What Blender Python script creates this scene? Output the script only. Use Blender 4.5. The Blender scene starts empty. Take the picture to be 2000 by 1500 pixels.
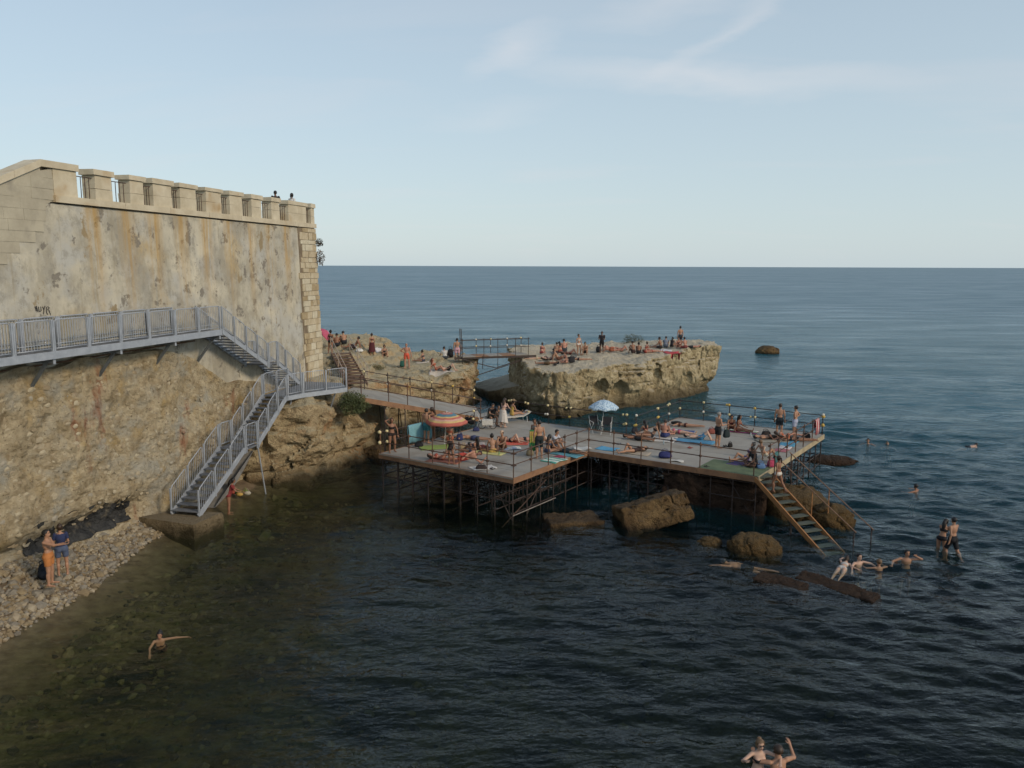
import bpy, bmesh, math, random
import numpy as np
from mathutils import Vector, Matrix
from mathutils.bvhtree import BVHTree
R = math.radians
random.seed(7); rng = np.random.default_rng(7)
scene = bpy.context.scene
COL = scene.collection

# ------------------------------------------------------------------ camera
CAM_H = 10.7; F_PX = 1570.0; PITCH = R(8.35); ROLL = R(0.2)
cam_data = bpy.data.cameras.new('camera'); cam = bpy.data.objects.new('camera', cam_data); COL.objects.link(cam)
cam_data.sensor_width = 36.0; cam_data.lens = 36.0 * F_PX / 2000.0
cam_data.clip_start = 0.1; cam_data.clip_end = 90000.0
cam.matrix_world = Matrix.Translation((0, 0, CAM_H)) @ Matrix.Rotation(math.pi / 2 - PITCH, 4, 'X') @ Matrix.Rotation(ROLL, 4, 'Z')
scene.camera = cam

# ------------------------------------------------------------------ sky, sun, exposure
SUN_AZ = R(128.0)      # clockwise from +Y (the view direction) towards +X
SUN_EL = R(29.0)
world = bpy.data.worlds.new('World'); scene.world = world; world.use_nodes = True
wt = world.node_tree; wt.nodes.clear()
def WN(t, **k):
    n = wt.nodes.new(t)
    for a, b in k.items(): setattr(n, a, b)
    return n
sky = WN('ShaderNodeTexSky', sky_type='NISHITA'); sky.sun_disc = False
sky.sun_elevation = SUN_EL; sky.sun_rotation = SUN_AZ
sky.altitude = 0.0; sky.air_density = 1.0; sky.dust_density = 0.6; sky.ozone_density = 0.5
tc = WN('ShaderNodeTexCoord')
sep = WN('ShaderNodeSeparateXYZ'); wt.links.new(tc.outputs['Generated'], sep.inputs[0])
zc = WN('ShaderNodeMath', operation='MAXIMUM'); wt.links.new(sep.outputs['Z'], zc.inputs[0]); zc.inputs[1].default_value = 0.02
za = WN('ShaderNodeMath', operation='ADD'); wt.links.new(zc.outputs[0], za.inputs[0]); za.inputs[1].default_value = 0.12
dv = WN('ShaderNodeVectorMath', operation='DIVIDE'); wt.links.new(tc.outputs['Generated'], dv.inputs[0])
cmb = WN('ShaderNodeCombineXYZ')
for i in range(3): wt.links.new(za.outputs[0], cmb.inputs[i])
wt.links.new(cmb.outputs[0], dv.inputs[1])
mp = WN('ShaderNodeMapping'); wt.links.new(dv.outputs[0], mp.inputs[0])
mp.inputs['Rotation'].default_value = (0, 0, R(14)); mp.inputs['Scale'].default_value = (0.5, 1.5, 1.0); mp.inputs['Location'].default_value = (2.3, 0.55, 0.0)
cn = WN('ShaderNodeTexNoise'); cn.inputs['Scale'].default_value = 1.05; cn.inputs['Detail'].default_value = 7; cn.inputs['Roughness'].default_value = 0.52; cn.inputs['Distortion'].default_value = 0.5
wt.links.new(mp.outputs[0], cn.inputs['Vector'])
cr = WN('ShaderNodeValToRGB'); cr.color_ramp.elements[0].position = 0.53; cr.color_ramp.elements[1].position = 0.76
cr.color_ramp.elements[1].color = (0.22, 0.22, 0.22, 1)
wt.links.new(cn.outputs[0], cr.inputs[0])
# thin veil everywhere + streaks of cirrus: pale, slightly warm against the blue
veil = WN('ShaderNodeMixRGB'); veil.inputs[2].default_value = (4.05, 4.85, 5.3, 1)
vr = WN('ShaderNodeMapRange'); wt.links.new(sep.outputs['Z'], vr.inputs[0]); vr.inputs[1].default_value = 0.0; vr.inputs[2].default_value = 0.75; vr.inputs[3].default_value = 0.84; vr.inputs[4].default_value = 0.22; wt.links.new(vr.outputs[0], veil.inputs[0])
wt.links.new(sky.outputs[0], veil.inputs[1])
mixc = WN('ShaderNodeMixRGB'); wt.links.new(cr.outputs[0], mixc.inputs[0]); wt.links.new(veil.outputs[0], mixc.inputs[1]); mixc.inputs[2].default_value = (5.6, 5.3, 5.4, 1)
# the few cirrus wisps of that evening: soft elongated patches broken up by noise
dy_ = WN('ShaderNodeMath', operation='DIVIDE'); wt.links.new(sep.outputs['X'], dy_.inputs[0])
ym = WN('ShaderNodeMath', operation='MAXIMUM'); wt.links.new(sep.outputs['Y'], ym.inputs[0]); ym.inputs[1].default_value = 0.05; wt.links.new(ym.outputs[0], dy_.inputs[1])
cxz = WN('ShaderNodeCombineXYZ'); wt.links.new(dy_.outputs[0], cxz.inputs[0]); wt.links.new(sep.outputs['Z'], cxz.inputs[1])
wn = WN('ShaderNodeTexNoise'); wn.inputs['Scale'].default_value = 9.0; wn.inputs['Detail'].default_value = 8; wn.inputs['Roughness'].default_value = .62
wmp = WN('ShaderNodeMapping'); wmp.inputs['Scale'].default_value = (.5, 2.0, 1); wt.links.new(cxz.outputs[0], wmp.inputs[0]); wt.links.new(wmp.outputs[0], wn.inputs['Vector'])
wadd = WN('ShaderNodeVectorMath', operation='MULTIPLY_ADD'); wt.links.new(wn.outputs['Color'], wadd.inputs[0]); wadd.inputs[1].default_value = (.10, .06, 0); wt.links.new(cxz.outputs[0], wadd.inputs[2])
last = mixc.outputs[0]
for (wx, wz, rot_, sx_, sz_, amt) in ((.225, .212, -3, .30, .024, .30), (.0, .243, 26, .075, .024, .27), (.26, .262, 26, .16, .014, .20), (-.03, .178, 6, .10, .018, .12), (.19, .285, 5, .14, .018, .18)):
    sb = WN('ShaderNodeVectorMath', operation='SUBTRACT'); wt.links.new(wadd.outputs[0], sb.inputs[0]); sb.inputs[1].default_value = (wx + .05, wz + .03, 0)
    m1 = WN('ShaderNodeMapping'); m1.inputs['Rotation'].default_value = (0, 0, R(-rot_)); wt.links.new(sb.outputs[0], m1.inputs[0])
    m2 = WN('ShaderNodeMapping'); m2.inputs['Scale'].default_value = (1 / sx_, 1 / sz_, 0); wt.links.new(m1.outputs[0], m2.inputs[0])
    gs_ = WN('ShaderNodeTexGradient', gradient_type='SPHERICAL'); wt.links.new(m2.outputs[0], gs_.inputs[0])
    ml = WN('ShaderNodeMath', operation='MULTIPLY'); wt.links.new(gs_.outputs['Fac'], ml.inputs[0]); ml.inputs[1].default_value = amt
    mxw = WN('ShaderNodeMixRGB'); wt.links.new(ml.outputs[0], mxw.inputs[0]); wt.links.new(last, mxw.inputs[1]); mxw.inputs[2].default_value = (6.6, 6.2, 6.1, 1); last = mxw.outputs[0]
bg = WN('ShaderNodeBackground'); bg.inputs[1].default_value = 0.10
wt.links.new(last, bg.inputs[0])
wo = WN('ShaderNodeOutputWorld'); wt.links.new(bg.outputs[0], wo.inputs[0])

sun_data = bpy.data.lights.new('sun', 'SUN'); sun_data.energy = 1.5; sun_data.angle = R(10); sun_data.color = (1.0, 0.83, 0.62)
sun = bpy.data.objects.new('sun', sun_data); COL.objects.link(sun)
sd = Vector((math.sin(SUN_AZ) * math.cos(SUN_EL), math.cos(SUN_AZ) * math.cos(SUN_EL), math.sin(SUN_EL)))
sun.rotation_euler = sd.to_track_quat('Z', 'Y').to_euler(); sun.location = (60, -20, 40)
scene.view_settings.view_transform = 'Standard'; scene.view_settings.look = 'None'
scene.view_settings.exposure = 0.45; scene.view_settings.gamma = 1.0; scene.view_settings.use_curve_mapping = False
scene.cycles.max_bounces = 5; scene.cycles.diffuse_bounces = 2; scene.cycles.glossy_bounces = 2; scene.cycles.volume_bounces = 0; scene.cycles.transparent_max_bounces = 8; scene.cycles.caustics_reflective = False; scene.cycles.caustics_refractive = False
scene.cycles.sample_clamp_indirect = 6.0; scene.cycles.use_adaptive_sampling = True; scene.cycles.adaptive_threshold = 0.025

# ------------------------------------------------------------------ survey helpers: a sight line from the camera station met with a real plane
def sight(px, py):
    u = (px - 1000) / F_PX; v = (750 - py) / F_PX
    c, s = math.cos(ROLL), math.sin(ROLL)
    u, v = c * u - s * v, s * u + c * v
    return Vector((u, math.cos(PITCH) + v * math.sin(PITCH), -math.sin(PITCH) + v * math.cos(PITCH)))
EYE = Vector((0, 0, CAM_H))
def onz(px, py, z):
    d = sight(px, py); return EYE + d * ((z - CAM_H) / d.z)
def onY(px, py, Y):
    d = sight(px, py); return EYE + d * (Y / d.y)
WC = Vector((-11.62, 48.0, 0)); WD = Vector((-.2233, -.9747, 0)); WNm = Vector((.9747, -.2233, 0))
def W(s, o, z): return WC + WD * s + WNm * o + Vector((0, 0, z))     # along the wall from its corner, out from its face, height

# ------------------------------------------------------------------ object helpers
BASE = {}
def tag(o, label=None, cat=None, group=None, kind=None):
    if label: o['label'] = label
    if cat: o['category'] = cat
    if group: o['group'] = group
    if kind: o['kind'] = kind
    return o
def thing(name, loc, label=None, cat=None, group=None, kind=None):
    o = bpy.data.objects.new(name, None); COL.objects.link(o); o.location = loc; o.empty_display_size = .2
    BASE[o] = Vector(loc)
    return tag(o, label, cat, group, kind)
def mesh_from(name, V, Fs, mats, fm=None, smooth=False):
    me = bpy.data.meshes.new(name)
    V = np.asarray(V, dtype=np.float32)
    if isinstance(Fs, np.ndarray) and Fs.ndim == 2:
        nf, k = Fs.shape
        me.vertices.add(len(V)); me.vertices.foreach_set('co', V.ravel())
        me.loops.add(nf * k); me.loops.foreach_set('vertex_index', Fs.ravel().astype(np.int32))
        me.polygons.add(nf); me.polygons.foreach_set('loop_start', np.arange(0, nf * k, k, dtype=np.int32))
        me.polygons.foreach_set('loop_total', np.full(nf, k, dtype=np.int32))
        me.update(calc_edges=True); me.validate()
    else:
        me.from_pydata(V.tolist(), [], [list(map(int, f)) for f in Fs]); me.update()
    if not isinstance(mats, (list, tuple)): mats = [mats]
    for m in mats: me.materials.append(m)
    if fm is not None: me.polygons.foreach_set('material_index', np.asarray(fm, dtype=np.int32))
    me.polygons.foreach_set('use_smooth', np.full(len(me.polygons), bool(smooth)))
    return me
def link(name, me, parent=None, loc=None, rot=None):
    o = bpy.data.objects.new(name, me); COL.objects.link(o)
    if parent is not None:
        o.parent = parent; BASE[o] = BASE[parent].copy()
    else: BASE[o] = Vector((0, 0, 0))
    if loc is not None:
        o.location = Vector(loc) - (BASE[parent] if parent is not None else Vector()); BASE[o] = Vector(loc)
    if rot is not None: o.rotation_euler = rot
    return o
class MB:
    """collects boxes, bars, tubes; build() links them as ONE mesh object"""
    def __init__(s): s.v = []; s.f = []; s.m = []
    def add(s, V, Fs, mi=0):
        n = len(s.v); s.v += [tuple(p) for p in V]; s.f += [tuple(i + n for i in f) for f in Fs]; s.m += [mi] * len(Fs); return s
    def hexa(s, P, mi=0):   # 8 points: bottom 0-3 ccw, top 4-7
        return s.add(P, [(3, 2, 1, 0), (4, 5, 6, 7), (0, 1, 5, 4), (1, 2, 6, 5), (2, 3, 7, 6), (3, 0, 4, 7)], mi)
    def box(s, c, h, ax=None, mi=0):
        c = Vector(c)
        if ax is None: ax = (Vector((1, 0, 0)), Vector((0, 1, 0)), Vector((0, 0, 1)))
        q = [(-1, -1, -1), (1, -1, -1), (1, 1, -1), (-1, 1, -1), (-1, -1, 1), (1, -1, 1), (1, 1, 1), (-1, 1, 1)]
        return s.hexa([c + ax[0] * (a * h[0]) + ax[1] * (b * h[1]) + ax[2] * (d * h[2]) for a, b, d in q], mi)
    def bar(s, p, q, w, h, up=Vector((0, 0, 1)), mi=0):
        p, q = Vector(p), Vector(q); d = (q - p); L = d.length; d = d / L
        sd_ = d.cross(up)
        if sd_.length < 1e-4: sd_ = d.cross(Vector((1, 0, 0)))
        sd_.normalize(); u = sd_.cross(d)
        return s.box((p + q) / 2, (L / 2, w / 2, h / 2), (d, sd_, u), mi)
    def tube(s, pts, r, n=6, cap=True, mi=0):
        pts = [Vector(p) for p in pts]; k = len(pts); rr = r if isinstance(r, (list, tuple)) else [r] * k
        V = []; ref = None
        for i, p in enumerate(pts):
            d = (pts[min(i + 1, k - 1)] - pts[max(i - 1, 0)]).normalized()
            if ref is None:
                ref = d.cross(Vector((0, 0, 1)))
                if ref.length < 1e-3: ref = d.cross(Vector((1, 0, 0)))
            ref = (ref - d * ref.dot(d)).normalized(); b = d.cross(ref)
            for j in range(n):
                a = 2 * math.pi * j / n; V.append(p + (ref * math.cos(a) + b * math.sin(a)) * rr[i])
        Fs = [(i * n + j, i * n + (j + 1) % n, (i + 1) * n + (j + 1) % n, (i + 1) * n + j) for i in range(k - 1) for j in range(n)]
        if cap: Fs += [tuple(range(n - 1, -1, -1)), tuple((k - 1) * n + j for j in range(n))]
        return s.add(V, Fs, mi)
    def ell(s, c, r, nu=8, nv=6, ax=None, mi=0):
        c = Vector(c); r = r if isinstance(r, (list, tuple)) else (r, r, r)
        if ax is None: ax = (Vector((1, 0, 0)), Vector((0, 1, 0)), Vector((0, 0, 1)))
        V = [c - ax[2] * r[2]]
        for i in range(1, nv):
            t = -math.pi / 2 + math.pi * i / nv
            for j in range(nu):
                a = 2 * math.pi * j / nu
                V.append(c + ax[0] * (r[0] * math.cos(t) * math.cos(a)) + ax[1] * (r[1] * math.cos(t) * math.sin(a)) + ax[2] * (r[2] * math.sin(t)))
        V.append(c + ax[2] * r[2]); L = len(V) - 1
        Fs = [(0, 1 + (j + 1) % nu, 1 + j) for j in range(nu)]
        for i in range(nv - 2):
            for j in range(nu):
                a = 1 + i * nu + j; b = 1 + i * nu + (j + 1) % nu
                Fs.append((a, b, b + nu, a + nu))
        o = 1 + (nv - 2) * nu
        Fs += [(o + j, o + (j + 1) % nu, L) for j in range(nu)]
        return s.add(V, Fs, mi)
    def build(s, name, mats, parent=None, smooth=False, world=True):
        off = BASE[parent] if parent is not None and world else Vector()
        V = [(p[0] - off.x, p[1] - off.y, p[2] - off.z) for p in s.v]
        return link(name, mesh_from(name, V, s.f, mats, s.m, smooth), parent)
_tubes = {}
def pipe(name, p, q, r, m, parent, n=7):
    """one straight pipe; alike pipes share mesh data"""
    key = (m.name, n)
    if key not in _tubes:
        b = MB().tube([(0, 0, 0), (0, 0, 1)], 1.0, n); me = mesh_from('pipe', b.v, b.f, m, None, False)
        for pl in me.polygons: pl.use_smooth = len(pl.vertices) == 4
        _tubes[key] = me
    p, q = Vector(p), Vector(q); d = q - p
    o = bpy.data.objects.new(name, _tubes[key]); COL.objects.link(o); o.parent = parent
    o.location = p - BASE[parent]; o.rotation_euler = d.to_track_quat('Z', 'Y').to_euler(); o.scale = (r, r, d.length)
    BASE[o] = p.copy(); return o
_blobs = {}
def blob(name, c, r, m, parent, shape='ball'):
    key = (m.name, shape)
    if key not in _blobs:
        b = MB()
        if shape == 'ball': b.ell((0, 0, 0), 1, 7, 5)
        else: b.box((0, 0, 0), (1, .72, .8)).box((0, 0, 0), (.55, 1.1, .5))
        _blobs[key] = mesh_from(shape, b.v, b.f, m, None, shape == 'ball')
    o = bpy.data.objects.new(name, _blobs[key]); COL.objects.link(o); o.parent = parent
    r = r if isinstance(r, (tuple, list)) else (r, r, r)
    o.location = Vector(c) - BASE[parent]; o.scale = r; o.rotation_euler = (0, 0, R(random.uniform(0, 180))); return o

# ------------------------------------------------------------------ materials
MATS = {}
def pm(name, c1, c2=None, scale=3.0, rough=0.8, bump=0.0, bscale=None, metal=0.0, c3=None, c3_scale=None, c3_amt=.5, stretch=None, detail=6, spec=None, bdist=.02, sheen=0):
    """procedural principled material: two colours mixed by noise, an optional third in patches, fine relief"""
    m = bpy.data.materials.new(name); m.use_nodes = True; t = m.node_tree; N = t.nodes; L = t.links
    b = N['Principled BSDF']; b.inputs['Roughness'].default_value = rough; b.inputs['Metallic'].default_value = metal
    if spec is not None: b.inputs['Specular IOR Level'].default_value = spec
    if c2 is None: c2 = tuple(x * .78 for x in c1)
    g = N.new('ShaderNodeNewGeometry'); vec = g.outputs['Position']
    if stretch:
        mpp = N.new('ShaderNodeMapping'); mpp.inputs['Scale'].default_value = stretch; L.new(vec, mpp.inputs[0]); vec = mpp.outputs[0]
    n1 = N.new('ShaderNodeTexNoise'); n1.inputs['Scale'].default_value = scale; n1.inputs['Detail'].default_value = detail; n1.inputs['Roughness'].default_value = .62; L.new(vec, n1.inputs['Vector'])
    r1 = N.new('ShaderNodeValToRGB'); r1.color_ramp.elements[0].position = .33; r1.color_ramp.elements[1].position = .67
    r1.color_ramp.elements[0].color = (*c2, 1); r1.color_ramp.elements[1].color = (*c1, 1); L.new(n1.outputs[0], r1.inputs[0])
    out = r1.outputs[0]
    if c3:
        n3 = N.new('ShaderNodeTexNoise'); n3.inputs['Scale'].default_value = c3_scale or scale * .4; n3.inputs['Detail'].default_value = 5; L.new(vec, n3.inputs['Vector'])
        r3 = N.new('ShaderNodeValToRGB'); r3.color_ramp.elements[0].position = .62 - .2 * c3_amt; r3.color_ramp.elements[1].position = .78 - .2 * c3_amt; L.new(n3.outputs[0], r3.inputs[0])
        mx = N.new('ShaderNodeMixRGB'); L.new(r3.outputs[0], mx.inputs[0]); L.new(out, mx.inputs[1]); mx.inputs[2].default_value = (*c3, 1); out = mx.outputs[0]
    L.new(out, b.inputs['Base Color'])
    if bump:
        n2 = N.new('ShaderNodeTexNoise'); n2.inputs['Scale'].default_value = bscale or scale * 4; n2.inputs['Detail'].default_value = 5; L.new(vec, n2.inputs['Vector'])
        bp = N.new('ShaderNodeBump'); bp.inputs['Strength'].default_value = bump; bp.inputs['Distance'].default_value = bdist; L.new(n2.outputs[0], bp.inputs['Height']); L.new(bp.outputs[0], b.inputs['Normal'])
    MATS[name] = m; return m
def hx(h):   # sRGB hex -> linear
    h = h.lstrip('#'); return tuple(((int(h[i:i + 2], 16) / 255) / 12.92 if int(h[i:i + 2], 16) / 255 <= .04045 else ((int(h[i:i + 2], 16) / 255 + .055) / 1.055) ** 2.4) for i in (0, 2, 4))

# ------------------------------------------------------------------ noise and iso-surface in numpy
_perm = np.random.default_rng(3).permutation(512).astype(np.int64)
_grad = np.random.default_rng(4).normal(size=(512, 3)); _grad /= np.linalg.norm(_grad, axis=1)[:, None]
def _h(i, j, k): return _perm[(_perm[(_perm[i & 511] + j) & 511] + k) & 511]
_p2 = np.concatenate([_perm, _perm]).astype(np.int32); _gx, _gy, _gz = (np.ascontiguousarray(_grad[:, q], dtype=np.float32) for q in range(3))
def gnoise(x, y, z):
    x = np.asarray(x, dtype=np.float32); y = np.asarray(y, dtype=np.float32); z = np.asarray(z, dtype=np.float32)
    x, y, z = np.broadcast_arrays(x, y, z)
    xi = np.floor(x); yi = np.floor(y); zi = np.floor(z)
    xf = x - xi; yf = y - yi; zf = z - zi
    xi = xi.astype(np.int32) & 511; yi = yi.astype(np.int32) & 511; zi = zi.astype(np.int32) & 511
    u = xf * xf * (3 - 2 * xf); v = yf * yf * (3 - 2 * yf); w = zf * zf * (3 - 2 * zf)
    out = None
    for a in (0, 1):
        ha = _p2[(xi + a) & 511]; ra = None
        for b in (0, 1):
            hb = _p2[(ha + yi + b) & 511]; rb = None
            for c in (0, 1):
                h = _p2[(hb + zi + c) & 511]
                d = _gx[h] * (xf - a) + _gy[h] * (yf - b) + _gz[h] * (zf - c)
                rb = d if c == 0 else rb + w * (d - rb)
            ra = rb if b == 0 else ra + v * (rb - ra)
        out = ra if a == 0 else out + u * (ra - out)
    return out * np.float32(1.5)
def fbm(x, y, z, f, o=4, g=.5):
    r = 0; a = 1
    for i in range(o): r = r + a * gnoise(x * f + 17.3 * i, y * f - 9.1 * i, z * f + 4.7 * i); f *= 2.03; a *= g
    return r
def ridged(x, y, z, f, o=3):
    r = 0; a = 1
    for i in range(o): r = r + a * (1 - 2 * np.abs(gnoise(x * f + 31 * i, y * f + 7 * i, z * f))); f *= 2.1; a *= .5
    return r
def worley(x, y, z, f):
    """F2-F1 like cell distance: 0 on joints, larger in the middle of a stone; also a cell id value"""
    x = x * f; y = y * f; z = z * f
    xi = np.floor(x).astype(np.int64); yi = np.floor(y).astype(np.int64); zi = np.floor(z).astype(np.int64)
    f4 = np.float32; xf = (x - xi).astype(f4); yf = (y - yi).astype(f4); zf = (z - zi).astype(f4)
    xi = xi.astype(np.int32); yi = yi.astype(np.int32); zi = zi.astype(np.int32)
    d1 = np.full(x.shape, 9., f4); d2 = np.full(x.shape, 9., f4); cid = np.zeros(x.shape, np.int32)
    for a in (-1, 0, 1):
        ha = _p2[(xi + a) & 511]
        for b in (-1, 0, 1):
            hb = _p2[(ha + yi + b) & 511]
            for c in (-1, 0, 1):
                h = _p2[(hb + zi + c) & 511]
                d = (a + f4(.5) + f4(.42) * _gx[h] - xf) ** 2 + (b + f4(.5) + f4(.42) * _gy[h] - yf) ** 2 + (c + f4(.5) + f4(.42) * _gz[h] - zf) ** 2
                nearer = d < d1
                d2 = np.where(nearer, d1, np.minimum(d2, d)); cid = np.where(nearer, h, cid); d1 = np.where(nearer, d, d1)
    return np.sqrt(d2) - np.sqrt(d1), cid / 512.
def snets(Fd, org, h):
    """naive surface nets of the zero level of a sampled field, inside negative -> verts, quads"""
    S = Fd < 0; nx, ny, nz = Fd.shape
    cnt = np.zeros((nx - 1, ny - 1, nz - 1), dtype=np.int8)
    for a in (0, 1):
        for b in (0, 1):
            for c in (0, 1): cnt += S[a:nx - 1 + a, b:ny - 1 + b, c:nz - 1 + c]
    act = (cnt > 0) & (cnt < 8); I = np.argwhere(act)
    idx = np.full(act.shape, -1, dtype=np.int64); idx[act] = np.arange(len(I))
    acc = np.zeros((len(I), 3)); n = np.zeros(len(I))
    for ax in range(3):
        o1, o2 = [q for q in range(3) if q != ax]
        for a in (0, 1):
            for b in (0, 1):
                o = [0, 0, 0]; o[o1] = a; o[o2] = b; e = list(o); e[ax] = 1
                f0 = Fd[I[:, 0] + o[0], I[:, 1] + o[1], I[:, 2] + o[2]]; f1 = Fd[I[:, 0] + e[0], I[:, 1] + e[1], I[:, 2] + e[2]]
                m = (f0 < 0) != (f1 < 0); t = np.where(m, f0 / np.where(m, f0 - f1, 1), 0)
                p = np.tile(np.array(o, float), (len(I), 1)); p[:, ax] = t
                acc[m] += p[m]; n[m] += 1
    V = (I + acc / n[:, None]) * h + np.asarray(org)
    Q = []
    for ax in range(3):
        o1, o2 = [(1, 2), (2, 0), (0, 1)][ax]
        sl0 = [slice(1, None)] * 3; sl1 = [slice(1, None)] * 3
        sl0[ax] = slice(0, -1); sl1[ax] = slice(1, None)
        s0 = S[tuple(sl0)]; s1 = S[tuple(sl1)]
        E = np.argwhere(s0 != s1)
        if not len(E): continue
        fl = s0[E[:, 0], E[:, 1], E[:, 2]]
        P = E.copy(); P[:, o1] += 1; P[:, o2] += 1
        lim = np.array(act.shape)
        ok = (P < lim).all(1); P = P[ok]; fl = fl[ok]
        def g(d1, d2):
            q = P.copy(); q[:, o1] -= d1; q[:, o2] -= d2; return idx[q[:, 0], q[:, 1], q[:, 2]]
        q = np.stack([g(1, 1), g(0, 1), g(0, 0), g(1, 0)], 1)
        q[~fl] = q[~fl][:, ::-1]; Q.append(q)
    Q = np.concatenate(Q); Q = Q[(Q >= 0).all(1)]
    return V, Q
def polydist(X, Y, poly):
    """signed distance to a closed polygon, negative inside"""
    P = np.asarray(poly, float); d = np.full(X.shape, 1e9); ins = np.zeros(X.shape, bool)
    for i in range(len(P)):
        a = P[i]; b = P[(i + 1) % len(P)]; e = b - a
        t = np.clip(((X - a[0]) * e[0] + (Y - a[1]) * e[1]) / (e @ e), 0, 1)
        d = np.minimum(d, np.hypot(X - a[0] - t * e[0], Y - a[1] - t * e[1]))
        c = ((a[1] > Y) != (b[1] > Y)) & (X < (b[0] - a[0]) * (Y - a[1]) / ((b[1] - a[1]) if b[1] != a[1] else 1e-9) + a[0])
        ins ^= c
    return np.where(ins, -d, d)
def grid3(x0, x1, y0, y1, z0, z1, h):
    return np.meshgrid(np.arange(x0, x1, h), np.arange(y0, y1, h), np.arange(z0, z1, h), indexing='ij')
def sst(a, b, x):
    t = np.clip((x - a) / (b - a), 0, 1); return t * t * (3 - 2 * t)

# ================================================================== materials for the setting
def rock_mat(name, face1, face2, top, dark, zt0=.25, zt1=1.0, rust=None, bscale=5.0):
    m = bpy.data.materials.new(name); m.use_nodes = True; t = m.node_tree; N = t.nodes; L = t.links
    b = N['Principled BSDF']; b.inputs['Roughness'].default_value = .92; b.inputs['Specular IOR Level'].default_value = .2
    g = N.new('ShaderNodeNewGeometry'); P = g.outputs['Position']
    def noise(sc, det=6, rg=.6, st=None):
        n = N.new('ShaderNodeTexNoise'); n.inputs['Scale'].default_value = sc; n.inputs['Detail'].default_value = det; n.inputs['Roughness'].default_value = rg
        if st:
            q = N.new('ShaderNodeMapping'); q.inputs['Scale'].default_value = st; L.new(P, q.inputs[0]); L.new(q.outputs[0], n.inputs['Vector'])
        else: L.new(P, n.inputs['Vector'])
        return n.outputs[0]
    def ramp(x, a, c, lo=(0, 0, 0), hi=(1, 1, 1)):
        r = N.new('ShaderNodeValToRGB'); r.color_ramp.elements[0].position = a; r.color_ramp.elements[1].position = c
        r.color_ramp.elements[0].color = (*lo, 1); r.color_ramp.elements[1].color = (*hi, 1); L.new(x, r.inputs[0]); return r.outputs[0]
    def mix(f, a, c):
        x = N.new('ShaderNodeMixRGB'); L.new(f, x.inputs[0])
        for i, q in ((1, a), (2, c)):
            if isinstance(q, tuple): x.inputs[i].default_value = (*q, 1)
            else: L.new(q, x.inputs[i])
        return x.outputs[0]
    def math_(op, a, c):
        x = N.new('ShaderNodeMath'); x.operation = op
        for i, q in enumerate((a, c)):
            if isinstance(q, (int, float)): x.inputs[i].default_value = q
            else: L.new(q, x.inputs[i])
        return x.outputs[0]
    c = ramp(noise(.9, 8, .68), .36, .66, face2, face1)
    c = mix(ramp(noise(3.2, 5), .52, .72), c, tuple(x * .62 for x in face2))
    if rust: c = mix(ramp(noise(.45, 4), .55, .70), c, rust)
    sn = N.new('ShaderNodeSeparateXYZ'); L.new(g.outputs['Normal'], sn.inputs[0])
    ft = ramp(math_('ADD', sn.outputs[2], math_('MULTIPLY', math_('SUBTRACT', noise(2.5), .5), .8)), .45, .8)
    c = mix(ft, c, mix(noise(1.7), top, tuple(x * .7 for x in top)))
    sp = N.new('ShaderNodeSeparateXYZ'); L.new(P, sp.inputs[0])
    zz = math_('ADD', sp.outputs[2], math_('MULTIPLY', math_('SUBTRACT', noise(1.1), .5), 1.1))
    mr = N.new('ShaderNodeMapRange'); mr.inputs[1].default_value = zt0; mr.inputs[2].default_value = zt1; mr.inputs[3].default_value = 1; mr.inputs[4].default_value = 0; L.new(zz, mr.inputs[0])
    c = mix(mr.outputs[0], c, mix(noise(2.2), dark, tuple(x * 1.8 for x in dark)))
    L.new(c, b.inputs['Base Color'])
    v = N.new('ShaderNodeTexVoronoi'); v.inputs['Scale'].default_value = bscale * .7; v.feature = 'DISTANCE_TO_EDGE'; L.new(P, v.inputs['Vector'])
    hgt = math_('ADD', noise(bscale, 8, .7), math_('MULTIPLY', ramp(v.outputs[0], 0.0, .10), .10))
    bp = N.new('ShaderNodeBump'); bp.inputs['Strength'].default_value = 1.0; bp.inputs['Distance'].default_value = .28; L.new(hgt, bp.inputs['Height']); L.new(bp.outputs[0], b.inputs['Normal'])
    MATS[name] = m; return m
M_rock = rock_mat('limestone_rock', (.62, .53, .34), (.36, .28, .155), (.60, .535, .41), (.07, .055, .032), .2, 1.35)
M_cliff = rock_mat('cliff_limestone', (.57, .46, .28), (.36, .265, .15), (.52, .45, .30), (.055, .042, .022), .1, .75, rust=(.40, .21, .095))
M_boulder = rock_mat('wet_boulder', (.16, .10, .04), (.085, .052, .02), (.14, .095, .045), (.04, .028, .014), -.1, .25)
M_boulder2 = rock_mat('brown_block', (.21, .14, .065), (.10, .06, .028), (.12, .085, .05), (.03, .02, .012), -.1, .3)
M_weedrock = rock_mat('weedy_rock', (.075, .045, .028), (.04, .025, .017), (.06, .038, .025), (.022, .014, .010), -.3, .1)

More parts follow.
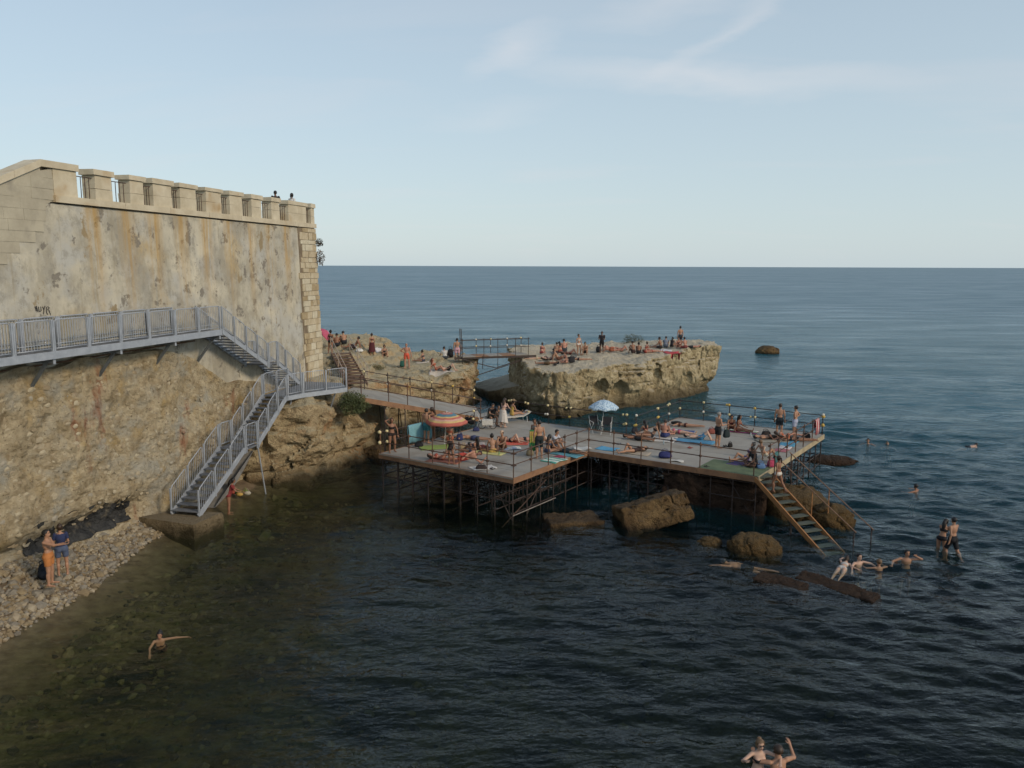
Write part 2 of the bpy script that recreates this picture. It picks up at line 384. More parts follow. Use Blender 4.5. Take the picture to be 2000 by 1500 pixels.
# ================================================================== sea
def build_sea():
    r = np.concatenate([np.arange(4, 60, .14), 60 * 1.0135 ** np.arange(0, 490)])
    a = np.radians(np.arange(-66, 66.1, .3))
    Rr, A = np.meshgrid(r, a, indexing='ij'); X = Rr * np.sin(A); Y = Rr * np.cos(A)
    dr = np.gradient(r)[:, None] * np.ones_like(A); sp = np.maximum(dr, Rr * R(.3))
    g = np.random.default_rng(11); Z = np.zeros_like(X); PH = [1.1 * gnoise(X * .06 + i, Y * .06, X * 0 + i * 3.3) for i in range(5)]
    shelt = .16 + .84 * sst(24, 66, Y + .7 * X)
    open_ = .45 + .75 * sst(-9, 14, X + .25 * (Y - 25))
    for i in range(70):
        lam = .55 * 16 ** (i / 69.); th = R(238) + g.normal() * R(28)
        k = 2 * math.pi / lam; ph = g.uniform(0, 6.28)
        amp = .0075 * lam ** .9 / (1 + (lam / 5.) ** 2)
        f = np.clip(1.6 - sp * 3.2 / lam, 0, 1)
        w = np.sin(k * (X * math.cos(th) + Y * math.sin(th)) + ph + PH[i % 5])
        Z += amp * f * w * (1 if lam < 1.6 else np.clip(shelt, 0, 1)) * (.75 + .35 * shelt if lam < 1.6 else 1)
    Z *= open_ * (.8 + .5 * gnoise(X * .05, Y * .05, X * 0 + 5))
    n, k = X.shape; V = np.stack([X, Y, Z], -1).reshape(-1, 3)
    i, j = np.meshgrid(np.arange(n - 1), np.arange(k - 1), indexing='ij'); q = (i * k + j).ravel()
    Fq = np.stack([q, q + 1, q + k + 1, q + k], 1)
    m = bpy.data.materials.new('sea_water'); m.use_nodes = True; t = m.node_tree; N = t.nodes; L = t.links; N.clear()
    geo = N.new('ShaderNodeNewGeometry')
    def nz(sc, st, det=3, rot=R(-32)):
        mp_ = N.new('ShaderNodeMapping'); mp_.inputs['Rotation'].default_value = (0, 0, rot); mp_.inputs['Scale'].default_value = st; L.new(geo.outputs['Position'], mp_.inputs[0])
        x = N.new('ShaderNodeTexNoise'); x.inputs['Scale'].default_value = sc; x.inputs['Detail'].default_value = det; x.inputs['Roughness'].default_value = .55; L.new(mp_.outputs[0], x.inputs['Vector']); return x.outputs[0]
    def bump(h, dist, prev=None, st=1.0):
        b = N.new('ShaderNodeBump'); b.inputs['Distance'].default_value = dist; b.inputs['Strength'].default_value = st; L.new(h, b.inputs['Height'])
        if prev: L.new(prev, b.inputs['Normal'])
        return b.outputs[0]
    b0 = bump(nz(.11, (.4, 1.0, 1), 4), .8)
    b1 = bump(nz(.55, (.45, 1.0, 1), 4), .18, b0)
    b2 = bump(nz(1.7, (.5, 1.0, 1), 4), .10, b1)
    b3 = bump(nz(5.0, (.6, 1.0, 1), 3), .034, b2)
    def ma(op, a_, c_=0.0, clamp=False):
        x = N.new('ShaderNodeMath'); x.operation = op; x.use_clamp = clamp
        for i_, q_ in enumerate((a_, c_)):
            if isinstance(q_, (int, float)): x.inputs[i_].default_value = q_
            else: L.new(q_, x.inputs[i_])
        return x.outputs[0]
    def mr(x, a0, a1, b0, b1):
        q_ = N.new('ShaderNodeMapRange'); L.new(x, q_.inputs[0])
        for i_, v_ in enumerate((a0, a1, b0, b1)): q_.inputs[1 + i_].default_value = v_
        return q_.outputs[0]
    # Fresnel of a wind-roughened surface: unresolved wave slopes raise the mean angle towards the viewer
    dt = N.new('ShaderNodeVectorMath'); dt.operation = 'DOT_PRODUCT'; L.new(geo.outputs['Incoming'], dt.inputs[0]); L.new(b3, dt.inputs[1])
    # wind patches: rougher and smoother stretches of water
    svar = ma('MULTIPLY', mr(nz(.014, (.35, 1.0, 1), 5, R(-8)), .35, .65, .82, 1.2), mr(nz(.16, (.3, 1.0, 1), 6, R(-14)), .3, .7, .014, .046))
    ct = ma('POWER', ma('ADD', ma('POWER', ma('MAXIMUM', dt.outputs['Value'], 0.0), 2.0), svar), .5)
    fres = ma('ADD', .02, ma('MULTIPLY', .98, ma('POWER', ma('SUBTRACT', 1.0, ct, True), 5.0)), True)
    spz = N.new('ShaderNodeSeparateXYZ'); L.new(geo.outputs['Position'], spz.inputs[0])
    ln = N.new('ShaderNodeVectorMath'); ln.operation = 'LENGTH'; L.new(geo.outputs['Position'], ln.inputs[0])
    gl = N.new('ShaderNodeBsdfGlossy'); gl.inputs['Color'].default_value = (.88, .92, .95, 1); L.new(b3, gl.inputs['Normal']); L.new(mr(ln.outputs['Value'], 30, 250, .05, .30), gl.inputs['Roughness'])
    tr = N.new('ShaderNodeBsdfTransparent'); tr.inputs['Color'].default_value = (.93, .96, .93, 1)
    df = N.new('ShaderNodeBsdfDiffuse'); df.inputs['Color'].default_value = (.016, .084, .112, 1)
    body = N.new('ShaderNodeMixShader'); L.new(mr(ma('ADD', spz.outputs[1], ma('MULTIPLY', spz.outputs[0], .55)), 33, 80, .02, .92), body.inputs[0]); L.new(tr.outputs[0], body.inputs[1]); L.new(df.outputs[0], body.inputs[2])
    mx = N.new('ShaderNodeMixShader'); L.new(fres, mx.inputs[0]); L.new(body.outputs[0], mx.inputs[1]); L.new(gl.outputs[0], mx.inputs[2])
    o = N.new('ShaderNodeOutputMaterial'); L.new(mx.outputs[0], o.inputs[0])
    va = N.new('ShaderNodeVolumeAbsorption'); va.inputs['Color'].default_value = (.55, .61, .45, 1); va.inputs['Density'].default_value = 1.15; L.new(va.outputs[0], o.inputs['Volume'])
    # close the body of water: skirt and floor
    rim = [j for j in range(k)] + [i * k + k - 1 for i in range(1, n)] + [(n - 1) * k + j for j in range(k - 2, -1, -1)] + [i * k for i in range(n - 2, 0, -1)]
    base = len(V); V = np.concatenate([V, np.stack([V[rim, 0], V[rim, 1], np.full(len(rim), -45.)], 1)]); m_ = len(rim)
    sk = [(rim[i], rim[(i + 1) % m_], base + (i + 1) % m_, base + i) for i in range(m_)]
    Fq = np.concatenate([Fq, np.array(sk)]); Fq = [tuple(f) for f in Fq] + [tuple(base + i for i in range(m_))]
    return tag(link('sea', mesh_from('sea', V, Fq, m, None, True)), 'dark rippled sea water reaching to the horizon', kind='structure')
build_sea()

SHORE = [(-14.7, 5), (-14.7, 21.8), (-14.0, 25.5), (-14.25, 27.9), (-14.3, 30.0), (-13.9, 31.6), (-13.3, 35), (-12.3, 39), (-10.3, 41.7), (-7.7, 46)]
def shore_dist(X, Y):
    d = np.full(X.shape, 1e9)
    for (ax, ay), (bx, by) in zip(SHORE[:-1], SHORE[1:]):
        ex, ey = bx - ax, by - ay; t = np.clip(((X - ax) * ex + (Y - ay) * ey) / (ex * ex + ey * ey), 0, 1)
        d = np.minimum(d, np.hypot(X - ax - t * ex, Y - ay - t * ey))
    return d
def seabed_z(X, Y):
    d = shore_dist(X, Y)
    return -.28 - 1.3 * (1 - np.exp(-d / 9.)) - .012 * d + .16 * fbm(X, Y, X * 0, .35, 4)
def build_seabed():
    x = np.arange(-22, 60, .4); y = np.arange(3, 90, .4); X, Y = np.meshgrid(x, y, indexing='ij')
    edge = np.maximum(np.maximum(sst(45, 60, X), sst(70, 90, Y)), 0)
    Z = seabed_z(X, Y) * (1 - edge) - 4.0 * edge
    n, k = X.shape; V = np.stack([X, Y, Z], -1).reshape(-1, 3)
    i, j = np.meshgrid(np.arange(n - 1), np.arange(k - 1), indexing='ij'); q = (i * k + j).ravel(); Fq = np.stack([q, q + k, q + k + 1, q + 1], 1)
    m = pm('seabed_mud', (.22, .175, .085), (.07, .055, .027), 3.2, .95, .9, 5, c3=(.022, .022, .014), c3_scale=.4, c3_amt=.8, bdist=.12, detail=8)
    o = tag(link('seabed', mesh_from('seabed', V, Fq, m, None, True)), 'olive brown seabed showing through the shallow water', kind='structure')
    # the far deep bottom, one big sheet
    b = MB().add([(-40000, 85, -4.2), (40000, 85, -4.2), (40000, 40000, -30), (-40000, 40000, -30)], [(0, 1, 2, 3)])
    b.add([(58, -5, -4.2), (40000, -5, -4.2), (40000, 84.9, -4.2), (58, 84.9, -4.2)], [(0, 1, 2, 3)])
    tag(b.build('deep_seabed', pm('deep_sand', (.02, .05, .06), (.012, .03, .04), .1, .95)), 'deep seabed under the open water', kind='structure')
build_seabed()
def lump(n_sub=1, seed=0, flat=(1, 1, .7), amp=.28):
    """a low-poly stone: 42 or 12 points of an icosphere pushed about"""
    bm = bmesh.new(); bmesh.ops.create_icosphere(bm, subdivisions=n_sub, radius=1.0)
    g = random.Random(seed)
    for v in bm.verts:
        v.co *= 1 + g.uniform(-amp, amp)
        v.co.x *= flat[0]; v.co.y *= flat[1]; v.co.z *= flat[2]
    V = np.array([v.co[:] for v in bm.verts]); Fs = np.array([[v.index for v in f.verts] for f in bm.faces]); bm.free(); return V, Fs
def scatter_mesh(name, pts, sizes, mats, kinds=8, sub=1, flat=(1, 1, .65), parent=None, seed=1, nm=1):
    g = np.random.default_rng(seed); L = [lump(sub, 50 + i, (g.uniform(.75, 1.15), g.uniform(.75, 1.15), flat[2] * g.uniform(.8, 1.2))) for i in range(kinds)]
    VV = []; FF = []; MM = []; off = 0
    for p, s in zip(pts, sizes):
        V, Fs = L[g.integers(kinds)]; a = g.uniform(0, 6.28); c, sn = math.cos(a), math.sin(a); tx = g.uniform(-.3, .3)
        Q = V * s; Q = np.stack([Q[:, 0] * c - Q[:, 1] * sn, Q[:, 0] * sn + Q[:, 1] * c, Q[:, 2] + tx * Q[:, 0]], 1) + np.asarray(p)
        VV.append(Q); FF.append(Fs + off); MM.append(np.full(len(Fs), g.integers(nm))); off += len(Q)
    o = link(name, mesh_from(name, np.concatenate(VV), np.concatenate(FF), mats, np.concatenate(MM), False), parent)
    return o
def build_seabed_stones():
    g = np.random.default_rng(21); n = 4200
    X = g.uniform(-14.5, 22, n); Y = g.uniform(14, 36, n)
    near = np.arange(n) % 3 == 0; Y[near] = g.uniform(18, 38, near.sum()); X[near] = np.interp(Y[near], [20, 25.5, 30, 35, 39], [-14.6, -14, -14.3, -13.3, -12.3]) + np.abs(g.normal(size=near.sum())) * 3.2
    d = shore_dist(X, Y); keep = d > .05; X, Y = X[keep], Y[keep]; Z = seabed_z(X, Y)
    S = .05 + .13 * g.random(len(X)) ** 2.4; S[:14] = g.uniform(.25, .38, 14)
    ms = [pm('seabed_stone_pale', (.25, .20, .115), (.12, .095, .055), 4, .9), pm('seabed_stone_olive', (.14, .13, .06), (.06, .055, .03), 2, .9), pm('seabed_stone_dark', (.06, .055, .04), (.03, .028, .02), 2, .9)]
    o = scatter_mesh('seabed_stones', np.stack([X, Y, Z], 1), S, ms, nm=3, seed=5)
    tag(o, 'rounded stones scattered over the seabed under the water', kind='stuff')
build_seabed_stones()

# ================================================================== promontory with the cliff under the wall corner
PROM = [(-20, 39.2), (-13.2, 38.0), (-11.5, 38.1), (-10.2, 39.1), (-9.2, 41.1), (-8.3, 43.2), (-7.6, 45.8), (-7.5, 48.2), (-7.9, 51), (-6.6, 53.0), (-4.6, 53.6), (-3.2, 55.4), (-2.9, 59), (-3.1, 63), (-4.2, 66), (-9, 67.5), (-14, 68.5), (-24, 69)]
def prom_top(X, Y):
    t = 3.35 + .25 * sst(55, 62, Y) + 1.25 * sst(-8.4, -11.2, X) * sst(46, 53, Y)
    t = np.where(Y < 47.5, np.minimum(t + .75 * sst(-9.0, -10.2, X), 4.2), t)
    t = t - 1.0 * sst(-9.0, -7.8, X) * sst(46.8, 44, Y) - .5 * sst(-9.5, -7.6, X) * sst(53, 47, Y)
    t = t + .38 * fbm(X, Y, X * 0, .5, 4); q = t / .38; f = q - np.floor(q)
    return .38 * (np.floor(q) + sst(.45, 1.0, f))
def build_promontory():
    h = .13; X, Y, Z = grid3(-20, -1.5, 37.5, 70, -1.6, 6.0, h)
    x2, y2 = X[:, :, 0], Y[:, :, 0]
    pd = polydist(x2, y2, PROM)
    PT = prom_top(x2, y2)[:, :, None]; pd3 = pd[:, :, None] + 0 * Z; raw = np.maximum(pd3, Z - PT); band = np.abs(raw) < 1.9
    Fd = raw.copy(); X, Y, Z, pdb, PTb = X[band], Y[band], Z[band], pd3[band], (PT + 0 * pd3)[band]
    n1 = fbm(X, Y, Z * 1.3, .22, 4); wy, _ = worley(X, Y, Z * 1.25, .62); w2, _ = worley(X, Y, Z * 1.5, 1.7)
    side = pdb + .9 * n1 - .42 * np.clip(wy, 0, .35) - .30 * np.clip(w2, 0, .3) + .45 * np.exp(-((Z - .55) / .55) ** 2) - .25 * sst(1.2, -.6, Z)
    strata = .14 * gnoise(X * .3, Y * .3, Z * 3.2) + .5 * sst(.055, 0, np.abs(gnoise(X * .5, Y * .5, Z * .3))) + .20 * sst(.05, 0, np.abs(gnoise(X * .12 + 9, Y * .12, Z * 1.0)))
    top = (Z - PTb) * .85 - .12 * np.clip(wy, 0, .35) - .10 * np.clip(w2, 0, .3) + .3 * strata
    Fd[band] = np.maximum(side + strata, top) + .08 * fbm(X, Y, Z, 2.1, 2)
    Fd[:, :, 0] = np.maximum(Fd[:, :, 0], .05)
    V, Q = snets(Fd, (-20, 37.5, -1.6), h)
    o = link('promontory', mesh_from('promontory', V, Q, M_cliff, None, False)); tag(o, 'ochre limestone promontory and cliff below the wall corner', kind='structure')
    return BVHTree.FromPolygons([tuple(p) for p in V], [tuple(f) for f in Q])
BV_PROM = build_promontory()

ISL = [(1.2, 60.6), (1.6, 57.8), (2.9, 56.7), (4.4, 56.6), (7.2, 59.0), (9.6, 60.4), (12.5, 63.6), (15.0, 66.3), (17.2, 68.6), (17.7, 70.6), (16.8, 72.8), (13, 73.6), (8, 71.8), (3, 69.6), (.6, 68.6), (.1, 65.5), (.7, 62.8)]
def build_island():
    h = .115; X, Y, Z = grid3(-4.5, 20.5, 54.5, 76, -1.5, 5.2, h)
    x2, y2 = X[:, :, 0], Y[:, :, 0]; pd = polydist(x2, y2, ISL)
    tz = 3.35 + .5 * sst(57, 67, y2) + .15 * sst(8, 16, x2) + .25 * fbm(x2, y2, x2 * 0, .5, 4)
    sh = polydist(x2, y2, [(-3.2, 68), (-2.2, 64), (.5, 61.5), (2, 64), (1, 70)])
    o3 = 0 * Z; pd3 = pd[:, :, None] + o3; tz3 = tz[:, :, None] + o3; sh3 = sh[:, :, None] + o3
    raw = np.maximum(pd3, Z - tz3); raw = np.minimum(raw, np.maximum(sh3, Z - .5 - .275 * (X + 3.2))); band = (np.abs(raw) < 1.8); Fd = raw.copy()
    X, Y, Z, pdb, tzb, shb = X[band], Y[band], Z[band], pd3[band], tz3[band], sh3[band]
    n1 = fbm(X, Y, Z * .8, .25, 4); wy, _ = worley(X, Y, Z * .8, .75); w2, _ = worley(X, Y, Z * .6, 1.9)
    col = ridged(X, Y, Z * .35, .5, 3)
    under = .6 * np.exp(-((Z - .55) / .8) ** 2) * sst(3, 10, X)
    crack = .34 * sst(.045, 0, np.abs(gnoise(X * .42, Y * .42, Z * .10))) + .22 * sst(.05, 0, np.abs(gnoise(X * .10 + 9, Y * .10, Z * 1.0)))
    side = pdb + .5 * n1 - .40 * np.clip(wy, 0, .35) - .55 * np.clip(w2, 0, .3) * sst(.5, 1.4, Z) - .14 * col + under + crack
    for cx, cy, cz, rx, rz in [(6.4, 58.2, 1.7, .75, 1.0), (8.0, 59.3, 1.2, .9, 1.1), (11.2, 62.2, 2.0, .8, 1.2), (10.4, 61.4, .8, 1.0, 1.0), (14.5, 65.5, 1.3, .7, .9)]:
        cv = np.sqrt(((X - cx) ** 2 + (Y - cy) ** 2) / rx ** 2 + ((Z - cz) / rz) ** 2) - 1
        side = np.maximum(side, -.9 * cv * rx)
    top = (Z - tzb) * .85 - .10 * np.clip(wy, 0, .35) - .12 * np.clip(w2, 0, .3)
    fd = np.maximum(side, top) + .09 * fbm(X, Y, Z, 2.2, 2)
    fd = np.minimum(fd, np.maximum(shb + .5 * n1, Z - .5 - .275 * (X + 3.2) + .3 * n1))
    Fd[band] = fd
    Fd[:, :, 0] = np.maximum(Fd[:, :, 0], .05)
    V, Q = snets(Fd, (-4.5, 54.5, -1.5), h)
    o = link('rock_island', mesh_from('rock_island', V, Q, M_rock, None, False)); tag(o, 'flat topped limestone island with pitted yellow sides', kind='structure')
    return BVHTree.FromPolygons([tuple(p) for p in V], [tuple(f) for f in Q])
BV_ISL = build_island()
def rockhit(bv, px, py):
    h = bv.ray_cast(EYE, sight(px, py).normalized())
    return h[0] if h[0] is not None else None

# ================================================================== beach
def beach_z(X, Y):
    d = shore_dist(X, Y); inland = X < np.interp(Y, [5, 21.8, 25.5, 27.9, 30, 31.6, 35, 39], [-14.7, -14.7, -14.0, -14.25, -14.3, -13.9, -13.3, -12.3])
    return np.where(inland, np.minimum(.30 * d, .75), -.3 * d) + .05 * fbm(X, Y, X * 0, 1.2, 3)
def build_beach():
    x = np.arange(-18.6, -11, .15); y = np.arange(12, 39, .2); X, Y = np.meshgrid(x, y, indexing='ij'); Z = np.maximum(beach_z(X, Y), -.9)
    n, k = X.shape; V = np.stack([X, Y, Z], -1).reshape(-1, 3); i, j = np.meshgrid(np.arange(n - 1), np.arange(k - 1), indexing='ij'); q = (i * k + j).ravel(); Fq = np.stack([q, q + k, q + k + 1, q + 1], 1)
    m = pm('beach_grit', (.20, .15, .09), (.09, .06, .035), 2.2, .95, .7, 14)
    bch = tag(link('beach', mesh_from('beach', V, Fq, m, None, True)), 'narrow stony beach at the foot of the wall', kind='structure')
    ms = [pm('beach_stone_cream', (.36, .31, .22), (.24, .19, .125), 3, .9, .3, 18), pm('beach_stone_buff', (.28, .22, .13), (.17, .125, .07), 3, .9, .3, 18), pm('beach_stone_grey', (.24, .215, .17), (.15, .13, .10), 3, .9, .3, 18)]
    g = np.random.default_rng(33); P = []; S = []
    while len(P) < 4200:
        yy = g.uniform(19.5, 32.2); sx = np.interp(yy, [5, 21.8, 25.5, 27.9, 30, 31.6, 35], [-14.7, -14.7, -14.0, -14.25, -14.3, -13.9, -13.3])
        xx = sx + .25 - abs(g.normal()) * .2 - g.uniform(0, 3.0)
        if W(0, 0, 0).x - .2233 * (48 - yy) / .9747 * 1.0 - .1 > xx: continue
        zz = min(.30 * max(0, sx - xx), .75); s = .045 + .075 * g.random() ** 2 + (.09 if g.random() < .03 else 0)
        P.append((xx, yy, zz + s * .25)); S.append(s)
    P = np.array(P); S = np.array(S); order = np.argsort(-S)
    rest = scatter_mesh('beach_stones', P[order[240:]], S[order[240:]], ms, kinds=9, sub=1, parent=bch, nm=3, seed=8); rest['kind'] = 'stuff'
    lib = []
    for i in range(9):
        Vv, Ff = lump(1, 200 + i, (1, .85, .62)); lib.append(mesh_from('stone', Vv, Ff, ms[i % 3], None, False))
    for i in order[:240]:
        o = link('stone', lib[i % 9], bch, loc=P[i]); o.scale = (S[i] * 1.15,) * 3; o.rotation_euler = (g.uniform(-.3, .3), g.uniform(-.3, .3), g.uniform(0, 6.28))
build_beach()

# ================================================================== fortress wall
M_ashlar = pm('parapet_limestone', (.60, .535, .40), (.46, .395, .275), 1.6, .9, .35, 9, c3=(.36, .24, .11), c3_scale=.8, c3_amt=.25)
M_quoin = [pm('quoin_cream', (.55, .48, .34), (.41, .33, .21), 2.4, .9, .7, 9, bdist=.05), pm('quoin_pale', (.60, .55, .42), (.46, .40, .28), 2.4, .9, .7, 9, bdist=.05), pm('quoin_brown', (.44, .355, .22), (.31, .235, .13), 2.4, .9, .7, 9, bdist=.05)]
M_ash2 = pm('weathered_ashlar', (.45, .41, .31), (.34, .305, .23), 1.2, .93, .5, 8, c3=(.26, .235, .19), c3_scale=1.1, c3_amt=.3)
M_mortar = pm('mortar', (.23, .18, .12), (.15, .115, .075), 3, .95, .5, 12)
M_iron = pm('rusty_iron', (.10, .05, .03), (.045, .028, .022), 9, .7, .2, 40)
MERLON = [(18.62, 20.32), (16.82, 17.71), (15.03, 15.84), (13.21, 14.38), (11.44, 12.61), (9.51, 10.74), (7.70, 8.78), (5.87, 6.85), (4.04, 4.89), (1.01, 3.08), (0.0, .42)]
GAPS = [(MERLON[i + 1][1] + MERLON[i][0]) / 2 for i in range(len(MERLON) - 1)]
def plaster_mat():
    m = bpy.data.materials.new('weathered_plaster'); m.use_nodes = True; t = m.node_tree; N = t.nodes; L = t.links
    b = N['Principled BSDF']; b.inputs['Roughness'].default_value = .93; b.inputs['Specular IOR Level'].default_value = .2
    geo = N.new('ShaderNodeNewGeometry'); P = geo.outputs['Position']
    def noise(sc, det=6, rg=.6, st=None, loc=(0, 0, 0)):
        n = N.new('ShaderNodeTexNoise'); n.inputs['Scale'].default_value = sc; n.inputs['Detail'].default_value = det; n.inputs['Roughness'].default_value = rg
        q = N.new('ShaderNodeMapping'); q.inputs['Location'].default_value = loc
        if st: q.inputs['Scale'].default_value = st
        L.new(P, q.inputs[0]); L.new(q.outputs[0], n.inputs['Vector']); return n.outputs[0]
    def ramp(x, a, c, lo=(0, 0, 0), hi=(1, 1, 1)):
        r = N.new('ShaderNodeValToRGB'); r.color_ramp.elements[0].position = a; r.color_ramp.elements[1].position = c
        r.color_ramp.elements[0].color = (*lo, 1); r.color_ramp.elements[1].color = (*hi, 1); L.new(x, r.inputs[0]); return r.outputs[0]
    def mix(f, a, c):
        x = N.new('ShaderNodeMixRGB'); L.new(f, x.inputs[0])
        for i, q in ((1, a), (2, c)):
            if isinstance(q, tuple): x.inputs[i].default_value = (*q, 1)
            else: L.new(q, x.inputs[i])
        return x.outputs[0]
    def ma(op, a, c):
        x = N.new('ShaderNodeMath'); x.operation = op; x.use_clamp = False
        for i, q in enumerate((a, c)):
            if isinstance(q, (int, float)): x.inputs[i].default_value = q
            else: L.new(q, x.inputs[i])
        return x.outputs[0]
    c = ramp(noise(.45, 7, .6), .38, .62, (.40, .37, .295), (.57, .525, .41))
    c = mix(ramp(noise(.55, 7, .62, None, (3, 8, 1)), .46, .60), c, (.44, .43, .385))
    c = mix(ramp(noise(.35, 6, .6, None, (9, 1, 5)), .56, .68), c, (.44, .35, .21))
    c = mix(ma('MULTIPLY', ramp(noise(.8, 9, .68, (1, 1, .6), (2, 3, 11)), .47, .60), .6), c, (.27, .245, .19))
    c = mix(ma('MULTIPLY', ramp(noise(2.4, 8, .7, None, (4, 9, 3)), .52, .62), .55), c, (.25, .235, .195))
    # grey weathering blotches with ragged edges, a few bare brown patches
    c = mix(ramp(noise(1.15, 9, .66, None, (5, 5, 2)), .585, .625), c, (.22, .20, .165))
    c = mix(ramp(noise(.9, 9, .7, (1, 1, .65), (1, 14, 7)), .62, .65), c, (.29, .23, .14))
    # rust streaks below the parapet gaps
    sp = N.new('ShaderNodeSeparateXYZ'); L.new(P, sp.inputs[0])
    s_ = ma('ADD', ma('MULTIPLY', ma('SUBTRACT', sp.outputs[0], WC.x), WD.x), ma('MULTIPLY', ma('SUBTRACT', sp.outputs[1], WC.y), WD.y))
    acc = None
    for gp in GAPS[:-1]:
        d = ma('ABSOLUTE', ma('SUBTRACT', s_, gp - .28), 0)
        q = N.new('ShaderNodeMapRange'); q.inputs[1].default_value = .62; q.inputs[2].default_value = .05; q.inputs[3].default_value = 0; q.inputs[4].default_value = 1; L.new(d, q.inputs[0])
        acc = q.outputs[0] if acc is None else ma('MAXIMUM', acc, q.outputs[0])
    st = ramp(noise(3.2, 5, .65, (1, 1, .03)), .38, .56)
    zr = N.new('ShaderNodeMapRange'); zr.inputs[1].default_value = 8.4; zr.inputs[2].default_value = 12.9; zr.inputs[3].default_value = 0; zr.inputs[4].default_value = 1; L.new(ma('ADD', sp.outputs[2], ma('MULTIPLY', noise(.9, 2), 1.2)), zr.inputs[0])
    f = ma('MULTIPLY', ma('MULTIPLY', acc, st), zr.outputs[0])
    c = mix(ma('MULTIPLY', f, .85), c, (.42, .26, .08))
    c = mix(ma('MULTIPLY', ramp(noise(3.4, 4, .6, (1, 1, .03), (7, 2, 0)), .60, .70), .35), c, (.25, .20, .12))
    L.new(c, b.inputs['Base Color'])
    bp = N.new('ShaderNodeBump'); bp.inputs['Strength'].default_value = .7; bp.inputs['Distance'].default_value = .05; L.new(ma('ADD', noise(2.2, 9, .7), ma('MULTIPLY', ramp(noise(1.15, 9, .66, None, (5, 5, 2)), .585, .625), -.35)), bp.inputs['Height']); L.new(bp.outputs[0], b.inputs['Normal'])
    return m
M_plaster = plaster_mat()
AX = (WD, WNm, Vector((0, 0, 1)))
def face_o(z): return .025 * (13 - z) - .06
def wbox(b, s0, s1, o0, o1, z0, z1, mi=0):
    return b.box(W((s0 + s1) / 2, (o0 + o1) / 2, (z0 + z1) / 2), (abs(s1 - s0) / 2, abs(o1 - o0) / 2, abs(z1 - z0) / 2), AX, mi)
def build_fort():
    ft = thing('fortress_wall', W(10, 0, 4), 'high plastered fortress wall with crenellated parapet and stone quoins', 'wall')
    # plaster body: front face as a gently uneven grid with a slight batter, closed to a solid behind
    ss = np.arange(0, 34.01, .3); zs = np.arange(2.0, 12.95, .3); Sg, Zg = np.meshgrid(ss, zs, indexing='ij')
    O = face_o(Zg) + .03 * fbm(Sg, Zg, Sg * 0, .5, 3)
    V = [W(s, o, z) for s, o, z in zip(Sg.ravel(), O.ravel(), Zg.ravel())]; k = len(zs); n = len(ss)
    b = MB(); b.add(V, [(i * k + j, i * k + j + 1, (i + 1) * k + j + 1, (i + 1) * k + j) for i in range(n - 1) for j in range(k - 1)])
    wbox(b, .02, 34, -14, -.2, 2.0, 12.85)
    b.build('wall_face', M_plaster, ft, smooth=True)
    # string course, in lengths
    for i, (s0, s1) in enumerate([(0 - .12, 2.4), (2.42, 5.1), (5.12, 7.9), (7.92, 10.6), (10.62, 13.4), (13.42, 16.2), (16.22, 19.75)]):
        bb = MB(); wbox(bb, s0, s1, -1.2, .07, 12.86, 13.10); bb.build('ledge_block', M_ashlar, ft)
    for i, (s0, s1) in enumerate(MERLON):
        bb = MB(); top = 14.02 + random.uniform(-.03, .03); s0 += random.uniform(-.03, .03) * (i > 0); s1 += random.uniform(-.03, .03) * (0 < i < 10)
        if i == 0: wbox(bb, s0, 19.72, -.55, 0, 13.104, top)
        else:
            mid = (13.104 + top) / 2 + random.uniform(-.06, .06)
            wbox(bb, s0, s1, -.55, 0, 13.104, mid - .004); wbox(bb, s0 + .004, s1 - .004, -.547, -.004, mid + .004, top)
        bb.v = [Vector(p) + Vector((random.uniform(-.012, .012), random.uniform(-.012, .012), random.uniform(-.008, .008))) for p in bb.v]
        me = bb.build('merlon', M_ashlar, ft)
        cp = MB()
        if i == 0: wbox(cp, s0 - .06, 20.3, -.6, .06, top + .012, 14.24)
        else: wbox(cp, s0 - (.10 if i < 10 else .05), s1 + .10, -.6, .06, top + .012, 14.22 + random.uniform(-.02, .02))
        cp.v = [Vector(p) + Vector((random.uniform(-.012, .012), random.uniform(-.012, .012), random.uniform(-.01, .012))) for p in cp.v]
        cp.build('cap', M_ashlar, me)
    for i, gp in enumerate(GAPS):
        g0, g1 = MERLON[i + 1][1], MERLON[i][0]
        for q in range(4):
            s = g0 + (g1 - g0) * (q + .7) / 4.4
            pipe('parapet_bar', W(s, -.15, 13.1), W(s, -.15, 13.88), .016, M_iron, ft, 5)
        pipe('parapet_rail', W(g0 + .01, -.15, 13.88), W(g1 - .01, -.15, 13.88), .018, M_iron, ft, 5)
    # sloping parapet at the near end: coping stones on ashlar courses
    for i in range(6):
        s0 = 20.3 + i * 1.15; s1 = s0 + 1.14; z0 = 14.24 - (s0 - 20.3) * .43; z1 = 14.24 - (s1 - 20.3) * .43
        bb = MB(); P = [W(s, o, z) for s, o, z in [(s0, -.6, z0 - .24), (s0, .06, z0 - .24), (s1, .06, z1 - .24), (s1, -.6, z1 - .24), (s0, -.6, z0), (s0, .06, z0), (s1, .06, z1), (s1, -.6, z1)]]
        bb.hexa([P[0], P[3], P[2], P[1], P[4], P[7], P[6], P[5]]); bb.build('coping_stone', M_ashlar, ft)
    bb = MB(); P = [W(s, o, z) for s, o, z in [(19.74, -.52, 12.9), (19.74, -.05, 12.9), (27.2, -.05, 10.0), (27.2, -.52, 10.0), (20.3, -.52, 13.99), (20.3, -.02, 13.99), (27.2, -.02, 11.02), (27.2, -.52, 11.02)]]
    bb.hexa([P[0], P[3], P[2], P[1], P[4], P[7], P[6], P[5]]); bb.build('parapet_core', M_ash2, ft)
    g = random.Random(5)
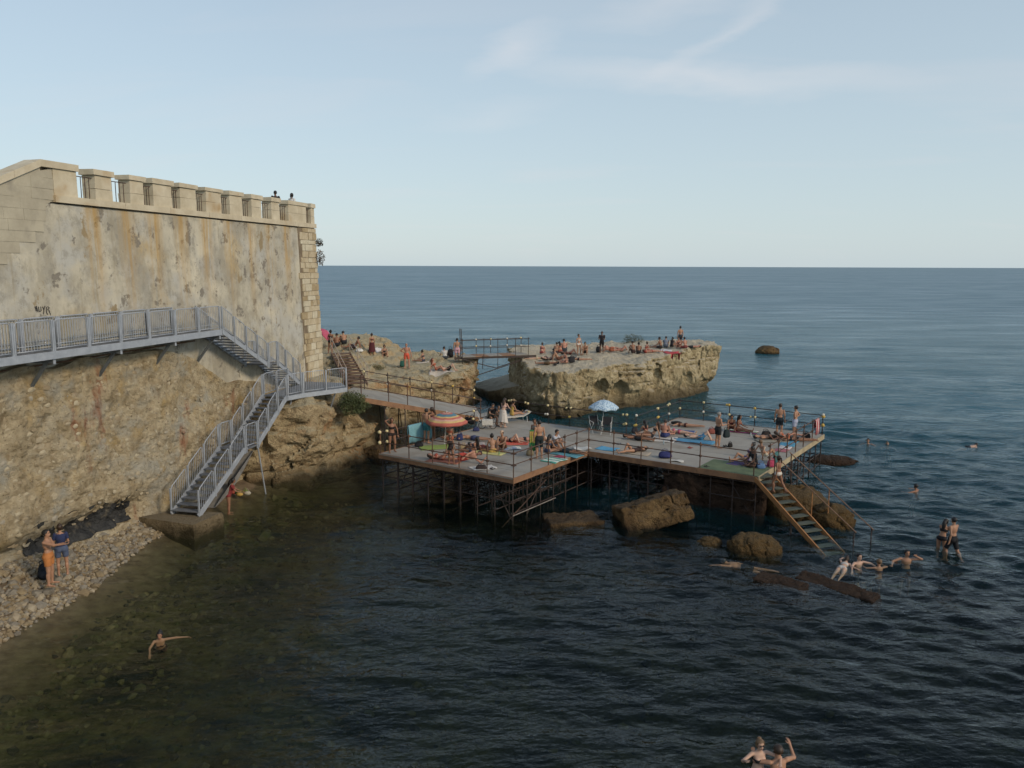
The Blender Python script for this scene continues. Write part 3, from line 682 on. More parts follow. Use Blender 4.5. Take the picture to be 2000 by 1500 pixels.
    for r_ in range(9):
        z0 = 10.7 + r_ * .37; z1 = z0 + .362; s = 19.73 + (0 if r_ > 3 else .7 * (4 - r_) * .7) + g.uniform(0, .5) * (r_ <= 5)
        while s < 25.5:
            L = g.uniform(.7, 1.5); lim = 14.0 - (s + L - 20.3) * .43 if s + L > 20.3 else 14.0
            lim0 = 14.0 - max(0, s - 20.3) * .43
            if lim0 - .005 > z0 + .05:
                zt0 = min(z1, lim0 - .005); zt1 = max(z0 + .01, min(z1, lim - .005)); bb = MB()
                d = face_o(z0) + .028 + g.uniform(-.008, .012) + (.02 if z0 > 13 else 0)
                P = [W(a, o, z) for a, o, z in [(s, -.5, z0), (s, d, z0), (s + L - .012, d, z0), (s + L - .012, -.5, z0), (s, -.5, zt0), (s, d, zt0), (s + L - .012, d, zt1), (s + L - .012, -.5, zt1)]]
                bb.hexa([P[0], P[3], P[2], P[1], P[4], P[7], P[6], P[5]]); bb.build('ashlar_block', M_ash2, ft)
            s += L
    # corner quoins
    z = 4.2; row = 0
    bk = MB(); bk.v = []; Pq = [W(s_, o_, z_) for s_, o_, z_ in [(-.02, -.4, 4), (2.0, -.4, 4), (2.0, face_o(4) + .03, 4), (-.02, face_o(4) + .03, 4), (-.02, -.4, 12.85), (2.0, -.4, 12.85), (2.0, face_o(12.85) + .03, 12.85), (-.02, face_o(12.85) + .03, 12.85)]]; bk.hexa(Pq); bk.build('quoin_mortar', M_mortar, ft)
    while z < 12.8:
        hh = min(g.choice((.27, .33, .36, .42, .52)) * g.uniform(.92, 1.08), 12.84 - z); s = -.10 - .008 * (12.8 - z); w_tot = g.uniform(1.5, 2.25)
        while s < w_tot - .2:
            L = min(g.choice((.35, .5, .62, .8, 1.0)) * g.uniform(.9, 1.1), max(w_tot - s, .3)); d = face_o(z) + .055 + g.uniform(-.02, .035)
            bb = MB(); j = [g.uniform(-.02, .02) for _ in range(8)]
            P = [W(a, o, zz) for a, o, zz in [(s, -.45, z), (s + j[0], d, z + j[1] * .6), (s + L - .03, d + j[2] * .5, z), (s + L - .03, -.45, z), (s, -.45, z + hh - .025), (s + j[3], d + j[4] * .5, z + hh - .025), (s + L - .03 + j[5], d, z + hh - .025 + j[6] * .6), (s + L - .03, -.45, z + hh - .025)]]
            bb.hexa([P[0], P[3], P[2], P[1], P[4], P[7], P[6], P[5]]); bb.build('quoin_stone', g.choices(M_quoin, (5, 3, 2))[0], ft); s += L
        z += hh; row += 1
    b = MB(); wbox(b, .1, 19.5, -3.2, -.62, 12.86, 13.04); b.build('terrace_step', M_ashlar, ft)
    # graffiti scribble and faded blue paint on the plaster
    bg_ = MB(); x0 = 21.05
    strokes = [[(0, 9.28), (.03, 9.12), (.05, 9.3), (.08, 9.1)], [(.12, 9.27), (.13, 9.1), (.2, 9.12), (.2, 9.27)], [(.26, 9.26), (.3, 9.15), (.35, 9.28)], [(.3, 9.16), (.27, 9.0)], [(.4, 9.24), (.38, 9.06), (.42, 8.97)], [(.44, 9.26), (.5, 9.2), (.43, 9.15)], [(.47, 9.14), (.52, 8.95)]]
    for stk in strokes:
        for (a, za_), (c, zb_) in zip(stk[:-1], stk[1:]):
            bg_.bar(W(x0 - a * 1.25, .0, za_) + WNm * (face_o(za_) + .03), W(x0 - c * 1.25, .0, zb_) + WNm * (face_o(zb_) + .03), .016, .016)
    gr = bg_.build('graffiti', pm('black_spray_paint', (.05, .045, .04)), ft); gr['label'] = 'black spray painted scribble'
build_fort()

# ================================================================== rubble retaining wall below the walkway
def ret_top(s): return np.interp(s, [0, 5, 8, 10.5, 12.5, 15, 40], [3.4, 4.3, 5.1, 5.3, 6.7, 7.45, 7.5])
def rubble_mat():
    m = bpy.data.materials.new('rubble_masonry'); m.use_nodes = True; t = m.node_tree; N = t.nodes; L = t.links; bs = N['Principled BSDF']; bs.inputs['Roughness'].default_value = .95; bs.inputs['Specular IOR Level'].default_value = .15
    P = N.new('ShaderNodeNewGeometry').outputs['Position']
    def noise(sc, det=6, rg=.6, st=(1, 1, 1), loc=(0, 0, 0)):
        n = N.new('ShaderNodeTexNoise'); n.inputs['Scale'].default_value = sc; n.inputs['Detail'].default_value = det; n.inputs['Roughness'].default_value = rg
        q = N.new('ShaderNodeMapping'); q.inputs['Location'].default_value = loc; q.inputs['Scale'].default_value = st; L.new(P, q.inputs[0]); L.new(q.outputs[0], n.inputs['Vector']); return n.outputs[0]
    def ramp(x, a, c, lo=(0, 0, 0), hi=(1, 1, 1)):
        r = N.new('ShaderNodeValToRGB'); r.color_ramp.elements[0].position = a; r.color_ramp.elements[1].position = c; r.color_ramp.elements[0].color = (*lo, 1); r.color_ramp.elements[1].color = (*hi, 1); L.new(x, r.inputs[0]); return r.outputs[0]
    def mix(f, a, c):
        x = N.new('ShaderNodeMixRGB'); L.new(f, x.inputs[0]); L.new(a, x.inputs[1])
        if isinstance(c, tuple): x.inputs[2].default_value = (*c, 1)
        else: L.new(c, x.inputs[2])
        return x.outputs[0]
    c = ramp(noise(1.6, 8, .68), .36, .64, (.25, .195, .115), (.47, .395, .265))
    c = mix(ramp(noise(.5, 6, .6, (1, 1, 1.6), (4, 1, 2)), .50, .64), c, (.33, .31, .25))
    c = mix(ramp(noise(.7, 5, .6, (1, 1, 1), (8, 3, 1)), .56, .68), c, (.36, .265, .13))
    c = mix(ramp(noise(.8, 6, .65, (1, 1, .3), (1, 7, 2)), .60, .70), c, (.25, .115, .065))
    c = mix(ramp(noise(6.5, 7, .7, (1, 1, 1.5)), .56, .68), c, (.13, .10, .062))
    c = mix(ramp(noise(4.2, 6, .7, (1, 1, 1.4), (3, 3, 9)), .60, .70), c, (.52, .46, .33))
    L.new(c, bs.inputs['Base Color'])
    bp = N.new('ShaderNodeBump'); bp.inputs['Strength'].default_value = 1.0; bp.inputs['Distance'].default_value = .10; L.new(noise(5.0, 9, .72, (1, 1, 1.4)), bp.inputs['Height']); L.new(bp.outputs[0], bs.inputs['Normal'])
    return m
def build_retaining():
    rt = thing('retaining_wall', W(16, .3, .6), 'eroded rubble stone wall under the grey walkway', 'wall')
    ss = np.arange(4.0, 34, .11); k = 72; S_, T = np.meshgrid(ss, np.linspace(0, 1, k), indexing='ij')
    ztop = ret_top(S_) + .25 * gnoise(S_ * .7, S_ * 0, S_ * 0); Z = -.4 + T * (ztop + .4)
    wl, cid = worley(S_, Z * 1.25, S_ * 0 + 2.2, 2.6); wb, _ = worley(S_, Z, S_ * 0, .55)
    O = .36 + .20 * fbm(S_, Z, S_ * 0, .35, 4) + .07 * np.clip(wl, 0, .45) + .06 * (cid - .5) + .05 * np.clip(wb, 0, .5) + .05 * fbm(S_, Z, S_ * 0, 2.5, 2)
    O = O + .12 * np.clip(5 - Z, 0, 5) / 5 + .55 * sst(9.5, 5.5, S_) * sst(5, 3, Z)
    notch = np.exp(-((Z - 1.05) / .5) ** 2) * sst(26, 24, S_) * sst(15.6, 17.2, S_); O = O - .75 * notch * (1 + .5 * gnoise(S_ * 1.1, Z, S_ * 0))
    O = np.where(T > .985, -.6, O)
    n = len(ss); V = [W(a, o, z) for a, o, z in zip(S_.ravel(), O.ravel(), Z.ravel())]
    i, j = np.meshgrid(np.arange(n - 1), np.arange(k - 1), indexing='ij'); q = (i * k + j).ravel(); Fq = np.stack([q, q + 1, q + k + 1, q + k], 1)
    base = rubble_mat()
    off = BASE[rt]; Vn = np.array([(p.x - off.x, p.y - off.y, p.z - off.z) for p in V])
    link('wall_face', mesh_from('wall_face', Vn, Fq, base, None, False), rt)
    ms = [base, pm('rubble_stone_cream', (.46, .40, .28), (.31, .25, .165), 3.5, .95, .6, 14, c3=(.24, .19, .12), c3_scale=2.2, c3_amt=.4), pm('rubble_stone_tan', (.38, .31, .2), (.25, .195, .12), 3.5, .95, .6, 14, c3=(.2, .155, .1), c3_scale=2.2, c3_amt=.4), pm('rubble_stone_grey', (.36, .325, .255), (.25, .22, .165), 3.5, .95, .6, 14)]
    g = np.random.default_rng(9); P = []; S = []
    def surf(s, z):
        a = int(np.clip(round((s - 4.0) / .11), 0, n - 1)); zt = float(ztop[a, 0]); b_ = int(np.clip(round((z + .4) / (zt + .4) * (k - 1)), 0, k - 3)); return O[a, b_]
    for z in np.arange(.5, 7.1, .2):
        s = 8.6 + g.uniform(0, .3)
        while s < 25.5:
            zz = z + g.uniform(-.07, .07)
            if zz < ret_top(s) - .15 and g.random() < .55:
                P.append(W(s, surf(s, zz) - .015, zz)); S.append(g.uniform(.06, .125) * (1.2 if s > 17 else 1))
            s += g.uniform(.22, .5)
    lib = []
    ax_rot = Matrix((WD, Vector((0, 0, 1)), WNm)).transposed().to_euler()
    for q in range(10):
        Vv, Ff = lump(1, 400 + q, (1.35, .8, .3), .26); lib.append(mesh_from('stone', Vv, Ff, ms[(0, 0, 1, 2, 0, 1, 2, 0, 3, 1)[q]], None, False))
    order = np.argsort([-sz / (p.y) for sz, p in zip(S, P)])
    for i_ in order[:300]:
        o = link('stone', lib[g.integers(10)], rt, loc=P[i_]); o.rotation_euler = ax_rot; o.scale = (S[i_],) * 3
    Mx = Matrix((WD, Vector((0, 0, 1)), WNm)).transposed()
    VV = []; FF = []; MM = []; offi = 0
    for i_ in order[300:]:
        q = g.integers(10); Vv, Ff = lump(1, 400 + q, (1.35, .8, .3), .26) if offi < 0 else STL[q]
        Qv = (np.array(Mx) @ (Vv * S[i_]).T).T + np.array(P[i_] - off); VV.append(Qv); FF.append(Ff + offi); MM.append(np.full(len(Ff), (0, 0, 1, 2, 0, 1, 2, 0, 3, 1)[q])); offi += len(Qv)
    o = link('rubble', mesh_from('rubble', np.concatenate(VV), np.concatenate(FF), ms, np.concatenate(MM), False), rt); o['kind'] = 'stuff'
    # dark sheet over the sea-cut hollow, its shade put into the colour
    bb = MB(); M_hollow_shade = pm('painted_hollow_shade', (.065, .066, .065), (.025, .026, .028), 3.5, .97, 1.0, 9, c3=(.2, .17, .12), c3_scale=1.6, c3_amt=.3, bdist=.12, spec=.1)
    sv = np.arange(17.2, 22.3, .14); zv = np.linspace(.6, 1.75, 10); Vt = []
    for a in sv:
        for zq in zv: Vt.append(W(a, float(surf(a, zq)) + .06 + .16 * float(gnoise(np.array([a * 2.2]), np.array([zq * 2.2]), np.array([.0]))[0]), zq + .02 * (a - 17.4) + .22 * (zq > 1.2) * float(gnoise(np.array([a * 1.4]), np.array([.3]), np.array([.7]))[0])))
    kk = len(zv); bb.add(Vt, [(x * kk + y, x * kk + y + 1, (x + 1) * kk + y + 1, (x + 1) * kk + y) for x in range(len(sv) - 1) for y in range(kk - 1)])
    tr = bb.build('hollow_shade_sheet', M_hollow_shade, rt); tr['label'] = 'dark sheet painted as the shade of the hollow at the foot of the wall'
STL = [lump(1, 400 + q, (1.35, .8, .3), .26) for q in range(10)]
build_retaining()

# ================================================================== grey steel walkway and stairs
M_steel = pm('galvanised_steel', (.40, .43, .47), (.31, .34, .38), 4, .5, .1, 30, metal=.2)
M_tread = pm('steel_tread', (.20, .21, .23), (.13, .14, .155), 5, .6, .2, 40, metal=.3)
M_brk = pm('shaded_bracket_steel', (.15, .165, .17), (.09, .10, .105), 4, .6)  # darker copy of the steel: shade under the walkway painted into the brackets
def rail_panel(parent, p, q, h=1.05, gap=.115, low=.10, kick=None, post=True, end_post=True, posth=.2):
    """a railing bay between two floor points: frame, balusters as its pieces, posts beside"""
    p, q = Vector(p), Vector(q); up = Vector((0, 0, 1)); d = q - p; L = math.hypot(d.x, d.y); e = d / L
    b = MB(); i0, i1 = p + e * .09, q - e * .09
    b.tube([i0 + up * low, i0 + up * (h - .07), i0 + up * h + e * .07, i1 + up * h - e * .07, i1 + up * (h - .07), i1 + up * low], .021, 6)
    b.tube([i0 + up * low, i1 + up * low], .018, 6)
    if kick: b.tube([i0 + up * kick, i1 + up * kick], .011, 5)
    pn = b.build('railing_panel', M_steel, parent, smooth=True)
    n = max(1, int((L - .18) / gap))
    for i in range(1, n):
        x = i0 + (i1 - i0) * (i / n)
        pipe('baluster', x + up * low, x + up * (h - .01), .0105, M_steel, pn, 5)
    if post:
        for x in ((p + e * .035, q - e * .035) if end_post else (p + e * .035,)):
            pb = MB(); pb.box(x + up * (h / 2 - posth / 2), (.028, .028, h / 2 + posth / 2), (Vector((e.x, e.y, 0)).normalized(), Vector((-e.y, e.x, 0)).normalized(), up)); pb.build('post', M_steel, parent)
    return pn
def build_walkway():
    wk = thing('steel_walkway', W(18, .8, 7.63), 'pale grey steel walkway with railings fixed along the fortress wall', 'walkway')
    ZD = 7.85; bays = [12.2 + 1.6 * k for k in range(11)]
    for k, (a, b) in enumerate(zip(bays[:-1], bays[1:])):
        rail_panel(wk, W(b, 1.38, ZD), W(a, 1.38, ZD), kick=.26)
        rail_panel(wk, W(b, .14, ZD), W(a, .14, ZD), kick=.26) if a > 13 else None
        bb = MB()
        for i in range(6):
            s = a + .02 + i * .262; wbox(bb, s, s + .24, .1, 1.36, ZD - .05, ZD - .01)
        bb.build('deck_grating', M_tread, wk)
        bm_ = MB(); wbox(bm_, a + .002, b - .002, 1.37, 1.44, ZD - .24, ZD + .015); bm_.build('edge_beam', M_steel, wk)
        bm_ = MB(); wbox(bm_, a + .002, b - .002, .06, .11, ZD - .24, ZD - .012); bm_.build('edge_beam', M_steel, wk)
    for s in (12.25, 15.4, 18.6, 21.8, 25.0):
        br = MB(); br.bar(W(s, .15, 6.35), W(s, 1.15, 7.6), .09, .09); wbox(br, s - .06, s + .06, -.15, 1.36, ZD - .40, ZD - .245); br.build('bracket', M_brk, wk)
        gs = MB(); P = [W(s + a, o, z) for a, o, z in [(-.05, 1.37, ZD - .42), (.05, 1.37, ZD - .42), (.05, 1.0, ZD - .25), (-.05, 1.0, ZD - .25), (-.05, 1.37, ZD - .25), (.05, 1.37, ZD - .25)]]
        gs.add(P, [(0, 1, 5, 4), (0, 3, 2, 1), (3, 4, 5, 2), (0, 4, 3), (1, 2, 5)]); gs.build('gusset', M_steel, wk)
    pipe('cable_pipe', W(27, .25, 7.25), W(12.5, .25, 7.35), .03, pm('brown_pipe', (.16, .09, .05)), wk)
build_walkway()
def flight(parent, a0, a1, b0, b1, n, rise_lip=.0):
    """treads and two stringers between lower edge (a0,a1) and upper edge (b0,b1)"""
    a0, a1, b0, b1 = map(Vector, (a0, a1, b0, b1))
    for k in range(n):
        t = (k + .5) / n; z = a0.z + (b0.z - a0.z) * (k + 1) / (n + 1)
        p = a0.lerp(b0, t); q = a1.lerp(b1, t); p.z = q.z = z
        d = ((b0 - a0) / n); dep = Vector((d.x, d.y, 0)) * .55
        b = MB(); up = Vector((0, 0, .035))
        c = [p - dep, q - dep, q + dep, p + dep]
        b.hexa([x - up for x in c] + c); b.build('tread', M_tread, parent)
    for p, q in ((a0, b0), (a1, b1)):
        b = MB(); b.bar(p + Vector((0, 0, -.02)), q + Vector((0, 0, -.02)), .05, .24); b.build('stringer', M_steel, parent)
def rails_along(parent, p, q, n, h=1.05, **k):
    p, q = Vector(p), Vector(q)
    for i in range(n): rail_panel(parent, p.lerp(q, i / n), p.lerp(q, (i + 1) / n), h, end_post=(i == n - 1), **k)
LZ = 4.4
def build_upper_stairs():
    st = thing('steel_staircase', W(8, .9, LZ), 'upper grey steel staircase going down from the walkway to the corner landing', 'staircase', 'steel stair flights')
    flight(st, W(8.3, .2, 5.85), W(8.3, 1.38, 5.85), W(12.18, .2, 7.85), W(12.18, 1.38, 7.85), 11)
    b = MB(); wbox(b, 7.35, 8.28, .2, 1.38, 5.76, 5.84); b.build('half_landing', M_tread, st)
    flight(st, W(5.0, .2, LZ), W(5.0, 1.38, LZ), W(7.33, .2, 5.85), W(7.33, 1.38, 5.85), 8)
    rails_along(st, W(12.15, 1.42, 7.85), W(8.3, 1.42, 5.85), 4); rails_along(st, W(12.15, .14, 7.85), W(8.3, .14, 5.85), 4)
    rails_along(st, W(8.25, 1.42, 5.86), W(7.4, 1.42, 5.86), 1); rails_along(st, W(8.25, .14, 5.86), W(7.4, .14, 5.86), 1)
    rails_along(st, W(7.35, 1.42, 5.85), W(5.0, 1.42, LZ), 3); rails_along(st, W(7.35, .14, 5.85), W(5.0, .14, LZ), 3)
build_upper_stairs()
def build_lower_stairs():
    st = thing('steel_staircase', W(16.3, 2, .6), 'lower grey steel staircase running from the landing down to the concrete plinth', 'staircase', 'steel stair flights')
    # landing
    poly = [(9.0, 1.5), (9.0, 2.76), (8.0, 3.06), (5.7, 4.38), (4.2, 3.4), (4.2, .25), (4.98, .25), (4.98, 1.5)]
    b = MB(); n = len(poly); V = [W(s, o, LZ - .06) for s, o in poly] + [W(s, o, LZ) for s, o in poly]
    b.add(V, [tuple(range(n - 1, -1, -1)), tuple(range(n, 2 * n))] + [(i, (i + 1) % n, n + (i + 1) % n, n + i) for i in range(n)]); b.build('landing_plate', M_tread, st)
    for p, q in (((9.0, 2.78), (8.0, 3.08)), ((8.0, 3.08), (5.7, 4.4))):
        eb = MB(); eb.bar(W(*p, LZ - .11), W(*q, LZ - .11), .05, .22); eb.build('edge_beam', M_steel, st)
    rails_along(st, W(9.0, 2.78, LZ), W(8.02, 3.06, LZ), 1); rails_along(st, W(8.0, 3.08, LZ), W(5.7, 4.4, LZ), 2)
    rails_along(st, W(9.0, 1.5, LZ), W(6.6, 1.56, LZ), 2)
    # two flights with a half landing
    zm = 2.62
    flight(st, W(16.3, 1.36, .6), W(16.3, 2.6, .6), W(12.75, 1.4, zm), W(12.75, 2.66, zm), 11)
    b = MB(); wbox(b, 11.75, 12.73, 1.4, 2.68, zm - .09, zm - .01); b.build('half_landing', M_tread, st)
    flight(st, W(11.73, 1.42, zm), W(11.73, 2.7, zm), W(9.0, 1.5, LZ), W(9.0, 2.76, LZ), 10)
    for o0, o1, o2, o3 in ((1.34, 1.38, 1.4, 1.48), (2.62, 2.68, 2.72, 2.78)):
        rails_along(st, W(16.3, o0, .6), W(12.75, o1, zm), 3); rails_along(st, W(12.7, o1, zm), W(11.78, o2, zm), 1); rails_along(st, W(11.73, o2, zm), W(9.05, o3, LZ), 3)
    pr = pipe('prop', W(11.6, 2.6, zm - .1), W(10.9, 2.5, .0), .035, M_steel, st)
    for s, o in ((5.9, 3.9), (8.3, 2.7)): pipe('prop', W(s, o, LZ - .06), W(s, o - .4, 3.2), .04, M_steel, st)
    # grey sheet slung under the lower flight
    sh = MB(); V = []
    for i in range(9):
        t = i / 8; s = 11.8 + (15.0 - 11.8) * t; z = zm - .2 - 1.75 * t; sag = .28 * math.sin(math.pi * t) ** 1.0
        V += [W(s, 2.58, z + .02), W(s, 2.5, z - .12 - sag), W(s, 1.7, z - .15 - sag)]
    sh.add(V, [(3 * i + j, 3 * i + j + 1, 3 * i + j + 4, 3 * i + j + 3) for i in range(8) for j in range(2)]); sh.build('hanging_sheet', pm('grey_sheet', (.26, .25, .23), (.17, .16, .145), 3, .8), st)
build_lower_stairs()
# concrete plinth under the lower stairs
def build_plinth():
    P = [onz(268, 1010, .58), onz(345, 995, .58), onz(436, 1001, .58), onz(378, 1026, .58)]
    b = MB(); V = []
    for z, g in ((-.6, .0), (.46, 0), (.58, -.04)):
        c = sum(P, Vector()) / 4
        for p in P: V.append(Vector((p.x + (c.x - p.x) * (-g), p.y + (c.y - p.y) * (-g), z)))
    b.add(V, [(3, 2, 1, 0), (8, 9, 10, 11)] + [(4 * k + i, 4 * k + (i + 1) % 4, 4 * k + 4 + (i + 1) % 4, 4 * k + 4 + i) for k in range(2) for i in range(4)])
    o = b.build('concrete_plinth', rock_mat('worn_concrete', (.27, .21, .125), (.15, .11, .06), (.27, .22, .145), (.05, .04, .02), .05, .42)); tag(o, 'low worn concrete slab at the foot of the lower stairs', 'slab')
build_plinth()

# ================================================================== scaffold platform
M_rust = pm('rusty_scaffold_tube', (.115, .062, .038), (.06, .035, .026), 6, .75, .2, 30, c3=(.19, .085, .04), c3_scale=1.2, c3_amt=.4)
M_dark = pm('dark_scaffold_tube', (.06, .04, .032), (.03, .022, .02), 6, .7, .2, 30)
M_fascia = pm('brown_edge_board', (.30, .165, .085), (.19, .10, .055), 2.5, .8, .3, 14, c3=(.13, .07, .045), c3_scale=.8, c3_amt=.3)
M_fasciap = pm('pale_edge_board', (.42, .35, .22), (.30, .24, .15), 2.5, .8, .3, 14)
M_panel = [pm('deck_panel_%d' % i, tuple(x * k for x in (.33, .31, .27)), tuple(x * k for x in (.27, .25, .215)), .9, .85, .15, 20, c3=tuple(x * k for x in (.235, .205, .165)), c3_scale=.5, c3_amt=.4) for i, k in enumerate((1, .93, .98))]
M_green = pm('green_mat', (.13, .17, .09), (.085, .115, .06), 2, .9, .2, 30)
M_cap = [pm('coupler_cap_cream', (.68, .58, .32), (.55, .45, .22), 3, .6), pm('coupler_cap_white', (.72, .68, .58), (.6, .55, .45), 3, .6), pm('coupler_cap_yellow', (.62, .42, .09), (.5, .32, .06), 3, .6)]
PO = Vector((.08, 33.05, 0)); E1 = Vector((-.819, .574, 0)); E2 = Vector((.574, .819, 0)); ZP = 1.8
def PL(a, b, z=ZP): return PO + E1 * a + E2 * b + Vector((0, 0, z))
def pbox(b, a0, a1, b0, b1, z0, z1): return b.box(PL((a0 + a1) / 2, (b0 + b1) / 2, (z0 + z1) / 2), ((a1 - a0) / 2, (b1 - b0) / 2, (z1 - z0) / 2), (E1, E2, Vector((0, 0, 1))))
RECTS = [(0.0, 7.85, 0.0, 11.05), (-8.35, -.02, 6.3, 17.2), (7.9, 10.3, 9.6, 12.2)]
plat = thing('bathing_platform', PL(0, 6, 0), 'grey decked bathing platform on rusty scaffold tubes above the water', 'platform')
def build_platform():
    g = random.Random(4)
    for (a0, a1, b0, b1) in RECTS:
        na = max(1, round((a1 - a0) / 2.0)); nb = max(1, round((b1 - b0) / 1.1))
        for i in range(na):
            for j in range(nb):
                x0 = a0 + (a1 - a0) * i / na; x1 = a0 + (a1 - a0) * (i + 1) / na; y0 = b0 + (b1 - b0) * j / nb; y1 = b0 + (b1 - b0) * (j + 1) / nb
                b = MB(); dz = g.uniform(-.004, .004); pbox(b, x0 + .006, x1 - .006, y0 + .006, y1 - .006, ZP - .05 + dz, ZP + dz); b.build('deck_panel', g.choice(M_panel), plat)
    # edge boards in lengths
    def edge(a0, b0, a1, b1, m=M_fascia, n=None):
        L = math.hypot(a1 - a0, b1 - b0); n = n or max(1, round(L / 2.6)); ax = Vector((0, 0, 1))
        out = (E1 * (b1 - b0) - E2 * (a1 - a0)).normalized() * .035
        for i in range(n):
            p = PL(a0 + (a1 - a0) * i / n, b0 + (b1 - b0) * i / n, ZP - .11); q = PL(a0 + (a1 - a0) * (i + .996) / n, b0 + (b1 - b0) * (i + .996) / n, ZP - .11)
            b = MB(); b.bar(p + out, q + out, .04, .25); b.build('edge_board', m, plat)
    edge(7.9, 0, 0, 0); edge(-.02, 0, -.02, 6.28); edge(-.06, 6.26, -8.35, 6.26); edge(-8.38, 6.3, -8.38, 17.2, M_fasciap); edge(-8.35, 17.24, 0, 17.24); edge(0, 17.2, 0, 11.1); edge(0.04, 11.1, 7.85, 11.1); edge(7.9, 9.5, 7.9, 0)
    b = MB(); pbox(b, -8.3, -5.6, 6.36, 8.3, ZP + .008, ZP + .022); b.build('green_mat', M_green, plat)['label'] = 'green matting on the corner of the deck'
    # standards, ledgers, braces below
    RB = .03
    for (a0, a1, b0, b1) in RECTS[:2]:
        na, nb = 8, 10
        for i in range(na + 1):
            for j in range(nb + 1):
                a = a0 + .12 + (a1 - a0 - .24) * i / na; bb = b0 + .12 + (b1 - b0 - .24) * j / nb
                edge_ = i in (0, na) or j in (0, nb)
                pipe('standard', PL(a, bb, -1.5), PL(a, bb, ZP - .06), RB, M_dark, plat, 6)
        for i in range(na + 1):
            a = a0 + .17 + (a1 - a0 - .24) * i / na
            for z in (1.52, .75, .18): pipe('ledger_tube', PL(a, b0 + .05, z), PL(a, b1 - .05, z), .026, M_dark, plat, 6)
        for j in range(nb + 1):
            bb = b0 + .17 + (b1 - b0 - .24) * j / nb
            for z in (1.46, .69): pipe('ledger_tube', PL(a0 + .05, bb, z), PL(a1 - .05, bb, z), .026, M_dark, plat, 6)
            for i in range((j * 3) % 5, na, 5):
                a = a0 + .12 + (a1 - a0 - .24) * (i + (j % 2)) / na; a2 = a + (a1 - a0) / na * (1.2 if j % 2 == 0 else .98)
                if a2 < a1: pipe('brace_tube', PL(a, bb + .05, -.3), PL(a2, bb + .05, 1.5), .018, M_dark, plat, 6)
        for i in range(0, na + 1, 4):
            a = a0 + .22 + (a1 - a0 - .24) * i / na
            for j in range(1, nb, 5): pipe('brace_tube', PL(a, b0 + .12 + (b1 - b0) * j / nb, -.3), PL(a, b0 + .12 + (b1 - b0) * (j + 1.4) / nb, 1.5), .024, M_dark, plat, 6)
    pipe('loose_tube', PL(.1, .1, .12), PL(-.1, 3.2, .22), .024, pm('bare_steel_tube', (.26, .23, .2), (.17, .15, .13), 5, .6), plat)
    pipe('loose_tube', PL(.5, -.15, -.4), PL(-.6, 1.6, 1.5), .022, M_rust, plat)
build_platform()
def guard(parent, pts, posts, hts=(.55, 1.06), m=None, r=.026, over=.12, caps=0., top_extra=.1, couple=True, down=.35, cap_double=True, rng_=random.Random(2)):
    """scaffold guard rail: posts at fractions along each leg, two rails, couplers, some with plastic caps"""
    m = m or M_rust
    for (p, q), fr in zip(zip(pts[:-1], pts[1:]), posts):
        p, q = Vector(p), Vector(q); e = (q - p).normalized(); sd_ = Vector((-e.y, e.x, 0)) * .045
        for h in hts: pipe('guard_rail', p + sd_ - e * over + Vector((0, 0, h)), q + sd_ + e * over + Vector((0, 0, h)), r * .9, m, parent, 6)
        for t in fr:
            x = p.lerp(q, t); top = hts[-1] + top_extra + rng_.uniform(0, .06)
            pipe('post', x - Vector((0, 0, down)), x + Vector((0, 0, top)), r, m, parent, 6)
            for h in hts:
                c = x + sd_ * .5 + Vector((0, 0, h))
                if couple: blob('coupler', c, (.055, .055, .055), m, parent, 'clamp')
                if rng_.random() < caps:
                    mc = rng_.choices(M_cap, (4, 3, 2))[0]
                    blob('coupler_cap', c + Vector((rng_.uniform(-.05, .05), -.04, rng_.uniform(-.02, .06))), (.085, .075, .075), mc, parent)
                    if cap_double and rng_.random() < .45: blob('coupler_cap', c + e * rng_.uniform(.14, .24) + Vector((0, 0, rng_.uniform(-.02, .03))), (.08, .07, .07), mc, parent)
G = lambda a, b: PL(a, b)
guard(plat, [G(7.82, .08), G(.06, .08)], [(0.0, .235, .42, .62, .82, 1.0)])
guard(plat, [G(.06, .08), G(.06, 6.2)], [(.22, .45, .68, .86)])
guard(plat, [G(.0, 6.38), G(-8.25, 6.38)], [(0.0, .165, .34, .52, .69, .985)])
guard(plat, [G(-8.25, 8.1), G(-8.25, 17.1)], [(.0, .14, .29, .45, .60, .78, 1.0)], hts=(.5, 1.02))
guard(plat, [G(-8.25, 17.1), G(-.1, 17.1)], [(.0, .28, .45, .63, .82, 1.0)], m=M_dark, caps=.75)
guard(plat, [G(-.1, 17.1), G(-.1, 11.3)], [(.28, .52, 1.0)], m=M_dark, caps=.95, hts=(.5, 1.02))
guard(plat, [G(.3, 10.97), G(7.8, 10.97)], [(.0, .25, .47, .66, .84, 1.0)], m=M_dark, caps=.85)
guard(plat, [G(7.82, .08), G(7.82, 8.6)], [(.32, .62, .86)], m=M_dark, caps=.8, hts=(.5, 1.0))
for z in (.53, 1.04): blob('coupler_cap', G(7.82, .08) + Vector((-.03, -.03, z)), (.1, .09, .09), M_cap[0], plat); blob('coupler_cap', G(7.7, .3) + Vector((.08, -.03, z + .03)), (.09, .08, .08), M_cap[0], plat)
for a, b, z in ((-8.25, 17.1, 1.0), (-8.25, 17.1, .52)): blob('coupler_cap', G(a, b) + Vector((0, -.05, z)), (.11, .1, .1), M_cap[2], plat)

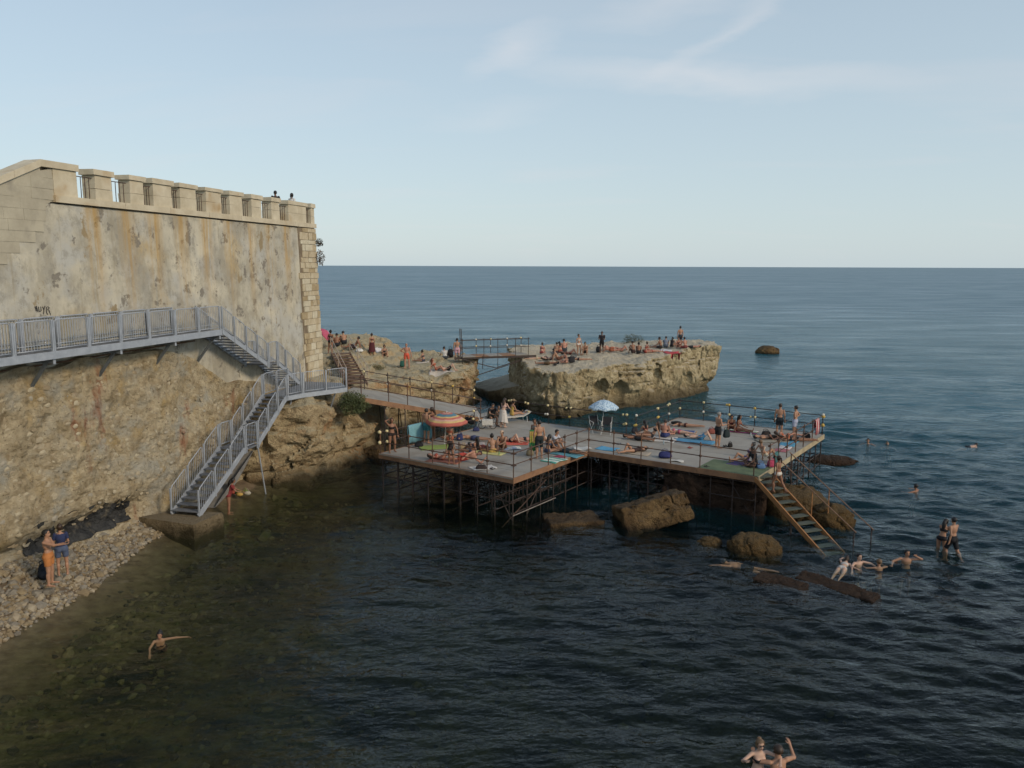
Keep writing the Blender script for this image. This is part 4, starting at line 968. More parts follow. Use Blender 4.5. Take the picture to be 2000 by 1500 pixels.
# ramp down from the landing
def build_ramp():
    N0, N1 = Vector((-8.0, 42.0, 3.78)), Vector((-1.75, 46.4, ZP + .05)); F0, F1 = Vector((-9.05, 45.6, 3.78)), Vector((-2.35, 50.4, ZP + .05))
    rp = thing('access_ramp', N0 * .5 + N1 * .5 - Vector((0, 0, 1)), 'long decked ramp with pipe rails sloping from the stairs to the platform', 'ramp')
    n = 8
    for i in range(n):
        for j in range(2):
            q = []
            for t, v in ((i / n, j / 2), ((i + .994) / n, j / 2), ((i + .994) / n, (j + .994) / 2), (i / n, (j + .994) / 2)): q.append(N0.lerp(N1, t).lerp(F0.lerp(F1, t), v))
            b = MB(); b.hexa([p - Vector((0, 0, .05)) for p in q] + q); b.build('deck_panel', M_panel[(i + j) % 3], rp)
    off = Vector((.35, -.5, 0)).normalized() * .035
    for i in range(3):
        b = MB(); b.bar(N0.lerp(N1, i / 3) + off - Vector((0, 0, .1)), N0.lerp(N1, (i + .996) / 3) + off - Vector((0, 0, .1)), .04, .26); b.build('edge_board', M_fascia, rp)
    b = MB(); b.bar(F1 + (N1 - F1) * -.02 - Vector((0, 0, .1)), N1 - Vector((0, 0, .1)), .04, .2); b.build('edge_board', M_fascia, rp)
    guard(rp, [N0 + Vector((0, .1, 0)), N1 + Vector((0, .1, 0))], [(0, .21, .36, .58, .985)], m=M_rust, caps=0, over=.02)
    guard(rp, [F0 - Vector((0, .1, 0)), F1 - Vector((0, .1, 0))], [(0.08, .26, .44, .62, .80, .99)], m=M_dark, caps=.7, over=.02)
    guard(rp, [W(5.6, 4.3, 3.85), N0 + Vector((0, .15, 0))], [(.1, 1)], m=M_rust, over=0)
    for t in (.18, .34, .5, .66, .82):
        for p0, p1 in ((N0, N1), (F0, F1)):
            x = p0.lerp(p1, t); pipe('standard', (x.x, x.y, -1.2), x - Vector((0, 0, .06)), .032, M_dark, rp, 6)
        x = N0.lerp(N1, t); y = F0.lerp(F1, t); pipe('ledger_tube', x - Vector((0, 0, .3)), y - Vector((0, 0, .3)), .028, M_dark, rp, 6)
        pipe('brace_tube', (x.x, x.y, .2), y - Vector((0, 0, .3)), .026, M_dark, rp, 6)
    # flat link between ramp foot and landing
    L = [W(5.55, 4.4, 3.82), N0 + Vector((0, .02, .03)), F0 + Vector((0, 0, .03)), W(3.2, 3.2, 3.82)]
    b = MB(); b.hexa([p - Vector((0, 0, .08)) for p in L] + L); b.build('deck_panel', M_panel[1], rp)
build_ramp()

# footbridge from the promontory to the island
def build_bridge():
    Z = 3.95
    A0, A1 = onz(903, 697, Z), onz(1032, 692, Z); back = Vector((-.55, 1.5, 0)); B0, B1 = A0 + back, A1 + back
    fb = thing('footbridge', (A0 + B1) / 2, 'small scaffold footbridge with capped rails linking the promontory to the rock island', 'bridge')
    n = 5
    for i in range(n):
        q = [A0.lerp(A1, i / n), A0.lerp(A1, (i + .99) / n), B0.lerp(B1, (i + .99) / n), B0.lerp(B1, i / n)]
        b = MB(); b.hexa([p - Vector((0, 0, .06)) for p in q] + q); b.build('deck_plank', M_fascia if i % 2 else M_panel[1], fb)
    b = MB(); b.bar(A0 - Vector((.6, .05, .12)), A1 + Vector((.6, -.05, -.12)), .04, .16); b.build('edge_beam', M_dark, fb)
    guard(fb, [A0, A1], [(0, .32, .53, .8, 1)], hts=(.62, 1.22), m=M_dark, caps=0, couple=False, down=.5)
    guard(fb, [B0, B1], [(0.02, .3, .52, .78, 1)], hts=(.55, 1.1), m=M_dark, caps=.95, couple=False, cap_double=False)
    pipe('post', A0, A0 + Vector((-.08, 0, 2.1)), .03, M_dark, fb, 6); pipe('post', A0 + Vector((-.14, .3, 0)), A0 + Vector((-.2, .3, 2.1)), .03, M_dark, fb, 6)
    c = A0.lerp(A1, .5) - Vector((0, 0, .95))
    for x, y in ((A0, c), (A1, c), (A1 + Vector((0, 0, -.1)), A0 + Vector((.2, 0, -1.7)))): pipe('brace_tube', x - Vector((0, 0, .2)), y, .032, M_dark, fb, 6)
    for t in (.3, .53, .8): pipe('hanger', A0.lerp(A1, t) - Vector((0, 0, 1.0)), A0.lerp(A1, t), .026, M_dark, fb, 6)
build_bridge()

# pipe-railed steps beside the wall corner
def build_corner_steps():
    top = Vector((-12.0, 53.0, 5.0)); bot = Vector((-9.55, 45.9, 3.9)); wv = Vector((1.15, .45, 0))
    st = thing('pipe_rail_steps', bot, 'steep wooden steps with thin pale handrails beside the wall corner', 'steps')
    M_p = pm('pale_rusty_rail', (.50, .40, .30), (.34, .24, .17), 5, .6); n = 11
    for k in range(n):
        p = bot.lerp(top, (k + .5) / n); d = (top - bot) / n * .5; d.z = 0
        b = MB(); c = [p - d, p + wv - d, p + wv + d, p + d]; b.hexa([x - Vector((0, 0, .05)) for x in c] + c); b.build('tread', MATS['brown_pipe'], st)
    for o in (Vector(), wv):
        for h in (.5, 1.0): pipe('handrail', bot + o + Vector((0, 0, h)), top + o + Vector((0, 0, h)), .024, M_p, st, 6)
        for t in (0, .5, 1): x = bot.lerp(top, t) + o; pipe('post', x - Vector((0, 0, .3)), x + Vector((0, 0, 1.03)), .024, M_p, st, 6)
        b = MB(); b.bar(bot + o - Vector((0, 0, .08)), top + o - Vector((0, 0, .08)), .05, .18); b.build('stringer', MATS['brown_pipe'], st)
build_corner_steps()

# wooden stairs into the sea
def build_sea_stairs():
    M_o = pm('orange_brown_timber', (.36, .17, .06), (.24, .11, .04), 3, .75, .3, 16); M_gt = pm('grey_green_tread', (.10, .11, .085), (.055, .065, .05), 3, .85, .2, 20)
    T0 = Vector((10.42, 33.5, 1.72)); B0_ = Vector((12.05, 29.65, -.35)); wv = Vector((.88, .34, 0))
    st = thing('sea_stairs', B0_, 'orange brown wooden stairs going from the platform corner into the sea', 'stairs')
    n = 11
    for k in range(n):
        p = T0.lerp(B0_, (k + .6) / n); d = (B0_ - T0) / n * .42; d.z = 0
        b = MB(); c = [p - d, p + d, p + wv + d, p + wv - d]; b.hexa([x - Vector((0, 0, .04)) for x in c] + c); b.build('tread', M_gt, st)
    for o in (Vector(), wv):
        b = MB(); b.bar(T0 + o, B0_ + o, .06, .2); b.build('stringer', M_o, st)
    M_h = pm('brown_handrail', (.26, .15, .085), (.17, .09, .05), 4, .6)
    for o, x in ((wv * .98, 0), (wv * 1.9, 1)):
        a = T0 + o + Vector((0, 0, 1.0)); c = B0_ + o + Vector((.35, -.2, .95)); pipe('handrail', a, c, .025, M_h, st, 6)
        for t in (0.02, .5, .98): y = a.lerp(c, t); pipe('post', y - Vector((0, 0, 1.15)), y, .024, M_o if t == .5 else M_dark, st, 6)
    for t in (.55, .8): y = T0.lerp(B0_, t); pipe('post', (y.x, y.y, -1.3), y, .035, M_dark, st, 6)
    b = MB(); q = [PL(-8.3, 6.9, ZP - .004), PL(-8.9, 6.2, ZP - .1), PL(-9.3, 7.0, ZP - .1), PL(-8.38, 8.2, ZP - .004)]
    q = [T0 + Vector((-.1, .45, .06)), T0 + Vector((.02, -.02, .05)), T0 + wv + Vector((.02, -.02, .05)), T0 + wv + Vector((-.1, .6, .06))]
    b.hexa([p - Vector((0, 0, .06)) for p in q] + q); b.build('top_step', M_gt, st)
build_sea_stairs()

# ================================================================== boulders
def rockthing(name, c, size, mat_, label, seed, angular=.0, rotz=0, tilt=(0, 0), h=None, group=None):
    g = np.random.default_rng(seed); sx, sy, sz = size; h = h or max(size) / 22
    X, Y, Z = grid3(-1.5 * sx, 1.5 * sx, -1.5 * sy, 1.5 * sy, -1.5 * sz, 1.5 * sz, h)
    if angular:
        q = .12 * min(size); d = np.sqrt(np.maximum(np.abs(X) - sx + q, 0) ** 2 + np.maximum(np.abs(Y) - sy + q, 0) ** 2 + np.maximum(np.abs(Z) - sz + q, 0) ** 2) - q
        d = np.maximum(d, np.maximum(np.maximum(np.abs(X) - sx, np.abs(Y) - sy), np.abs(Z) - sz))
    else: d = (np.sqrt((X / sx) ** 2 + (Y / sy) ** 2 + (Z / sz) ** 2) - 1) * min(size)
    sh = g.uniform(0, 60); m_ = min(size)
    d = d + m_ * .20 * fbm(X + sh, Y, Z, .55 / m_, 3) + m_ * .07 * fbm(X, Y + sh, Z, 3.2 / m_, 2) - m_ * .16 * np.clip(worley(X + sh, Y, Z, .8 / m_)[0], 0, .4) - m_ * .10 * np.clip(worley(X, Y + sh, Z, 2.0 / m_)[0], 0, .3) + m_ * .14 * sst(.05, 0, np.abs(gnoise((X + sh) * .7 / m_, Y * .7 / m_, Z * .7 / m_)))
    V, Q = snets(d, (-1.5 * sx, -1.5 * sy, -1.5 * sz), h)
    o = link(name, mesh_from(name, V, Q, mat_, None, False)); o.location = c; o.rotation_euler = (R(tilt[0]), R(tilt[1]), R(rotz)); BASE[o] = Vector(c)
    return tag(o, label, 'rock', group)
wd = onz(1282, 1012, 0)
rockthing('boulder', (6.0, 33.0, .35), (1.45, .95, .62), M_boulder2, 'wedge shaped brown boulder in the water in front of the platform', 1, 1, 8, (-16, -14))
rockthing('boulder', (9.25, 29.55, -.06), (.95, .75, .62), M_boulder, 'rounded brown boulder beside the foot of the sea stairs', 2)
rockthing('boulder', (7.75, 30.3, -.22), (.55, .5, .42), M_boulder, 'small low brown rock left of the rounded boulder', 3)
rockthing('boulder', (2.6, 33.0, -.28), (1.15, .75, .42), M_boulder2, 'mostly submerged reddish block between the platform and the wedge boulder', 4, 1, 12)
rockthing('boulder', (12.6, 34.2, .15), (1.45, 1.3, 1.0), M_boulder, 'large brown weathered rock behind the sea stairs', 5)
rockthing('boulder', (13.5, 32.6, .0), (.85, .75, .85), M_boulder, 'upright brown rock at the foot of the sea stairs rail', 6)
rockthing('boulder', (9.6, 36.0, .3), (2.3, 1.4, 1.05), M_weedrock, 'dark blocky rock under the right corner of the platform', 7, 1, -30)
rockthing('boulder', (3.7, 40.3, .1), (1.0, .8, .75), M_weedrock, 'dark rounded rock among the scaffold poles under the platform', 8)
rockthing('boulder', (6.2, 42.4, .2), (1.4, 1.0, .95), M_weedrock, 'dark high rock deep under the middle of the platform', 9)
rockthing('boulder', (9.25, 26.25, -.22), (.85, .34, .3), M_weedrock, 'short reddish brown weed covered slab breaking the surface', 10, 1, -38, (8, 0))
rockthing('boulder', (11.0, 25.85, -.22), (1.35, .32, .3), M_weedrock, 'long thin weed covered slab at the water surface', 11, 1, -48, (8, 0))
rockthing('boulder', (32, 100.4, .1), (1.4, 1.0, .75), M_boulder2, 'lone brown rock far out in the sea', 12)
rockthing('boulder', (17.8, 43.6, -.02), (1.3, .8, .36), M_weedrock, 'low dark reef rock beside the right edge of the platform', 13)
rockthing('boulder', (-7.6, 44.6, .0), (.9, .7, .6), M_boulder2, 'brown rock at the cliff foot under the ramp', 14)

# ================================================================== people
def nv(*v):
    v = np.array(v, float); return v / np.linalg.norm(v)
UPP = dict(tu=(0, 0, 1), tf=(0, 1, 0), cu=None, hu=None, hf=None,
           thL=(-.06, .03, -1), thR=(.06, .03, -1), shL=(-.01, -.05, -1), shR=(.01, -.05, -1), ftL=(-.2, 1, -.12), ftR=(.2, 1, -.12),
           uaL=(-.2, -.03, -1), uaR=(.2, -.03, -1), faL=(-.06, .2, -1), faR=(.06, .2, -1))
def pose(**k):
    d = dict(UPP); d.update(k); return d
SITF = dict(ftL=(-.15, .9, .35), ftR=(.15, .9, .35))
POSES = {
 'stand': pose(),
 'stand_shift': pose(tu=(.05, -.02, 1), thL=(-.16, .12, -1), shL=(-.06, -.12, -1), thR=(.0, -.02, -1), uaL=(-.28, .1, -1), faL=(.1, .6, -.8), hf=(-.5, .85, -.05)),
 'hand_hip': pose(thL=(-.16, .05, -1), uaR=(.75, -.25, -.75), faR=(-.75, .25, -.45), uaL=(-.35, .12, -1), faL=(-.25, .15, -1)),
 'hands_hips': pose(uaR=(.72, -.3, -.75), faR=(-.8, .3, -.35), uaL=(-.72, -.3, -.75), faL=(.8, .3, -.35), tu=(0, -.05, 1)),
 'hold': pose(uaL=(-.2, .15, -1), uaR=(.2, .15, -1), faL=(.25, .95, .1), faR=(-.25, .95, .1), hf=(0, .85, -.45)),
 'hug': pose(uaL=(-.35, .8, -.15), uaR=(.35, .8, -.2), faL=(.75, .6, .1), faR=(-.75, .6, .1), tu=(0, .08, 1), hf=(.5, .8, -.1)),
 'arm_up': pose(uaR=(.6, .1, .75), faR=(-.85, .1, .35), uaL=(-.4, .05, -.9), thL=(-.1, .12, -1), shL=(0, -.2, -1)),
 'point': pose(uaR=(.25, .9, -.2), faR=(.05, 1, .08), uaL=(-.2, .3, -.9), faL=(.2, .8, .3), tu=(0, -.04, 1)),
 'walk': pose(thL=(-.06, .38, -.92), shL=(-.02, -.12, -1), thR=(.06, -.28, -.95), shR=(.02, -.5, -.85), uaL=(-.2, -.3, -.95), faL=(-.1, .1, -1), uaR=(.2, .3, -.95), faR=(0, .6, -.8), ftR=(.1, .8, -.6)),
 'bend': pose(tu=(0, .72, .7), tf=(0, .7, -.72), thL=(-.12, -.08, -1), thR=(.12, -.08, -1), uaL=(-.1, .45, -.9), uaR=(.1, .45, -.9), faL=(0, .4, -.9), faR=(0, .4, -.9), hu=(0, .85, .5), hf=(0, .5, -.85)),
 'lean': pose(tu=(0, .3, .95), tf=(0, .95, -.3), uaL=(-.15, .5, -.85), uaR=(.15, .5, -.85), faL=(.15, .85, -.4), faR=(-.15, .85, -.4), hf=(0, .9, -.4)),
 'sit_knees': pose(tu=(0, .12, 1), cu=(0, .35, .94), thL=(-.2, .72, .68), thR=(.2, .72, .68), shL=(.05, .42, -.9), shR=(-.05, .42, -.9), uaL=(-.12, .7, -.7), uaR=(.12, .7, -.7), faL=(.5, .8, -.15), faR=(-.5, .8, -.15), hf=(0, .9, -.4), **SITF),
 'sit_cross': pose(tu=(0, .05, 1), cu=(0, .25, .97), thL=(-.72, .68, .1), thR=(.72, .68, .1), shL=(.85, .25, -.2), shR=(-.85, .3, -.08), ftL=(.6, .7, 0), ftR=(-.6, .7, 0), uaL=(-.2, .4, -.9), uaR=(.2, .4, -.9), faL=(-.1, .8, -.5), faR=(.1, .8, -.5), hf=(0, .85, -.5)),
 'sit_legs': pose(tu=(0, -.05, 1), cu=(0, .2, .98), thL=(-.12, 1, .03), thR=(.12, 1, .1), shL=(0, 1, -.08), shR=(0, 1, -.22), ftL=(-.2, .25, .95), ftR=(.2, .25, .95), uaL=(-.2, .35, -.9), uaR=(.2, .35, -.9), faL=(0, .9, -.3), faR=(0, .9, -.3)),
 'recline': pose(tu=(0, -.62, .78), tf=(0, .78, .62), cu=(0, -.45, .9), thL=(-.1, 1, .06), thR=(.1, .85, .52), shL=(0, 1, -.06), shR=(0, .55, -.82), ftL=(-.2, .25, .95), ftR=(.1, .95, -.1), uaL=(-.25, -.45, -.85), uaR=(.25, -.45, -.85), faL=(-.05, -.15, -1), faR=(.05, -.15, -1)),
 'side_sit': pose(tu=(-.35, .0, .93), thL=(-.3, .9, .0), thR=(.1, .95, .1), shL=(.75, -.55, -.02), shR=(.8, -.5, -.1), uaL=(-.55, -.1, -.85), faL=(-.3, 0, -1), uaR=(.2, .5, -.85), faR=(0, .9, -.3), ftL=(.7, -.7, 0), ftR=(.7, -.7, 0)),
 'chair': pose(tu=(0, .15, 1), cu=(0, .5, .87), thL=(-.18, 1, -.04), thR=(.18, 1, -.04), shL=(-.05, .05, -1), shR=(.05, -.12, -1), uaL=(-.15, .6, -.8), uaR=(.15, .6, -.8), faL=(.25, .95, -.05), faR=(-.25, .95, -.05), hf=(0, .8, -.6)),
 'lie_back': pose(tu=(0, 1, .02), tf=(0, -.02, 1), thL=(-.1, -1, 0), thR=(.1, -1, 0), shL=(-.05, -1, -.03), shR=(.05, -1, -.03), ftL=(-.35, -.35, .85), ftR=(.35, -.35, .85), uaL=(-.35, -.95, -.06), uaR=(.35, -.95, -.06), faL=(-.1, -1, 0), faR=(.1, -1, 0)),
 'lie_knee': pose(tu=(0, 1, .02), tf=(0, -.02, 1), thL=(-.12, -1, .04), thR=(.05, -.62, .78), shL=(-.05, -1, -.08), shR=(0, -.45, -.9), ftL=(-.35, -.35, .85), ftR=(0, -1, -.05), uaL=(-.75, .65, 0), uaR=(.35, -.95, -.05), faL=(.7, .7, .05), faR=(.1, -1, 0)),
 'lie_knees': pose(tu=(0, 1, .06), tf=(0, -.06, 1), thL=(-.1, -.6, .8), thR=(.1, -.66, .75), shL=(0, -.48, -.88), shR=(0, -.42, -.9), ftL=(0, -1, -.05), ftR=(0, -1, -.05), uaL=(-.4, -.9, -.05), uaR=(.4, -.9, -.05), faL=(.5, -.8, .25), faR=(-.5, -.8, .25)),
 'lie_front': pose(tu=(0, 1, .04), tf=(0, .04, -1), cu=(0, 1, .12), thL=(-.1, -1, 0), thR=(.1, -1, 0), shL=(-.02, -1, .02), shR=(.02, -1, .02), ftL=(-.1, -1, -.15), ftR=(.1, -1, -.15), uaL=(-.75, .6, -.15), uaR=(.75, .6, -.15), faL=(.7, .7, -.05), faR=(-.7, .7, -.05), hu=(0, 1, .25), hf=(.75, .1, -.6)),
 'lie_side': pose(tu=(0, 1, .0), tf=(1, 0, 0), cu=(.05, .95, .28), thL=(.25, -1, 0), thR=(.55, -.85, .05), shL=(-.1, -1, 0), shR=(-.3, -.95, -.1), ftL=(.5, -.8, 0), ftR=(.5, -.8, 0), uaL=(.35, .75, -.45), uaR=(.5, -.6, -.25), faL=(-.2, .6, .75), faR=(.6, -.5, -.5), hu=(0, .8, .6), hf=(1, 0, 0)),
 'tread_water': pose(uaL=(-.8, .45, -.15), uaR=(.8, .45, -.15), faL=(.1, .95, -.05), faR=(-.1, .95, -.05), thL=(-.15, .5, -.85), thR=(.15, .5, -.85), shL=(0, -.3, -.95), shR=(0, -.3, -.95)),
 'reach_side': pose(tu=(.1, .8, .55), tf=(0, .55, -.8), cu=(0, .55, .8), hu=(0, .2, 1), thL=(-.15, -.75, -.6), thR=(.15, -.8, -.55), shL=(0, -.9, -.35), shR=(0, -.9, -.35), ftL=(0, -.9, -.3), ftR=(0, -.9, -.3), uaL=(-.97, .2, .02), faL=(-.97, .2, -.1), uaR=(.5, .75, -.35), faR=(.1, .9, -.3), hf=(.3, .9, -.1)),
 'elbows_up': pose(uaL=(-.95, .1, .1), faL=(.75, .35, .5), uaR=(.85, .2, -.35), faR=(.3, .8, -.2), hf=(-.3, .9, -.2)),
 'embrace_low': pose(uaL=(-.75, .6, -.15), uaR=(.85, .4, -.25), faL=(.45, .9, 0), faR=(.15, .75, .55), tu=(0, .05, 1)),
 'swim': pose(tu=(0, 1, .12), tf=(0, .12, -1), thL=(-.1, -1, -.15), thR=(.1, -1, -.05), shL=(0, -1, -.1), shR=(0, -1, .0), ftL=(0, -1, -.1), ftR=(0, -1, -.1), uaL=(-.35, .9, .1), faL=(.1, 1, -.15), uaR=(.5, -.8, -.1), faR=(.2, -.9, -.2), hu=(0, .75, .6), hf=(0, .7, -.5)),
}
def build_body(key, sex):
    q = POSES[key]; tu = nv(*q['tu']); tf = np.array(q['tf'], float); tf = nv(*(tf - tu * (tf @ tu))); rt = np.cross(tf, tu)
    cu = nv(*q['cu']) if q['cu'] else tu; cf = nv(*(tf - cu * (tf @ cu))); cr = np.cross(cf, cu)
    hu = nv(*q['hu']) if q['hu'] else nv(*(cu * .6 + np.array((0, 0, .4 if abs(cu[2]) > .5 else .0)) + (cu * .4 if abs(cu[2]) <= .5 else 0)))
    hf = np.array(q['hf'], float) if q['hf'] else cf; hf = nv(*(hf - hu * (hf @ hu))); hr = np.cross(hf, hu)
    fem = sex == 'f'; sw = .158 if fem else .185; hw = .098 if fem else .092
    pel = np.zeros(3); waist = pel + tu * .13; chest = waist + cu * .20; neck = chest + cu * .185; head = neck + hu * .165 + hf * .018
    J = {}
    segs = []   # name, a, b, ra, rb
    for sd_, sg in (('L', -1), ('R', 1)):
        hip = pel - tu * .05 + rt * hw * sg; kn = hip + nv(*q['th' + sd_]) * .425; an = kn + nv(*q['sh' + sd_]) * .40; ft = nv(*q['ft' + sd_]); toe = an + ft * .165 + nv(*q['sh' + sd_]) * .045; heel = an - ft * .04 + nv(*q['sh' + sd_]) * .045
        sh = chest + cu * .125 + cr * sw * sg; el = sh + nv(*q['ua' + sd_]) * .285; wr = el + nv(*q['fa' + sd_]) * .25
        J[sd_] = dict(hip=hip, kn=kn, an=an, toe=toe, sh=sh, el=el, wr=wr, fa=nv(*q['fa' + sd_]))
        tk = 1.06 if fem else 1.0; ak = .84 if fem else 1.0
        calf = kn + (an - kn) * .3 - (ft - nv(*q['sh' + sd_]) * (ft @ nv(*q['sh' + sd_]))) * .018
        segs += [('thigh' + sd_, hip, kn, .086 * tk, .056), ('shin' + sd_, kn, an, .052, .036), ('calf' + sd_, calf, calf + (an - kn) * .25, .052, .042), ('foot' + sd_, heel, toe, .036, .026),
                 ('uarm' + sd_, sh, el, .052 * ak, .040 * ak), ('farm' + sd_, el, wr, .040 * ak, .027 * ak)]
    segs += [('neck', chest + cu * .12, head - hu * .03, .058 if not fem else .048, .050 if not fem else .042)]
    ells = [('torso', pel + tu * .0, (.150 if not fem else .158, .105, .115), (rt, tf, tu)), ('torso', (pel + waist) / 2 + tu * .05, (.135 if not fem else .118, .092, .13), (rt, tf, tu)),
            ('torso', chest - cu * .0, (.160 if not fem else .135, .102, .165), (cr, cf, cu)), ('torso', chest + cu * .10, (.165 if not fem else .138, .075, .075), (cr, cf, cu)),
            ('torso', pel - tu * .05 - tf * .05 + rt * .07, (.075, .07, .08), (rt, tf, tu)), ('torso', pel - tu * .05 - tf * .05 - rt * .07, (.075, .07, .08), (rt, tf, tu))]
    if fem: ells += [('torso', chest + cu * .0 + cf * .085 + cr * .062 * s, (.056, .05, .055), (cr, cf, cu)) for s in (-1, 1)]
    ells += [('head', head + hu * .03 - hf * .01, (.074, .092, .088), (hr, hf, hu)), ('head', head - hu * .045 + hf * .028, (.055, .062, .068), (hr, hf, hu)), ('head', head - hu * .02 + hf * .092, (.013, .018, .026), (hr, hf, hu)),
             ('head', head - hu * .012 + hr * .074, (.012, .022, .030), (hr, hf, hu)), ('head', head - hu * .012 - hr * .074, (.012, .022, .030), (hr, hf, hu))]
    for sd_, sg in (('L', -1), ('R', 1)):
        j = J[sd_]; fa = j['fa']; lat = np.cross(fa, tf if abs(fa @ tf) < .8 else tu); lat = nv(*lat); nrm = np.cross(lat, fa); j['lat'] = lat; j['nrm'] = nrm
        ells.append(('hand' + sd_, j['wr'] + fa * .05, (.040, .058, .019), (lat, fa, nrm)))
    pts = np.array([s[1] for s in segs] + [s[2] for s in segs] + [e[1] for e in ells]); lo = pts.min(0) - .24; hi = pts.max(0) + .24
    h = .0165; X, Y, Z = (a.astype(np.float32) for a in np.meshgrid(*[np.arange(lo[i], hi[i], h) for i in range(3)], indexing='ij'))
    Fd = np.full(X.shape, .4, np.float32)
    def sub(c0, c1, m): return tuple(slice(max(0, int((min(c0[i], c1[i]) - m - lo[i]) / h)), int((max(c0[i], c1[i]) + m - lo[i]) / h) + 2) for i in range(3))
    def smin(a, b, k): t = np.clip(.5 + .5 * (b - a) / k, 0, 1); return b + (a - b) * t - k * t * (1 - t)
    for nm, c, r_, ax in ells:
        sl = sub(c, c, max(r_) + .09); P = [X[sl] - c[0], Y[sl] - c[1], Z[sl] - c[2]]
        L_ = [P[0] * a[0] + P[1] * a[1] + P[2] * a[2] for a in ax]; k0 = np.sqrt(sum((l / r) ** 2 for l, r in zip(L_, r_))); k1 = np.sqrt(sum((l / r ** 2) ** 2 for l, r in zip(L_, r_))) + 1e-6
        Fd[sl] = smin(Fd[sl], k0 * (k0 - 1) / k1, .045 if nm == 'torso' else (.012 if nm == 'head' else .02))
    for nm, a, b, ra, rb in segs:
        sl = sub(a, b, max(ra, rb) + .09); e = b - a; P = [X[sl] - a[0], Y[sl] - a[1], Z[sl] - a[2]]
        t = np.clip((P[0] * e[0] + P[1] * e[1] + P[2] * e[2]) / (e @ e), 0, 1)
        d = np.sqrt((P[0] - t * e[0]) ** 2 + (P[1] - t * e[1]) ** 2 + (P[2] - t * e[2]) ** 2) - (ra + (rb - ra) * t)
        Fd[sl] = smin(Fd[sl], d, .022 if nm[0] in 'fs' else .032)
    V, Q = snets(Fd, lo, h)
    # which part of the body each point belongs to
    bones = [('spine', pel, chest + cu * .14, .13)] + [(n_, a, b, (ra + rb) / 2) for n_, a, b, ra, rb in segs if n_[:4] in ('thig', 'shin', 'uarm', 'farm')]
    bd = np.full(len(V), 9.); bi = np.zeros(len(V), int); bt = np.zeros(len(V))
    for i, (n_, a, b, r_) in enumerate(bones):
        e = b - a; t0 = (V - a) @ e / (e @ e); t = np.clip(t0, 0, 1); d = np.linalg.norm(V - a - t[:, None] * e, axis=1) - r_
        m = d < bd; bd[m] = d[m]; bi[m] = i; bt[m] = t0[m]
    hl = (V - head) @ np.stack([hr, hf, hu], 1); ishead = (np.linalg.norm(V - head, axis=1) < .16) & ((V - neck) @ hu > .045)
    bn = np.array([x[0] for x in bones])[bi]; bn[ishead] = 'head'
    # fingers, eyes, mouth appended
    b = MB()
    for sd_, sg in (('L', -1), ('R', 1)):
        j = J[sd_]; fa, lat, nr = j['fa'], j['lat'], j['nrm']; base = j['wr'] + fa * .095
        for k, L_ in enumerate((.068, .078, .073, .058)):
            p0 = base + lat * (.027 - .018 * k) - fa * .012; p1 = p0 + fa * L_ * .5 + nr * .004; p2 = p1 + fa * L_ * .32 + nr * .014; p3 = p2 + fa * L_ * .22 + nr * .016
            b.tube([p0, p1, p2, p3], [.0092, .0088, .008, .0055], 5)
        p0 = j['wr'] + fa * .03 + lat * .032; p1 = p0 + lat * .026 + fa * .024 + nr * .008; p2 = p1 + fa * .034 + lat * .006 + nr * .008; b.tube([p0, p1, p2], [.012, .0105, .007], 5)
    for s in (-1, 1): b.ell(head + hf * .084 + hr * .031 * s + hu * .012, (.013, .008, .007), 6, 4, (Vector(hr), Vector(hf), Vector(hu)), 1); b.ell(head + hf * .086 + hr * .032 * s + hu * .031, (.018, .006, .004), 6, 4, (Vector(hr), Vector(hf), Vector(hu)), 1)
    b.ell(head + hf * .090 - hu * .060, (.021, .007, .007), 6, 4, (Vector(hr), Vector(hf), Vector(hu)), 2)
    nV = len(V); Va = np.concatenate([V, np.array([tuple(p) for p in b.v])])
    low = Va[:, 2].min()
    if key in ('stand', 'stand_shift', 'hand_hip', 'hands_hips', 'hold', 'hug', 'arm_up', 'point', 'walk', 'bend', 'lean'): ctr = (J['L']['an'] + J['R']['an']) / 2
    elif key.startswith('lie') or key == 'swim': ctr = (V.min(0) + V.max(0)) / 2
    else: ctr = pel
    sh3 = np.array([ctr[0], ctr[1], low])
    info = dict(V=V - sh3, Q=Q, bn=bn, bt=bt, hl=hl, head=head - sh3, hu=hu, hf=hf, hr=hr, neck=neck - sh3, chest=chest - sh3, pel=pel - sh3, tu=tu, cu=cu, cf=cf, cr=cr, tf=tf, rt=rt, J={s: {k: (v - sh3 if k not in ('fa', 'lat', 'nrm') else v) for k, v in J[s].items()} for s in J}, extra=(Va[nV:] - sh3, b.f, b.m))
    N_ = np.zeros_like(V); a0, a1, a2 = V[Q[:, 0]], V[Q[:, 1]], V[Q[:, 2]]; fn = np.cross(a1 - a0, a2 - a0)
    for c in range(4): np.add.at(N_, Q[:, c], fn)
    info['N'] = N_ / (np.linalg.norm(N_, axis=1)[:, None] + 1e-9)
    return info
_bodies = {}; _meshes = {}
def body(key, sex):
    if (key, sex) not in _bodies: _bodies[(key, sex)] = build_body(key, sex)
    return _bodies[(key, sex)]
SKIN = {k: pm('skin_' + k, c, tuple(x * .86 for x in c), 6, .55, .05, 40, spec=.35) for k, c in dict(fair=(.52, .335, .245), tan=(.39, .215, .135), bronze=(.27, .135, .08), red=(.45, .225, .155), dark=(.15, .08, .052)).items()}
M_eye = pm('eye_dark', (.03, .022, .02)); M_lip = pm('lip', (.30, .10, .08))
HAIR = {k: pm('hair_' + k, c, tuple(x * .6 for x in c), 30, .5, .4, 60) for k, c in dict(black=(.012, .010, .009), brown=(.045, .025, .014), light=(.16, .095, .045), grey=(.28, .27, .25), red=(.16, .045, .018)).items()}
CLOTH = {}
